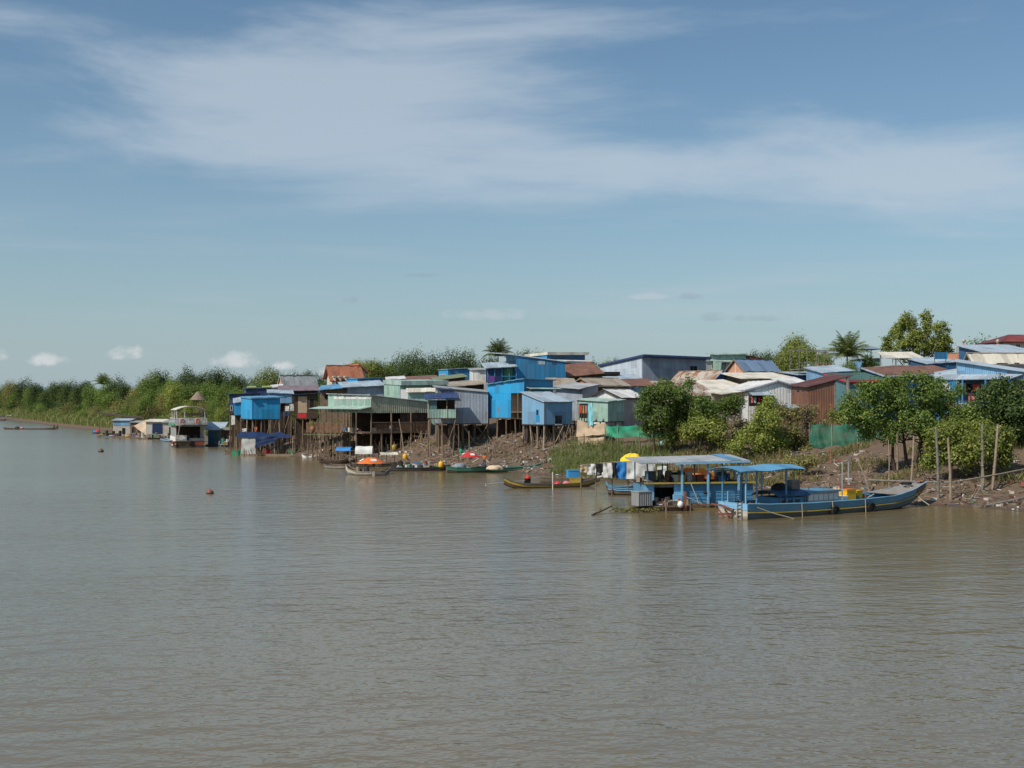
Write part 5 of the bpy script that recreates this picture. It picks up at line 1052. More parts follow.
# orange tarp load seen through it
def tarp_heap(label, px, py, Y, rx, ry, h, mat, seed, cat='tarp', name='covered_load', ground=None):
    c = at(px, py, Y)
    t = thing(name, label, cat, tuple(c)); mb = MB(); heap(mb, c, rx, ry, h, seed, 26, 9); mb.build('tarp_cover', M[mat], t, True)
    mb = MB(); mb.torus(c+Vector((0, 0, .03)), (0, 0, 1), min(rx, ry)*.9, .03, 12, 4); mb.build('lashing_rope', M['rope'], t); return t
# raft boats behind, carrying the tarps
rb, G2, L2 = boat('work_boat', 'old dark work boat carrying tarp covered loads behind the blue houseboat', 'boat', gnd(598, 494.3)+Vector((1, 0, 0)), gnd(716, 494.8), 2.6, PUNT, 'boat_hull', strake='boat_sky', n=20)
tarp_heap('bright orange tarpaulin covered load on the work boat behind the blue houseboat', 694, 482, 118.6, 1.75, .95, 1.35, 'tarp_orange', 4)
tarp_heap('rounded bright yellow tarpaulin load on the work boat', 632, 470.0, 118.2, 1.05, .8, 1.6, 'tarp_yellow', 6)
sh_ = thing('tarp_shelter', 'low boat shelter of white, blue and black cloths with long pale roof sheet', 'shelter', tuple(at(628, 487, 118)))
mb = MB(); tarp(mb, [at(633, 463, 117.2), at(700, 459.8, 117.2), at(698, 457.5, 119.3), at(640, 459.8, 119.3)], 14, 6, .12, .06, 2); mb.build('roof_sheet', M['tarp_tan'], sh_, True)
mb = MB(); tarp(mb, [at(672, 459.5, 117.0), at(700, 457.5, 117.0), at(698, 455.5, 118.8), at(676, 457.5, 118.8)], 8, 5, .1, .06, 9); mb.build('white_roof_sheet', M['tarp_white'], sh_, True)
def hang(root, px0, px1, y0, y1, Y, mat, seed, nm='hanging_cloth', amp=.10):
    a, b, c, d = at(px0, y0, Y), at(px1, y0+random.uniform(-.6, .6), Y), at(px1, y1+random.uniform(-1, 1), Y), at(px0, y1, Y); mb = MB()
    mb2 = tarp(mb, [d, c, b, a], 12, 6, -.03, amp, seed); return mb.build(nm, M[mat], root, True)
for i, (p0, p1, y0, y1, c) in enumerate(((580, 588, 465, 472, 'tarp_beige'), (587, 596, 464.5, 475, 'tarp_white'), (594, 604, 463.5, 476, 'cloth_black'), (603, 612.5, 463.5, 477.5, 'tarp_white'), (597, 608, 472, 478, 'tarp_white'), (612, 617, 462.5, 478, 'cloth_black'), (616, 628, 462.5, 478.5, 'tarp_blue'), (626.5, 645, 461, 479, 'tarp_white'), (645, 655, 462, 480, 'tarp_grey'), (657, 668, 466, 476, 'tarp_white'))): hang(sh_, p0, p1, y0, y1, 116.9-(i % 2)*.12, c, i+3)
for px in (581, 596, 612, 628, 645, 672, 699): mb = MB(); a = at(px, 461.5+max(0, 600-px)*.12, 117.3); mb.tube([Vector((a.x, a.y, -.3)), a], .06, 6); mb.build('shelter_pole', M['wood'], sh_)
mb = MB(); mb.tube([at(580, 465.2, 117.3), at(612, 462.2, 117.3), at(700, 459.5, 117.3)], .05, 5); mb.build('ridge_pole', M['bamboo'], sh_)
crate('light blue plastic tub on the brown bank edge left of the tarp shelter', tuple(at(573, 477.5, 134)), 1.3, 1.0, .78, 'trim_blue', .2, 'plastic_tub', 'tub', lid='roof_blue')
# boat with blue gunwale and white stripe left of the houseboat
boat('small_boat', 'small brown boat with blue gunwale and white stripe left of the houseboat', 'boat', gnd(607, 489), gnd(634, 489.5), 1.5, CANOE, 'boat_brown', strake='boat_blue', band='boat_blue', ext=(.1, .5))
# long-tail boat
lt, G3, L3 = boat('longtail_boat', 'brown yellow longtail boat with red engine and yellow crate', 'boat', gnd(513, 488.2), gnd(588, 486.5), 1.45, [(0, .10, .4, 1.15), (.06, .3, .1, .78), (.2, .8, -.18, .40), (.5, 1, -.25, .34), (.8, .85, -.2, .40), (.94, .4, 0, .62), (1, .1, .3, .8)], 'boat_brown', strake='boat_dark', band='boat_yellow', ext=(1.0, .8))
eg = thing('longtail_engine', 'red longtail engine with long propeller shaft on the brown yellow boat', 'engine', tuple(onboat(lt, 2.6, 0, .38)), rz=lt.rotation_euler.z)
mb = MB(); mb.box((0, 0, .34), .6, .45, .42); mb.build('engine_block', M['dark'], eg); mb = MB(); mb.lathe((.05, 0, .56), [(.01, .36), (.2, .32), (.3, .16), (.3, 0), (.01, 0)], 10); mb.build('fuel_tank', M['red'], eg, True); mb = MB(); mb.tube([(-.2, 0, .4), (-4.6, .1, .1)], .04, 6); mb.build('propeller_shaft', M['steel'], eg)
for k in range(3): mb = MB(); a = k*2.09; mb.slab((-4.6, .1, .1), (-4.55, .1+.1*math.cos(a), .1+.1*math.sin(a)), (-4.6, .1+.22*math.cos(a+.2), .1+.22*math.sin(a+.2)), (-4.65, .1+.1*math.cos(a+.4), .1+.1*math.sin(a+.4)), .02); mb.build('propeller_blade', M['steel'], eg)
mb = MB(); mb.tube([(.2, 0, .5), (1.3, 0, .8)], .03, 5); mb.build('tiller', M['steel'], eg); mb = MB(); mb.box((0, 0, .06), .5, .5, .14); mb.build('engine_mount', M['wood'], eg)
crate('yellow crate in the brown yellow longtail boat', tuple(onboat(lt, 8.0, 0, .12)), 1.1, .8, .8, 'boat_yellow', .05)
for i, (x, c, lab) in enumerate(((6.0, 'red', 'red orange sack lying in the longtail boat'), (7.0, 'cloth_pink', 'pink sack next to the yellow crate in the longtail boat'))): t = thing('sack', lab, 'sack', tuple(onboat(lt, x, 0, .02)), rz=0); mb = MB(); heap(mb, (0, 0, 0), .55, .38, .62, i+20); mb.build('sack_body', M[c], t, True); mb = MB(); mb.torus((.3, 0, .45), (1, 0, .3), .1, .03, 8, 4); mb.build('tie', M['rope'], t)
p = at(552.7, 490, 125.6); t = thing('mooring_pole', 'pale upright mooring pole beside the brown yellow longtail boat', 'pole', (p.x, p.y, -1.5)); mb = MB(); mb.tube([(p.x, p.y, -1.6), (p.x, p.y, zat(472, p.y))], .05, 7); mb.build('pole_shaft', M['trim_white'], t); mb = MB(); mb.torus((p.x, p.y, .6), (0, 0, 1), .1, .025, 8, 4); mb.build('rope_ring', M['rope'], t)
boat('moored_punt', 'low dark empty punt behind the longtail boat', 'boat', gnd(541, 482.5), gnd(600, 483.5), 1.5, PUNT, 'boat_hull', n=14)
# green boat with man, red umbrella
gb, G4, L4 = boat('long_boat', 'long dark green boat with white bundle and red umbrella at the mud bank', 'boat', gnd(449, 472.6), gnd(538, 471.4), 2.1, [(0, .5, -.05, .75), (.1, .8, -.2, .62), (.5, 1, -.25, .55), (.85, .8, -.15, .7), (1, .15, .35, 1.1)], 'boat_hull', inner='boat_green', strake='boat_green', band='boat_green', ext=(.3, .7))
tarp_heap('off-white cloth bundle lying on the long green boat', 494.5, 469.3, 154.6, 1.0, .5, .5, 'tarp_tan', 31, 'bundle', 'cloth_bundle')
def umbrella(label, c, r, hgt, mat, mat2, pole=.03, tilt=0.0, lean=(0, 0)):
    t = thing('umbrella', label, 'umbrella', tuple(c)); c = Vector(c); top = c+Vector((lean[0], lean[1], hgt))
    mb = MB(); mb.tube([c, top+Vector((0, 0, .12))], pole, 6); mb.build('pole', M['steel'], t)
    N_ = 8
    for k in range(N_):
        a0, a1 = 2*math.pi*k/N_, 2*math.pi*(k+1)/N_; mb = MB()
        def fn(u, v):
            a = a0+(a1-a0)*u; rr = r*v*(1-.06*math.sin(math.pi*u)*v); return top+Vector((rr*math.cos(a), rr*math.sin(a), -.42*r*v**1.7+tilt*rr*math.cos(a)+.03*r*math.sin(math.pi*u)*v))
        mb.grid(fn, 4, 5); mb.build('panel', M[mat2 if k % 4 == 1 else mat], t, True)
    for k in range(N_): a0 = 2*math.pi*k/N_; mb = MB(); mb.bar(top+Vector((0, 0, -.3*r)), top+Vector((.8*r*math.cos(a0), .8*r*math.sin(a0), -.3*r+tilt*.8*r*math.cos(a0))), .02); mb.build('rib', M['steel'], t)
    for k in (4, 6):       # white printed patch
        a0 = 2*math.pi*(k+.5)/N_; d = Vector((math.cos(a0), math.sin(a0), 0)); sd = Vector((-d.y, d.x, 0)); p = lambda f: top+d*(r*f)+Vector((0, 0, -.42*r*f**1.7+tilt*r*f*math.cos(a0)+.06))
        mb = MB(); mb.quad(p(.5)-sd*.2*r, p(.5)+sd*.2*r, p(.78)+sd*.2*r, p(.78)-sd*.2*r); mb.build('print_patch', M['trim_white'], t, solid=.01)
    return t
umbrella('red beach umbrella with white patch over the long green boat', at(470, 468.5, 154.8), 1.42, 2.1, 'red', 'red', tilt=-.06)

# ---- people: one continuous skinned body, clothes as children
def skin(name, V, E, R, mat, parent, sub=1):
    me = bpy.data.meshes.new(name); me.from_pydata(V, E, []); o = bpy.data.objects.new(name, me); COL.objects.link(o); o.parent = parent; ORG[o.name] = (0, 0, 0)
    md = o.modifiers.new('skin', 'SKIN'); md.use_smooth_shade = True
    for i, r in enumerate(R): me.skin_vertices[0].data[i].radius = (r, r)
    me.skin_vertices[0].data[0].use_root = True
    s = o.modifiers.new('sub', 'SUBSURF'); s.levels = s.render_levels = sub
    me.materials.append(mat); return o
def person(label, loc, rz, shirt, trousers, arm_r=((.24, 0, 1.30), (.42, -.02, 1.42), (.62, -.04, 1.55)), arm_l=((-.24, 0, 1.12), (-.27, -.08, .88)), crouch=False, fingers=True):
    t = thing('person', label, 'person', tuple(loc), rz=rz)
    hip = .86
    V = [(0, 0, hip), (0, 0, 1.1), (0, 0, 1.34), (0, -.01, 1.44), (0, -.01, 1.5), (0, -.03, 1.58), (0, -.02, 1.67),
         (-.10, 0, .84), (-.11, -.02, .46), (-.12, .01, .07), (-.12, -.14, .04), (.10, 0, .84), (.11, -.02, .46), (.12, .01, .07), (.12, -.14, .04),
         (-.17, 0, 1.38), *arm_l, (.17, 0, 1.38), *arm_r]
    a0 = 15; la = len(arm_l); b0 = a0+1+la; lr = len(arm_r)
    E = [(0, 1), (1, 2), (2, 3), (3, 4), (4, 5), (5, 6), (0, 7), (7, 8), (8, 9), (9, 10), (0, 11), (11, 12), (12, 13), (13, 14), (2, a0), (2, b0)]+[(a0+i, a0+i+1) for i in range(la)]+[(b0+i, b0+i+1) for i in range(lr)]
    R = [.13, .12, .13, .06, .055, .095, .085, .085, .055, .04, .035, .085, .055, .04, .035, .06]+[.042]*(la-1)+[.034]+[.06]+[.042]*(lr-1)+[.034]
    if fingers:
        for arm, base in ((arm_l, a0+la), (arm_r, b0+lr)):
            q = Vector(arm[-1]); pv = Vector(arm[-2]); d = (q-pv).normalized(); sd = d.cross(Vector((0, 1, 0))).normalized()
            pal = q+d*.07; V.append(tuple(pal)); pi = len(V)-1; E.append((base, pi)); R.append(.032)
            for k, (off, l) in enumerate(((-.03, .075), (-.01, .085), (.01, .08), (.03, .065))): V.append(tuple(pal+sd*off+d*l+Vector((0, -.02, 0)))); E.append((pi, len(V)-1)); R.append(.010)
            V.append(tuple(q+d*.05+sd*-.06)); E.append((base, len(V)-1)); R.append(.011)
    skin('body', V, E, R, M['skin'], t)
    mb = MB(); mb.lathe((0, -.015, 1.64), [(.1, -.02), (.108, .04), (.085, .1), (.03, .13), (.005, .133)], 10); mb.build('hair', M['hair'], t, True)
    skin('shirt', [(0, 0, .84), (0, 0, 1.1), (0, 0, 1.35), (-.17, 0, 1.38), tuple(Vector(arm_l[0])), (.17, 0, 1.38), tuple(Vector(arm_r[0]))], [(0, 1), (1, 2), (2, 3), (3, 4), (2, 5), (5, 6)], [.15, .14, .15, .08, .062, .08, .062], M[shirt], t)
    skin('trousers', [(0, 0, .88), (-.10, 0, .82), (-.11, -.02, .46), (-.12, .01, .14), (.10, 0, .82), (.11, -.02, .46), (.12, .01, .14)], [(0, 1), (1, 2), (2, 3), (0, 4), (4, 5), (5, 6)], [.14, .105, .075, .062, .105, .075, .062], M[trousers], t)
    return t
mb = MB(); mb.box((5.0, 0, .68), 1.8, 1.7, .06); mb.build('deck_boards', M['wood'], gb)
for x in (4.3, 5.7): mb = MB(); mb.box((x, 0, .48), .1, 1.6, .34); mb.build('deck_bearer', M['wood'], gb)
person('person in orange shirt and jeans standing on the long green boat with one arm raised', tuple(Vector((*onboat(gb, 5.0, .1, 0).xy, .71)))[:3], .1, 'tarp_orange', 'cloth_jeans')
# ---- dark long boats at the mud bank with nets and floats
db, _, _ = boat('long_boat', 'long dark grey boat loaded with nets between two umbrella boats', 'boat', gnd(392, 471.0), gnd(447, 470.4), 1.9, PUNT, 'boat_dark', strake='boat_dark', ext=(.2, .4))
tarp_heap('grey heap of fishing nets on the long dark grey boat', 407, 468.2, 160, 1.3, .6, .6, 'tarp_grey', 41, 'nets', 'net_heap')
tarp_heap('dark heap of tangled nets behind the grey nets on the dark grey boat', 417, 467.6, 160.4, 1.1, .6, .75, 'nylon', 47, 'nets', 'net_heap')
tarp_heap('pale blue covered load at the stern of the long green boat', 459, 470, 156.4, .85, .7, .85, 'roof_sky', 43, 'tarp')
for i, (px, py, Y, r, lab) in enumerate(((405, 459.2, 160.3, .38, 'yellow float lying on the grey net heap'), (435, 462.5, 164, .45, 'yellow can on the mud behind the dark grey boat'), (441, 466.5, 159.3, .42, 'yellow can at the bow of the dark grey boat'))):
    c = at(px, py, Y); c.z = {0: c.z, 1: h1(c.x, c.y), 2: .45}[i]; t = thing('float_can', lab, 'can', tuple(c)); mb = MB(); mb.lathe(c, [(.01, 0), (r*.7, .02), (r*.8, .2*r), (r*.8, 1.5*r), (r*.5, 1.8*r), (r*.2, 1.9*r), (r*.2, 2.1*r), (.01, 2.1*r)], 10); mb.build('can_body', M['yellow'], t, True); mb = MB(); mb.torus(c+Vector((0, 0, 2.15*r)), (1, 0, 0), r*.25, .03, 8, 4); mb.build('handle', M['yellow'], t)
boat('old_boat', 'weathered brown boat pulled up left of the orange umbrella boat', 'boat', gnd(331, 468), gnd(349, 469), 1.9, PUNT, 'wood_grey', strake='wood', ext=(.9, .4))
boat('old_boat', 'dark old boat lying behind the weathered brown boat', 'boat', gnd(322, 463), gnd(346, 463.6), 1.7, PUNT, 'wood_dark', ext=(.2, .2))
boat('narrow_boat', 'narrow dark boat behind the grey nets near the mud bank', 'boat', gnd(392, 467.4), gnd(426, 467), 1.3, CANOE, 'wood_dark', ext=(.2, .2))
# boat with white barrel roof and one with rolled blue tarp
def roof_boat(label, a, b, beam, mat, px0, px1, ytop, ybot, Y, roofmat, seed):
    r, G_, L_ = boat('covered_boat', label, 'boat', a, b, beam, PUNT, mat, strake='wood', ext=(.3, .3)); x0, x1 = L_*.15, L_*.8; z1 = zat(ytop, Y); z0 = zat(ybot, Y)
    def fn(u, v): a_ = math.pi*v; return (x0+(x1-x0)*u, beam*.52*math.cos(a_), z0+(z1-z0)*math.sin(a_)**.8+.03*math.sin(u*9))
    mb = MB(); mb.grid(fn, 8, 10); mb.build('barrel_roof', M[roofmat], r, True)
    for x in (x0+.1, (x0+x1)/2, x1-.1):
        for y in (-beam*.48, beam*.48): mb = MB(); mb.bar((x, y, .3), (x, y, z0+.12), .07); mb.build('roof_post', M['bamboo'], r)
    return r
roof_boat('covered boat with white barrel roof moored behind the orange umbrella', gnd(354, 466.5), gnd(376, 466.5), 1.8, 'boat_dark', 355, 374, 446, 453.5, 171, 'tarp_white', 1)
roof_boat('covered boat with low blue tarp roof left of the white barrel roof', gnd(336, 463.2), gnd(355, 463.4), 1.7, 'wood_dark', 336, 354, 446.8, 450.5, 180, 'tarp_blue', 2)
roof_boat('covered boat with flat cream roof right of the white barrel roof', gnd(377, 466.6), gnd(400, 466.2), 1.7, 'boat_dark', 377, 399, 452.4, 455, 170, 'sheet_cream', 3)
# orange umbrella boats
ub, _, _ = boat('umbrella_boat', 'pale grey sampan with high bow under the orange umbrella', 'boat', gnd(372, 475.3), gnd(350, 474.5), 1.6, [(0, .5, -.1, .5), (.1, .8, -.22, .42), (.5, 1, -.26, .42), (.85, .6, -.05, .75), (1, .15, .45, 1.25)], 'boat_white', strake='wood_pale', ext=(.2, .6))
boat('umbrella_boat', 'dark sampan lying close to the pale grey sampan at the orange umbrella', 'boat', gnd(374, 475.6), gnd(387, 475), 1.5, [(0, .5, -.1, .5), (.5, 1, -.26, .42), (1, .2, .35, 1.0)], 'wood_grey', ext=(.1, .5))
umbrella('orange beach umbrella over the pale grey sampan', Vector((*gnd(371, 474.3).xy, .0)), 1.85, 2.15, 'orange', 'orange')
# ---- navy tarp shelter on a raft
ts = thing('raft_shelter', 'raft shelter with sagging navy tarp roof and pale grey curtain', 'shelter', tuple(gnd(262, 455.5)))
Yr = gnd(262, 455.5).y
mb = MB(); A = gnd(240, 455.5); Bq = gnd(318, 456.5); mb.obox(Vector((A.x, A.y, -.2)), Vector((Bq.x-A.x, Bq.y-A.y, 0)), Vector((.4, 3.6, 0)), Vector((0, 0, .45))); mb.build('raft', M['wood'], ts)
mb = MB(); tarp(mb, [at(236, 437, Yr), at(256, 438.5, Yr-.5), at(258, 432, Yr+3.6), at(240, 432, Yr+3.6)], 8, 8, .05, .07, 3); mb.build('tarp_roof', M['tarp_navy'], ts, True)
mb = MB(); tarp(mb, [at(256, 438.5, Yr-.5), at(294, 437, Yr), at(280, 431.5, Yr+3.6), at(258, 432, Yr+3.6)], 12, 8, .25, .12, 4); mb.build('tarp_roof', M['tarp_navy'], ts, True)
mb = MB(); tarp(mb, [at(255, 448, Yr-.6), at(274, 443, Yr-.5), at(278, 436.5, Yr-.4), at(256, 438.3, Yr-.5)], 10, 6, -.1, .12, 8); mb.build('tarp_flap', M['tarp_navy'], ts, True)
mb = MB(); tarp(mb, [at(241, 454, Yr), at(255.5, 454, Yr-.2), at(255, 438.5, Yr-.3), at(241.5, 437.5, Yr)], 10, 8, 0, .10, 5); mb.build('curtain', M['tarp_grey'], ts, True)
for (px, y1) in ((236.5, 437), (256, 438.3), (274.5, 444), (293, 437.5)): mb = MB(); a = at(px, y1, Yr); mb.tube([(a.x, a.y, -.6), a], .09, 6); mb.build('post', M['wood_pale'], ts)
for (px, y1) in ((240.5, 432), (258.5, 432), (280, 431.7)): mb = MB(); a = at(px, y1, Yr+3.5); mb.tube([(a.x, a.y, -.6), a], .08, 6); mb.build('post', M['wood'], ts)
boat('canoe', 'slim white canoe at the end of the raft shelter', 'boat', gnd(302, 457.8), gnd(317, 458), .95, CANOE, 'white', n=12)
crate('green plastic box on the corner of the raft shelter left of the curtain', tuple(gnd(237, 455.3)+Vector((0, 0, -.1))), 1.5, 1.0, .9, 'green_plastic', .1, 'fish_box', 'box')
boat('canoe', 'narrow dark canoe left of the navy raft shelter', 'boat', gnd(225, 454.0), gnd(239, 454.4), 1.0, CANOE, 'wood', n=12)
for (px, c, lab) in ((268, 'cloth_red', 'red tub standing on the raft under the navy tarp'), (281, 'boat_brown', 'brown tub on the raft right of the red tub'), (292, 'green_plastic', 'green tub at the right end of the raft shelter')): 
    a = at(px, 454, Yr+1.2); crate(lab, (a.x, a.y, .25), 1.2, .9, .7, c, .1, 'tub', 'tub')
# ---- tour boat
tb = thing('tour_boat', 'white two deck tour boat with red hull and arched canopy seen from astern', 'boat', tuple(gnd(190.5, 447.5)), rz=math.radians(111)); BW = 6.2; TL = 15.0; tb.scale = (1.0, 1.0, 1.04)
out, inn, Gt, rws = make_hull(TL, BW, [(0, .92, -.5, 1.25), (.5, 1, -.6, 1.3), (.85, .7, -.4, 1.7), (1, .1, .2, 2.3)], 18, z_in=1.1); out.build('hull', M['boat_red'], tb); inn.build('lower_deck', M['wood'], tb)
for sg in (-1, 1):
    mb = MB(); mb.tube([(r[0][0], sg*(abs(r[1][1])+.05), .28) for r in rws[:16]], .22, 6); mb.build('white_boot_band', M['boat_white'], tb)
    mb = MB(); mb.bar((.3, sg*BW*.47, 1.6), (TL*.7, sg*BW*.49, 1.7), .08, .9); mb.build('bulwark', M['white'], tb)
    for i in range(7): mb = MB(); x = .3+i*1.7; mb.bar((x, sg*BW*.46, 1.2), (x, sg*BW*.46, 4.3), .14); mb.build('deck_post', M['trim_white'], tb)
mb = MB(); mb.obox((-.06, -BW*.44, .1), (.05, 0, 0), (0, BW*.88, 0), (0, 0, .35)); mb.build('painted_transom_shadow', M['boat_dark'], tb)  # dark strip painting the shadow low on the stern
mb = MB(); mb.obox((-.08, -BW*.1, .5), (.07, 0, 0), (0, BW*.53, 0), (0, 0, .7)); mb.build('transom_board', M['boat_brown'], tb)
mb = MB(); mb.obox((.0, BW*.12, 1.3), (.08, 0, 0), (0, BW*.32, 0), (0, 0, 1.1)); mb.build('stern_panel', M['white'], tb)
mb = MB(); mb.obox((.3, -BW*.47, 1.2), (.1, 0, 0), (0, BW*.5, 0), (0, 0, .6)); mb.build('stern_rail_board', M['boat_white'], tb)
mb = MB(); mb.obox((5.2, -BW*.4, 1.2), (.1, 0, 0), (0, BW*.8, 0), (0, 0, 2.9)); mb.build('cabin_bulkhead', M['wood_dark'], tb)
for y in (-1.6, -.2, 1.3): mb = MB(); mb.obox((2.4, y, 1.25), (1.2, 0, 0), (0, .7, 0), (0, 0, 1.1)); mb.build('seat', M['boat_dark'], tb)
mb = MB(); mb.obox((-.9, -BW*.52, 4.3), (13, 0, 0), (0, BW*1.04, 0), (0, 0, .22)); mb.build('upper_deck', M['boat_white'], tb)
mb = MB(); mb.obox((-.95, BW*.525, 4.25), (11, 0, 0), (0, .06, 0), (0, 0, .5)); mb.build('mint_deck_edge', M['green_plastic'], tb)
mb = MB(); mb.obox((-.98, -BW*.52, 4.1), (.06, 0, 0), (0, BW*.82, 0), (0, 0, .35)); mb.build('dark_deck_edge', M['boat_dark'], tb)
zu = 4.52
for i in range(15): mb = MB(); y = -BW*.5+BW*i/14; mb.bar((-.85, y, zu), (-.85, y, zu+1.2), .09); mb.build('rail_post', M['trim_white'], tb)
for zz in (.4, .8, 1.2): mb = MB(); mb.bar((-.85, -BW*.5, zu+zz), (-.85, BW*.5, zu+zz), .09); mb.build('rail', M['trim_white'], tb)
for sg in (-1, 1):
    for i in range(10): mb = MB(); x = -.85+i*1.2; mb.bar((x, sg*BW*.5, zu), (x, sg*BW*.5, zu+1.2), .07); mb.build('rail_post', M['trim_white'], tb)
    mb = MB(); mb.bar((-.85, sg*BW*.5, zu+1.2), (10, sg*BW*.5, zu+1.2), .08); mb.build('rail', M['trim_white'], tb)
for i in range(7): mb = MB(); y = -BW*.49+BW*.98*i/7; mb.obox((-.83, y+.06, zu+.12), (.04, 0, 0), (0, BW*.14-.12, 0), (0, 0, .95 if i % 3 else .6)); mb.build('rail_panel', M['white' if i % 2 else 'trim_white'], tb)
for i, y in enumerate((-2, -.7, .6, 1.9)): 
    mb = MB(); mb.box((.6, y, zu+.5), .6, .9, .12); st = mb.build('chair_seat', M['trim_white'], tb); mb = MB(); mb.box((.32, y, zu+.85), .1, .9, .7); mb.build('chair_back', M['trim_white'], st); mb = MB(); mb.box((.6, y, zu+.22), .35, .5, .44); mb.build('chair_leg', M['steel'], st)
mb = MB(); mb.torus((-.95, -1.3, zu+.7), (1, 0, 0), .36, .1, 12, 6); mb.build('life_ring', M['orange'], tb, True)
mb = MB(); mb.torus((-.95, 1.7, zu+.7), (1, 0, 0), .32, .1, 12, 6); mb.build('life_ring', M['cloth_pink'], tb, True)
for (x, y) in ((-.6, -2.75), (-.6, 2.75), (-.6, 1.2), (4.5, -2.75), (4.5, 2.75), (9.5, -2.75), (9.5, 2.75)): mb = MB(); mb.bar((x, y, zu), (x, y, zu+2.75), .12); mb.build('canopy_post', M['trim_white'], tb)
mb = MB(); mb.grid(lambda u, v: (-.9+11*u, -3.0+6.0*v, zu+2.75+.75*(1-(2*v-1)**2)), 8, 10); mb.build('canopy', M['sheet_cream'], tb, solid=.08)
mb = MB(); mb.bar((4, -2.6, zu+1.9), (4, 1.5, zu+1.9), .1, .5); mb.build('bar_board', M['wood_pale'], tb)
mb = MB(); mb.bar((-.2, 2.6, 1.3), (-.9, 2.2, 4.3), .35, .1); mb.build('stair', M['boat_white'], tb)
for i in range(5): mb = MB(); k = i/5+.1; mb.box((-.2-.7*k, 2.6-.4*k, 1.3+3*k), .3, .7, .05); mb.build('step', M['wood'], tb)
for (y, c) in ((3.0, 'rubber'), (-.2, 'rubber')): mb = MB(); mb.torus((-.16, y, .75), (1, .2, 0), .38, .13, 12, 6); mb.build('tyre_fender', M['rubber'], tb, True)
# ---- floating houses left of the tour boat and one on its right
def float_house(label, px0, px1, D, ytop, yeave, wall, roof, depth=4.5, ov=.4, panels=(), name='floating_house'):
    a0 = kx(px0)*D; a1 = kx(px1)*D; w = a1-a0; t = thing(name, label, 'floating house', (a0, D, 0), rz=math.radians(3)); zt, ze = zat(ytop, D+depth), zat(yeave, D)
    mb = MB(); mb.obox((-.4, -1.0, -.25), (w+.8, 0, 0), (0, depth+1.6, 0), (0, 0, .6)); mb.build('pontoon', M['wood'], t)
    for k in range(4): mb = MB(); x = .2+(w-.4)*k/3; mb.lathe((x, -.75, -.12), [(.01, -.3), (.28, -.3), (.28, .3), (.01, .3)], 8); mb.build('float_drum', M['blue_plastic'], t)
    for (o_, u_, mt) in (((0, 0, .35), (w, 0, 0), wall), ((0, depth, .35), (w, 0, 0), wall)):
        zz = ze if o_[1] == 0 else zt; mb = MB(); mb.obox(o_, u_, (0, .06, 0), (0, 0, zz-.37)); mb.build('wall', M[mt], t)
    for x in (0, w-.06): mb = MB(); mb.poly([(x, .065, .35), (x, depth-.005, .35), (x, depth-.005, zt-.03), (x, .065, ze-.03)], [(0, 0), (depth, 0), (depth, 3), (0, 3)]); mb.build('wall', M[wall], t, solid=.05)
    mb = MB(); k = (zt-ze)/depth; mb.slab((-ov, -ov, ze-k*ov+.08), (w+ov, -ov, ze-k*ov+.08), (w+ov, depth+ov, zt+k*ov+.08), (-ov, depth+ov, zt+k*ov+.08), .08); mb.build('roof', M[roof], t)
    for (p0, p1, y0, y1, mt, nm) in panels:  # dark doorway panels paint the shade inside the openings
        x0, x1 = kx(p0)*D-a0, kx(p1)*D-a0; zz0, zz1 = max(.36, zat(y1, D)), zat(y0, D); mb = MB(); mb.obox((x0, -.06, zz0), (x1-x0, 0, 0), (0, .05, 0), (0, 0, zz1-zz0)); mb.build(nm, M[mt], t)
    return t
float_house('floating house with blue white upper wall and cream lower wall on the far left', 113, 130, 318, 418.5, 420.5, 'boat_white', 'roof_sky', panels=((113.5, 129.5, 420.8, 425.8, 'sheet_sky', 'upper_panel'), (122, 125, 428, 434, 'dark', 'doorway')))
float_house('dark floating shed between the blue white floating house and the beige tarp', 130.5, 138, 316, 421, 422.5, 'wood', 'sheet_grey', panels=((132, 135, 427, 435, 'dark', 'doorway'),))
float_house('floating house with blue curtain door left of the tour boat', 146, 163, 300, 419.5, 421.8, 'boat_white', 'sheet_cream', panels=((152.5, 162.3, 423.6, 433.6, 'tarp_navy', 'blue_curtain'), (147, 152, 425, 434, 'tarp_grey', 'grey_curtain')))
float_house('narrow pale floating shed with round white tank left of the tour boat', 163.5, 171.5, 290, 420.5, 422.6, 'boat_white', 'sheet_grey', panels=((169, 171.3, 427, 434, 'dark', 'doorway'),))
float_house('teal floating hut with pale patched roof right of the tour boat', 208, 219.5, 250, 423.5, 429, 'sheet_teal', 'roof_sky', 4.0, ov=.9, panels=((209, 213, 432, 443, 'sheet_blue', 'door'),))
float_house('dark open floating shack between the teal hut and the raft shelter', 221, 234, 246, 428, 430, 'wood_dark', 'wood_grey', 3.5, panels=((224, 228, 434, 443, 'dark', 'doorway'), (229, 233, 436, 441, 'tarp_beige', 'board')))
t = thing('tarp_tent', 'beige tarp sloping over the float left of the blue curtain door', 'tarp', tuple(gnd(144, 437.3))); Yt = gnd(144, 437.3).y
mb = MB(); tarp(mb, [at(134, 426, Yt), at(145.5, 435, Yt-1.2), at(153, 423, Yt), at(146, 419.5, Yt+1)], 8, 8, .1, .12, 12); mb.build('tarp_sheet', M['tarp_tan'], t, True)
mb = MB(); tarp(mb, [at(146, 436.5, Yt-.6), at(152, 436.5, Yt-.6), at(153, 423.3, Yt), at(148, 424, Yt)], 6, 6, 0, .1, 13); mb.build('tarp_end', M['tarp_grey'], t, True)
for (px, y1) in ((134.3, 426), (145.6, 435), (153, 423)): mb = MB(); a = at(px, y1, Yt); mb.tube([(a.x, a.y, -.5), a], .09, 6); mb.build('post', M['wood'], t)
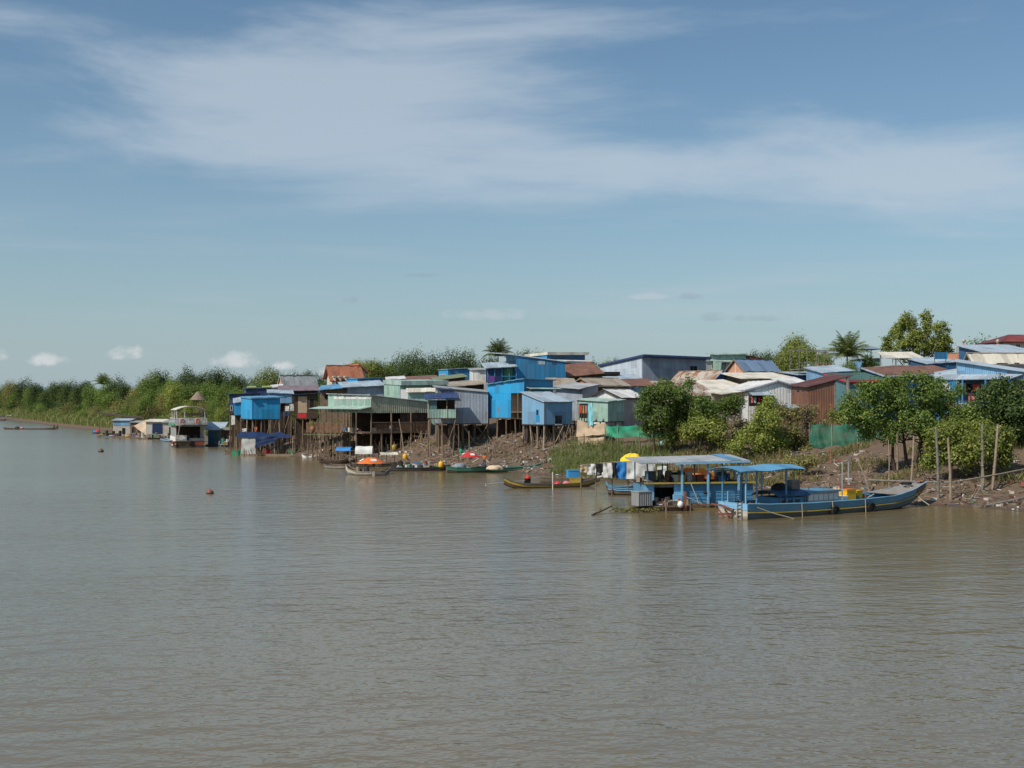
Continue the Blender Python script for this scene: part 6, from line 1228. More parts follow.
mb = MB(); a = gnd(133, 437.2); mb.obox((a.x, a.y-1, -.2), (5.5, 0, 0), (0, 4, 0), (0, 0, .4)); mb.build('pontoon', M['wood_grey'], t)
t = thing('sheet_shelter', 'long thin dark sheet roof on posts over the left floats', 'shelter', tuple(gnd(120, 435)+Vector((0, 6, 0))))
Yt = 322; mb = MB(); mb.slab(at(98, 413.5, Yt), at(142, 418.2, Yt), at(142, 416.5, Yt+4), at(98, 412, Yt+4), .15); mb.build('roof', M['wood_dark'], t)
for (px, y1) in ((99.5, 413.4), (112, 415), (130.5, 417), (141, 418)):
    for dy in (.3, 3.6): mb = MB(); a = at(px, y1-dy*.3, Yt+dy); mb.tube([(a.x, a.y, -.6), (a.x, a.y, a.z-.1)], .1, 6); mb.build('post', M['wood'], t)
boat('small_boat', 'small light blue boat with cream hull bottom beside the tour boat', 'boat', gnd(163, 440.6), gnd(171, 442.0), 1.9, PUNT, 'boat_white', strake='boat_sky', band='boat_sky', ext=(.2, .3), n=12)
boat('small_boat', 'small dark boat with red and blue bundles at the far left floats', 'boat', gnd(94, 433.6), gnd(99, 433.9), 1.7, PUNT, 'boat_dark', ext=(.2, .2), n=12)
boat('small_boat', 'small navy boat in front of the blue white floating house', 'boat', gnd(104, 434.8), gnd(113, 434.9), 1.7, PUNT, 'boat_dark', band='tarp_navy', ext=(.2, .2), n=12)
boat('small_boat', 'low green punt below the blue curtain door', 'boat', gnd(148, 438.6), gnd(160, 438.8), 1.6, PUNT, 'boat_hull', strake='boat_green', n=12)
for (px, py, r, c, lab) in ((97, 432.6, .55, 'cloth_red', 'red bundle on the small dark boat at the far left floats'), (95, 432.6, .5, 'tarp_blue', 'blue bundle on the small dark boat at the far left floats')): a = at(px, py, gnd(96, 433.75).y); a.z = .1; t = thing('bundle', lab, 'bundle', tuple(a)); mb = MB(); heap(mb, a, r, r*.7, r*1.9, int(px)); mb.build('bundle_cover', M[c], t, True); mb = MB(); mb.torus(a+Vector((0, 0, r)), (0, 0, 1), r*.9, .04, 10, 4); mb.build('lashing_rope', M['rope'], t)
# ---- far passing boat with two standing people, distant moored boats, buoys
fb, _, _ = boat('river_boat', 'long slim dark boat with two standing people out on the river', 'boat', gnd(6, 429.4), gnd(56, 429.4), 1.9, CANOE, 'boat_brown', inner='wood_dark', ext=(.8, .8), thw=5)
person('left one of two people standing in the long slim river boat', tuple(onboat(fb, 17.2, 0, .05)), .4, 'boat_dark', 'cloth_black', arm_r=((.24, 0, 1.12), (.3, -.1, .9)), fingers=True)
person('right one of two people standing in the long slim river boat', tuple(onboat(fb, 18.3, 0, .08)), -.3, 'boat_brown', 'cloth_black', arm_r=((.24, 0, 1.12), (.34, -.2, 1.05)), fingers=True)
for (x, r, c, lab) in ((4.5, .6, 'cloth_black', 'black load at the stern of the slim river boat'), (6.3, .5, 'cloth_pink', 'reddish load in the slim river boat')): a = onboat(fb, x, 0, .1); t = thing('bundle', lab, 'bundle', tuple(a)); mb = MB(); heap(mb, a, r*1.3, r*.7, r*1.5, int(x)); mb.build('bundle_cover', M[c], t, True); mb = MB(); mb.torus(a+Vector((0, 0, r*.7)), (0, 0, 1), r*.8, .04, 10, 4); mb.build('lashing_rope', M['rope'], t)
for i, (p0, p1, py, c, lab) in enumerate(((-2, 6, 420.6, 'tarp_navy', 'navy roofed boat at the far left edge of the river'), (5, 13, 419.8, 'roof_sky', 'pale blue roofed boat second from the left edge'), (12, 21, 419.2, 'roof_navy', 'dark blue roofed boat third from the left edge'), (21, 27, 418.8, 'sheet_white', 'white ended boat at the foot of the far green bank'))):
    a, b = gnd(p0, py), gnd(p1, py); r_, G_, L_ = boat('moored_boat', lab, 'boat', a, b, 1.8, PUNT, 'boat_blue' if i % 2 else 'boat_dark', n=10, thw=0)
    mb = MB(); mb.slab((L_*.15, -.9, 2.2), (L_*.85, -.9, 2.3), (L_*.85, .9, 2.5), (L_*.15, .9, 2.4), .12); mb.build('roof', M[c], r_)
    for x in (.2, .8):
        for y in (-.75, .75): mb = MB(); mb.bar((L_*x, y, .2), (L_*x, y, 2.3), .08); mb.build('roof_post', M['wood'], r_)
def buoy(label, px, py, r, mat):
    c = gnd(px, py); t = thing('buoy', label, 'buoy', (c.x, c.y, 0)); mb = MB(); mb.lathe((c.x, c.y, 0), [(.02, -r*.6), (r*.7, -r*.45), (r, 0), (r*1.02, r*.25), (r*.8, r*.8), (r*.35, r*1.08), (.02, r*1.1)], 14); mb.build('float', M[mat], t, True)
    mb = MB(); mb.torus((c.x, c.y, r*.16), (0, 0, 1), r*1.0, r*.09, 16, 6); mb.build('band', M['rubber'], t, True); mb = MB(); mb.torus((c.x, c.y, r*1.15), (1, 0, 0), r*.2, r*.06, 10, 5); mb.build('ring', M['rusty_steel'], t)
buoy('round orange brown buoy floating alone in the middle of the river', 210, 493.6, .36, 'boat_red'); buoy('small brown buoy floating in front of the left floating houses', 101, 451.8, .5, 'boat_brown')

# ------------------------------------------------------------------ on the bank: poles, nets, tarps, washing, debris
def on_ground(px, py):
    """point of the bank seen at a pixel"""
    k = kx(px); Y = 60.0
    while Y < 900:
        if zat(py, Y) < h1(k*Y, Y): break
        Y += .25
    return Vector((k*Y, Y, h1(k*Y, Y)))
def pole(label, p0, y0, p1, y1, r=.09, mat='bamboo', name='wooden_pole', fork=False, Y=None, group=None):
    """pole standing at picture point (p0, y0), its tip at (p1, y1)"""
    b = on_ground(p0, y0) if Y is None else Vector((kx(p0)*Y, Y, h1(kx(p0)*Y, Y)))
    t = thing(name, label, 'pole', (b.x, b.y, b.z-.3), group); tip = at(p1, y1, b.y); m_ = b.lerp(tip, .5)+Vector((.05, 0, 0))
    mb = MB(); mb.tube([b-Vector((0, 0, .4)), m_, tip], [r*1.15, r, r*.8], 7); mb.build('pole_shaft', M[mat], t)
    k = b.lerp(tip, .35); mb = MB(); mb.torus(k, (tip-b), r*1.12, .025, 8, 4); mb.build('rope_ring', M['rope'], t)
    return t
pole('tall pole second left of the leafy tree trunks, rising above the blue boat bow', 897.3, 476, 897, 434, .10)
pole('leaning pole just right of the tree trunk above the boat bow', 911, 482, 914, 436, .10)
pole('tallest bare pole at the water edge left of the round green bush', 938.5, 499, 936, 427, .12, 'wood_grey')
pole('shorter bare pole just right of the tallest pole at the water edge', 951, 500, 948, 438, .11)
pole('bare upright pole in front of the right hand bush', 982, 489, 982.3, 424, .12, 'wood_grey')
pole('bare pole leaning right at the right hand bush, right of the upright one', 992, 490, 998, 424, .12, 'wood_pale')
pole('short stub pole at the foot of the upright pole by the right hand bush', 983.5, 491, 983, 468, .08)
pole('thin stick standing by the leafy tree trunk', 889, 486, 888.5, 440, .05)
pole('slanting bamboo pole leaning behind the bow of the blue boat', 871, 492, 858, 461, .10)
pole('thin stick left of the slanting bamboo pole', 867, 488, 867, 458, .05)
pole('orange brown stake in front of the green net', 830.5, 463, 830.5, 448, .07, 'earth_tile')
pole('stake rising behind the blue canopy', 779.5, 462, 779.5, 447, .07, 'earth_tile')
pole('bare stick between the round bush and the bamboo bush', 709, 448, 710.5, 414, .09, 'wood')
pole('leaning stick right of the round bush', 716, 449, 722.5, 419, .08)
pole('weathered stake in front of the round bush', 675.5, 447, 675, 415, .09, 'wood')
pole('stake standing in the tall grass left of the yellow load', 639, 456, 639.5, 432, .08, 'wood')
pole('short stake in the grass below the green net', 611, 452, 611.5, 434, .08, 'wood')
pole('stake at the lower corner of the beige tarp', 584, 451, 584, 434, .08, 'wood')
pole('tall thin post in the mud before the grey blue house', 458.5, 462, 458.5, 425, .09, 'wood')
pole('shorter post in the mud right of the tall thin post', 469, 458, 469, 431, .09, 'wood')
pole('leaning pole in front of the lattice rail of the porch house', 404, 452, 399, 419, .07, 'wood_pale')
pole('long pole leaning left against the porch house deck', 346, 446, 361, 420, .07, 'bamboo')
pole('thin post in front of the porch house stilts', 381.5, 452, 382.5, 433, .06, 'wood_pale')
pole('post by the raft shelter in the mud', 291, 452, 291, 430, .08, 'wood', Y=207)
# bamboo rails along the right bank
def lying(label, a, b, r, mat, name='bamboo_rail', cat='pole'):
    a, b = Vector(a), Vector(b); t = thing(name, label, cat, tuple(a)); mb = MB(); mb.tube([a, a.lerp(b, .5)-Vector((0, 0, .04)), b], [r, r*.95, r*.8], 7); mb.build('pole_shaft', M[mat], t); mb = MB()
    for k in (.2, .45, .7): mb.torus(a.lerp(b, k), b-a, r*1.05, r*.18, 8, 4)
    mb.build('node_ring', M[mat], t); return t
a, b = on_ground(938, 498), on_ground(951, 499)
lying('long horizontal bamboo rail tied to the bare poles on the right bank', at(868, 480, 112), at(962, 482.5, 107), .09, 'wood_grey')
lying('bamboo rail rising to the right edge behind the bare poles', at(958, 481.5, 106.8), at(1040, 466, 112), .08, 'bamboo')
a, b = on_ground(985, 508), on_ground(1030, 498); lying('grey green pole lying on the mud at the right edge', a+Vector((0, 0, .12)), b+Vector((0, 0, .15)), .13, 'wood_grey', 'driftwood_pole')
for i, (p, q, lab) in enumerate((((974, 497), (986, 493), 'left trestle of bamboo sticks on the right mud bank'),)):
    c = on_ground(979, 496); t = thing('stick_trestle', 'low trestle of crossed bamboo sticks on the right mud bank', 'trestle', tuple(c))
    for (x0, x1) in ((-.5, .1), (.5, -.1)):
        for y in (-.3, .3): mb = MB(); mb.tube([c+Vector((x0, y, -.1)), c+Vector((x1, y, .95))], .04, 5); mb.build('leg', M['bamboo'], t)
    mb = MB(); mb.tube([c+Vector((0, -.5, .85)), c+Vector((0, .5, .85))], .045, 5); mb.build('top_bar', M['bamboo'], t)
    mb = MB(); mb.tube([c+Vector((-.45, -.3, .2)), c+Vector((1.9, -.6, .05))], .03, 5); mb.build('side_stick', M['bamboo'], t)
# nets
def net(label, pts, mat, hpx, amp=.18, name='net_fence', seed=3, n=60):
    """hanging net between posts: pts = [(px, ytop, ybottom, Y), ...]"""
    c0 = Vector(((kx(pts[0][0])*pts[0][3]+kx(pts[-1][0])*pts[-1][3])/2, (pts[0][3]+pts[-1][3])/2, 0)); c0.z = h1(c0.x, c0.y); t = thing(name, label, 'net', tuple(c0))
    P = np.array(pts, float); s = np.linspace(0, 1, len(pts)); rg = random.Random(seed); ph = [rg.random()*6 for _ in range(5)]
    def fn(u, v):
        px, y0, y1, Y = [np.interp(u, s, P[:, k]) for k in range(4)]; cell = abs(math.sin(u*math.pi*(len(pts)-1))); y = y1+(y0+cell*1.0-y1)*v
        w = amp*(math.sin(u*19+ph[0]+1.5*math.sin(v*3))+.6*math.sin(u*41+v*5+ph[1]))*(1.15-v*.5); return at(px, y, Y+w)
    mb = MB(); mb.grid(fn, n, 10); mb.build('netting', M[mat], t, True)
    for (px, y0, y1, Y) in pts:
        x = kx(px)*Y; z = h1(x, Y); mb = MB(); mb.tube([(x, Y+.1, min(z, zat(y1, Y))-.3), (x, Y+.1, zat(y0-1.2, Y))], .06, 6); mb.build('net_post', M['bamboo'], t)
    return t
net('dark green net fence on stakes between the bamboo bush and the leafy tree', [(810, 424, 447.5, 139), (820, 423.5, 448, 138.5), (832, 425, 449, 138), (846, 423.5, 449, 137.5), (858, 424, 448, 137), (872, 424, 446, 136.5), (884, 431, 441, 136)], 'net_green', 0, .22)
net('bright green net strung below the small mint house', [(605, 425.5, 435.5, 162), (618, 425.5, 438, 160), (636, 425, 436.5, 159), (650, 426, 437.5, 158), (662, 432, 437, 158)], 'net_bright', 0, .16, seed=8)
def drape(label, p, mat, sag=.2, amp=.1, seed=1, name='tarp', cat='tarp', posts=True, nu=14, nv=10):
    c = sum((Vector(q) for q in p), Vector())/4; g = h1(c.x, c.y); t = thing(name, label, cat, (c.x, c.y, g)); mb = MB(); tarp(mb, p, nu, nv, sag, amp, seed); mb.build('sheet', M[mat], t, True)
    if posts:
        for q in p[:4]: q = Vector(q); z = h1(q.x, q.y); mb = MB(); mb.tube([(q.x, q.y, z-.3), q], .05, 6); mb.build('post', M['wood'], t)
    return t
drape('large beige tarp hung below the small mint house', [at(576, 436.5, 163.5), at(609.5, 433, 163), at(606, 424, 165.2), at(577.5, 420, 165.6)], 'tarp_beige', .15, .14, 7)
drape('dull tan sheet hanging under the beige tarp', [at(577, 449, 162.6), at(603, 447, 162.4), at(604, 437, 162.9), at(577.5, 437.5, 163.3)], 'tarp_beige', .05, .16, 17, posts=True)
drape('cyan cloth hung out in front of the small mint house', [at(588.2, 424.5, 164.6), at(592.8, 425.5, 164.4), at(592.5, 402.8, 165.2), at(587.8, 403, 165.2)], 'cloth_cyan', 0, .12, 5, 'hanging_cloth', 'cloth', True, 6, 8)
drape('crumpled bright blue tarp among the right hand trees', [at(928, 414.5, 127), at(950, 412.5, 127), at(948, 406.5, 128.6), at(929, 408.5, 128.6)], 'roof_blue', .25, .16, 9)
drape('dark blue tarp behind the top of the dark green net', [at(849, 427, 139.2), at(872, 426, 138.8), at(869, 420.5, 140), at(850, 421, 140.2)], 'tarp_navy', .2, .12, 19)
for i, (p0, p1, c, lab) in enumerate(((579.5, 581.5, 'cloth_red', 'red shirt on the washing line of the small mint house'), (582, 584.2, 'boat_yellow', 'yellow shirt on the washing line of the small mint house'), (584.6, 586.8, 'cloth_pink', 'pink shirt on the washing line of the small mint house'))): drape(lab, [at(p0, 413.5, 166.4), at(p1, 413, 166.3), at(p1, 405.5, 166.3), at(p0, 405.5, 166.4)], c, 0, .05, i, 'hanging_shirt', 'shirt', True, 4, 5)
for i, (p0, p1, y0, y1, Y, c, lab) in enumerate(((285, 289, 406, 414, 207.5, 'tarp_white', 'white cloth hanging between the blue box house and the dark shack'), (289.5, 294, 404, 411, 207.2, 'tarp_grey', 'grey blue cloth hanging left of the dark shack'), (284, 289, 411, 416.5, 206.8, 'tarp_navy', 'dark cloth hanging low left of the dark shack'), (231, 235, 415.5, 425, 222, 'tarp_white', 'white sheet hanging below the small cyan roofed shed'), (242, 247, 428.5, 432, 216, 'tarp_white', 'small white cloth drying above the navy raft tarp'), (254.5, 257, 427, 431, 212, 'orange', 'orange cloth hanging under the blue box house'), (525, 527, 429, 439, 168.5, 'tarp_navy', 'dark blue cloth hanging under the lavender roofed cabin'))):
    drape(lab, [at(p0, y1, Y), at(p1, y1-.5, Y), at(p1, y0, Y), at(p0, y0, Y)], c, 0, .08, i+40, 'hanging_cloth', 'cloth', True, 5, 6)
# containers and pots seen on the bank and terraces
for i, (px, py, c, lab, s_) in enumerate(((394, 450, 'boat_yellow', 'yellow jerrycan on the mud under the porch house', .9), (377, 452, 'tarp_orange', 'orange box on the mud under the porch house', .75), (330, 452.5, 'boat_yellow', 'yellow jug near the stilts of the fenced deck', .6), (460.5, 454, 'green_plastic', 'lime green bucket in the mud by the two posts', .7), (506.5, 432.5, 'tarp_white', 'white bucket among the stilts of the bright blue house', .7), (662.5, 446, 'cloth_cyan', 'pale blue bag in the dry grass below the green net', .6), (739, 452, 'roof_sky', 'pale sheet scrap in the weeds right of the bamboo bush', .9))):
    c_ = on_ground(px, py); t = thing('container', lab, 'container', (c_.x, c_.y, c_.z-.05), rz=i*.7); mb = MB(); mb.lathe((0, 0, 0), [(.01, 0), (.42*s_, 0), (.5*s_, .1), (.52*s_, .75*s_), (.4*s_, .95*s_), (.15*s_, s_), (.15*s_, 1.12*s_), (.01, 1.12*s_)], 10); mb.build('container_body', M[c], t, True); mb = MB(); mb.torus((0, 0, 1.12*s_), (1, 0, 0), .16*s_, .035, 8, 4); mb.build('handle', M[c], t)
def pot(label, c, r, h_, mat, leafy=None, name='pot', cat='pot'):
    t = thing(name, label, cat, tuple(c), rz=0); mb = MB(); mb.lathe((0, 0, 0), [(.01, 0), (r*.6, 0), (r, h_*.55), (r*.95, h_*.8), (r*.7, h_*.92), (r*.78, h_), (r*.6, h_), (r*.55, h_*.85), (.01, h_*.8)], 12); mb.build('pot_body', M[mat], t, True)
    if leafy:
        rng = np.random.default_rng(int(r*100)+len(label)); P, N = crown_points([(0, 0, h_+r*.9, r*1.3, r*1.3, r*1.2)], 220, r*.3, rng); me = quads_mesh('leaves', leaf_arrays(P, N, r*.4, rng), M[leafy]); o = bpy.data.objects.new('leaves', me); COL.objects.link(o); o.parent = t; ORG[o.name] = (0, 0, 0)
    return t
zt = zat(369.5, 196)+.14
pot('red square-ish bin on the roof terrace', (*TER.pt(3.5, .7, 0).xy, zt), .42, .7, 'red', None, 'bin', 'bin'); pot('light blue tub on the roof terrace', (*TER.pt(1.9, .8, 0).xy, zt), .35, .8, 'roof_sky', None, 'tub', 'tub'); pot('round brown clay jar on the roof terrace', (*TER.pt(4.6, .7, 0).xy, zt), .5, .75, 'earth_tile', 'leaf_mid'); pot('second brown clay jar at the right end of the roof terrace', (*TER.pt(5.5, .7, 0).xy, zt), .5, .75, 'earth_tile')
for i, (px, lab) in enumerate(((313, 'potted plant at the left end of the fenced deck'), (322, 'potted plant in the middle of the fenced deck'), (338, 'potted plant at the right end of the fenced deck'))): a = at(px, 431, 191.2); pot(lab, (a.x, a.y, zat(431.8, 190)), .4, .9, 'earth_tile' if i != 1 else 'boat_yellow', 'leaf_light', 'potted_plant', 'plant')

# debris strewn over the mud: too much to count
def build_debris():
    rng = np.random.default_rng(11); V = []; n = 0
    NN = 15000; X = rng.uniform(-46, 12, NN); Y = rng.uniform(140, 215, NN); d = shore_d(X, Y); w = (d > .4) & (d < 15.5) & (rng.random(NN) < np.where(X > -12, .95, .5)); P1 = np.stack([X[w], Y[w]], 1)
    X = rng.uniform(12, 60, 12000); Y = rng.uniform(94, 150, 12000); d = shore_d(X, Y); w = (d > .3) & (d < 19) & (rng.random(12000) < .5); P2 = np.stack([X[w], Y[w]], 1)
    for nm, P, lab in (('bank_debris', P1, 'rubbish and driftwood strewn over the mud below the stilt houses'), ('bank_litter', P2, 'litter and small sticks strewn over the right mud bank')):
        mb = MB(); Z = H(P[:, 0], P[:, 1])
        for (x, y), z in zip(P, Z):
            k = rng.random(); a = rng.random()*6.28; c = Vector((x, y, z+.03))
            if k < .45: l = .4+1.4*rng.random()**2; dv_ = Vector((math.cos(a), math.sin(a), .25*rng.normal()))*l*.5; mb.bar(c-dv_, c+dv_, .05+.06*rng.random(), .04+.03*rng.random())
            else: s_ = .12+.40*rng.random()**2; mb.box(c, s_, s_*(.5+rng.random()), s_*.6*(.4+rng.random()), a)
        m, T, b_ = new_mat(nm); r = T.add('ShaderNodeNewGeometry').outputs['Random Per Island']; cr = T.add('ShaderNodeValToRGB'); cr.color_ramp.interpolation = 'CONSTANT'; els = cr.color_ramp.elements
        cols = [(0, (.10, .065, .042)), (.22, (.17, .115, .075)), (.44, (.24, .175, .12)), (.60, (.075, .055, .042)), (.72, (.33, .26, .19)), (.82, (.50, .47, .42)), (.91, (.65, .64, .62)), (.95, (.10, .22, .38)), (.965, (.45, .10, .07)), (.98, (.10, .28, .16))]
        els[0].position = 0; els[0].color = (*cols[0][1], 1); els[1].position = cols[1][0]; els[1].color = (*cols[1][1], 1)
        for p_, c_ in cols[2:]: e = els.new(p_); e.color = (*c_, 1)
        T.link(r, cr.inputs[0]); T.link(cr.outputs[0], b_.inputs['Base Color']); b_.inputs['Roughness'].default_value = .8
        o = mb.build(nm, m); tag(o, lab, kind='stuff')
build_debris()
# broken timber and clutter standing under the stilt houses
def clutter(label, px0, px1, y0, y1, D, n, seed, name='timber_clutter'):
    rg = random.Random(seed); mb = MB()
    for _ in range(n):
        px = rg.uniform(px0, px1); Y = D+rg.uniform(-3, 3.5); x = kx(px)*Y; z = h1(x, Y); a = Vector((x, Y, z-.1)); hh = rg.uniform(.8, 2.4); b = a+Vector((rg.uniform(-1.2, 1.2)*(1 if rg.random() < .4 else .2), rg.uniform(-.4, .4), hh)); mb.tube([a, b], rg.uniform(.03, .075), 5)
        if rg.random() < .25: c = a.lerp(b, .6); mb.bar(c, c+Vector((rg.uniform(-2, 2), rg.uniform(-.5, .5), rg.uniform(-.2, .2))), .06)
    o = mb.build(name, M['wood']); tag(o, label, kind='stuff')
clutter('tangle of thin sticks and props under the left stilt houses', 244, 320, 0, 0, 207, 120, 3, 'stilt_props'); clutter('tangle of broken sticks under the bright blue stilt houses', 484, 575, 0, 0, 170, 130, 4, 'broken_sticks'); clutter('thin props under the fenced deck and porch house', 306, 430, 0, 0, 189, 110, 6, 'deck_props')

# ------------------------------------------------------------------ trees and plants
random.seed(21)
FAR = [tree_proto(100+i, 'low', 8000, .36, M[m_], nb=16, clump=.5, trunk=.2) for i, m_ in enumerate(('leaf_dark', 'leaf_mid', 'leaf_dark', 'leaf_mid', 'leaf_olive', 'leaf_light'))]
MID = [tree_proto(200+i, 'round', 11000, .34, M[m_], nb=15, clump=.40) for i, m_ in enumerate(('leaf_dark', 'leaf_mid', 'leaf_light'))]
def top_tree(protos, px, ytop, D, wpx, label, group=None, name='broadleaf_tree', cat='tree'):
    while px < 345 and float(shore_d(kx(px)*D, D)[0]) < (9 if name == 'bushy_tree' else 17): D += 3
    x = kx(px)*D; hg = (zat(ytop, D)-h1(x, D)+.1)*(.95 if px < 345 else 1.0); return plant_tree(protos, x, D, hg, max(wpx*D/F, hg*.45), label, cat, group, name)
# tree line on the left bank (column, top row, depth, width in px, kind)
TL_ = [(-6, 388, 730, 20, 0), (4, 384, 700, 18, 1), (13, 380, 690, 18, 4), (27, 378, 650, 22, 0), (30, 386, 560, 14, 1), (38, 383, 620, 18, 2), (50, 383, 600, 18, 0), (60, 380.5, 580, 20, 2), (72, 380, 540, 20, 0), (84, 380.5, 520, 22, 2), (78, 387, 470, 16, 1), (92, 384, 500, 16, 1), (116, 376, 470, 22, 0), (104, 384, 440, 18, 1), (126, 382, 420, 18, 2), (135, 386, 400, 16, 4), (140, 381, 430, 18, 3), (150, 372, 410, 24, 1), (160, 369, 420, 20, 2), (170, 376, 390, 20, 1), (184, 366, 410, 22, 0), (176, 381, 350, 22, 5), (196, 372, 390, 20, 2), (190, 383, 345, 24, 3), (206, 371, 380, 22, 0), (217, 367.5, 380, 22, 2), (229, 371, 370, 20, 0), (212, 380, 340, 20, 1), (224, 384, 325, 20, 1), (240, 374, 360, 20, 2), (236, 386, 310, 18, 1), (250, 378, 340, 20, 0), (268, 366, 345, 26, 5), (279, 370, 350, 20, 1), (258, 380, 318, 18, 3), (294, 371.5, 370, 20, 0), (306, 370, 360, 18, 2), (318, 372, 350, 18, 0), (325, 377, 335, 14, 1), (66, 390, 455, 18, 3), (48, 391, 500, 16, 1), (16, 391, 600, 20, 3), (112, 390, 400, 18, 1), (155, 388, 360, 20, 3), (165, 392, 335, 16, 4), (245, 389, 290, 14, 5)]
for (px, yt, D, w, k) in TL_:
    top_tree(FAR[k], px, yt, D, w*1.25, {116: 'tree with a high crown just right of the distant palm', 160: 'tall dark tree above the white floating houses', 184: 'tallest dark tree above the tour boat', 217: 'tall dark tree between the thatched hut and the navy house', 268: 'light green tree left of the grey roof with brick gable', -6: 'tree cut by the left picture edge', 318: 'dark tree right behind the grey roof with brick gable'}.get(px, 'dense green tree in the tree line on the far left bank'), 'trees of the left bank')
for (px, yt, D, w, k) in ((357, 361, 320, 22, 2), (372, 361, 315, 24, 2), (385, 363, 330, 22, 1)): top_tree(MID[k], px, yt, D, w*1.2, {357: 'light green tree half hiding the orange tiled villa', 372: 'light green tree right of the orange tiled villa', 385: 'mid green tree third right of the orange tiled villa'}[px])
for i, (px, yt, D, w, k) in enumerate(((398, 358, 350, 20, 0), (410, 355, 345, 22, 0), (422, 353.5, 340, 22, 0), (436, 355.5, 350, 20, 0), (447, 354, 345, 22, 0), (461, 352, 340, 24, 0), (473, 356, 350, 18, 0), (430, 364, 300, 26, 0), (452, 364, 300, 24, 0), (406, 366, 305, 22, 0))): top_tree(FAR[(0, 2)[i % 2]], px, yt-1, D, w*1.25, 'dark green tree in the grove above the mint houses', 'grove behind the mint houses')
for (px, yt, D, w, k, lab) in ((490, 358, 330, 22, 0, 'dark green tree below the small palm'), (524, 352, 320, 16, 0, 'dark tree top behind the left end of the tallest blue house'), (536, 353.5, 330, 14, 1, 'tree top peeping over the left of the tallest blue house'), (591, 362, 320, 14, 1, 'small tree top right of the tallest blue house'), (606, 362, 340, 16, 1, 'low tree left of the big warehouse'), (618, 360.5, 345, 12, 0, 'low tree top above the left end of the warehouse'), (713, 359, 330, 14, 0, 'dark tree top right of the warehouse'), (757, 353, 340, 18, 0, 'dark tree top above the slate blue roof'), (772, 353, 350, 22, 0, 'dark distant tree right of the mint two tier house'), (787, 352, 345, 20, 0, 'dark distant tree left of the roof terrace'), (742, 357, 360, 18, 0, 'dark distant tree behind the brick gable'), (788, 352, 225, 26, 2, 'yellow green tree left of the roof terrace'), (805, 346, 235, 22, 2, 'yellow green tree behind the roof terrace'), (796, 337.5, 240, 16, 2, 'tall light green tree rising above the roof terrace'), (818, 362, 215, 24, 2, 'low light tree behind the roof terrace railing'), (870, 356, 215, 20, 1, 'low bushy tree right of the palm'), (848, 362, 205, 16, 1, 'bush at the foot of the palm'), (822, 352, 260, 18, 2, 'light tree left of the palm'), (980, 341, 260, 14, 1, 'small tree top behind the salmon terrace'), (995, 343, 262, 10, 1, 'small tree top between salmon terrace and red roof')): top_tree(MID[k], px, yt, D, w*1.2, lab)
# tall airy tree at the right
def build_tall():
    rng = np.random.default_rng(77); D = 236; x0 = kx(922)*D; g = h1(x0, D); t = thing('tall_tree', 'tall airy light green tree with separate leaf columns at the right', 'tree', (x0, D, g), rz=0)
    bl = [(px, py, w, h_) for px, py, w, h_ in ((897, 336, 7, 9), (905, 321, 9, 8), (903, 330, 9, 8), (911, 338, 9, 9), (912, 326, 6, 7), (926, 317, 6, 6), (928, 326, 6, 8), (924, 337, 8, 9), (938, 331, 8, 9), (940, 342, 8, 9), (933, 344, 8, 8), (950, 343, 6, 9), (888, 341, 5, 6), (889, 349, 7, 6), (900, 347, 9, 7), (917, 348, 11, 7), (936, 351, 11, 6), (907, 356, 12, 6), (948, 352, 6, 5))]
    B = [(kx(px)*D-x0, rng.normal()*1.0, zat(py, D)-g, w*D/F, w*D/F*.9, h_*D/F) for px, py, w, h_ in bl]
    P, N = crown_points(B, 14500, .30, rng, .30); me = quads_mesh('crown', leaf_arrays(P, N, .44, rng), M['leaf_light']); o = bpy.data.objects.new('crown', me); COL.objects.link(o); o.parent = t; ORG[o.name] = (0, 0, 0)
    tm = limb_mesh('trunk', B, 9.5, .42, rng, M['wood_grey']); o = bpy.data.objects.new('trunk', tm); COL.objects.link(o); o.parent = t
build_tall()
# palms
PALM = palm_proto(3, 10.0, 36, 4.9, M['leaf_palm'])
for (px, yt, D, sc, lab) in ((847, 341.5, 214, .98, 'large coconut palm with drooping fronds beside the roof terrace'), (498, 345.5, 300, .95, 'small palm top above the dark grove behind the blue houses'), (103, 377.5, 560, 1.15, 'small distant palm in the left tree line')):
    x = kx(px)*D; top = zat(yt, D)-2.6*sc; g = h1(x, D); o = thing('coconut_palm', lab, 'palm', (x, D, g-.1), rz=.6)
    for nm, me in (('trunk', PALM[1]), ('crown', PALM[0])):
        c = bpy.data.objects.new(nm, me); COL.objects.link(c); c.parent = o; ORG[c.name] = (0, 0, 0); k = (top-g)/10.0
        if nm == 'trunk': c.scale = (sc, sc, k)
        else: c.scale = (sc, sc, sc); c.location = (0, 0, top-g-10.0*sc)
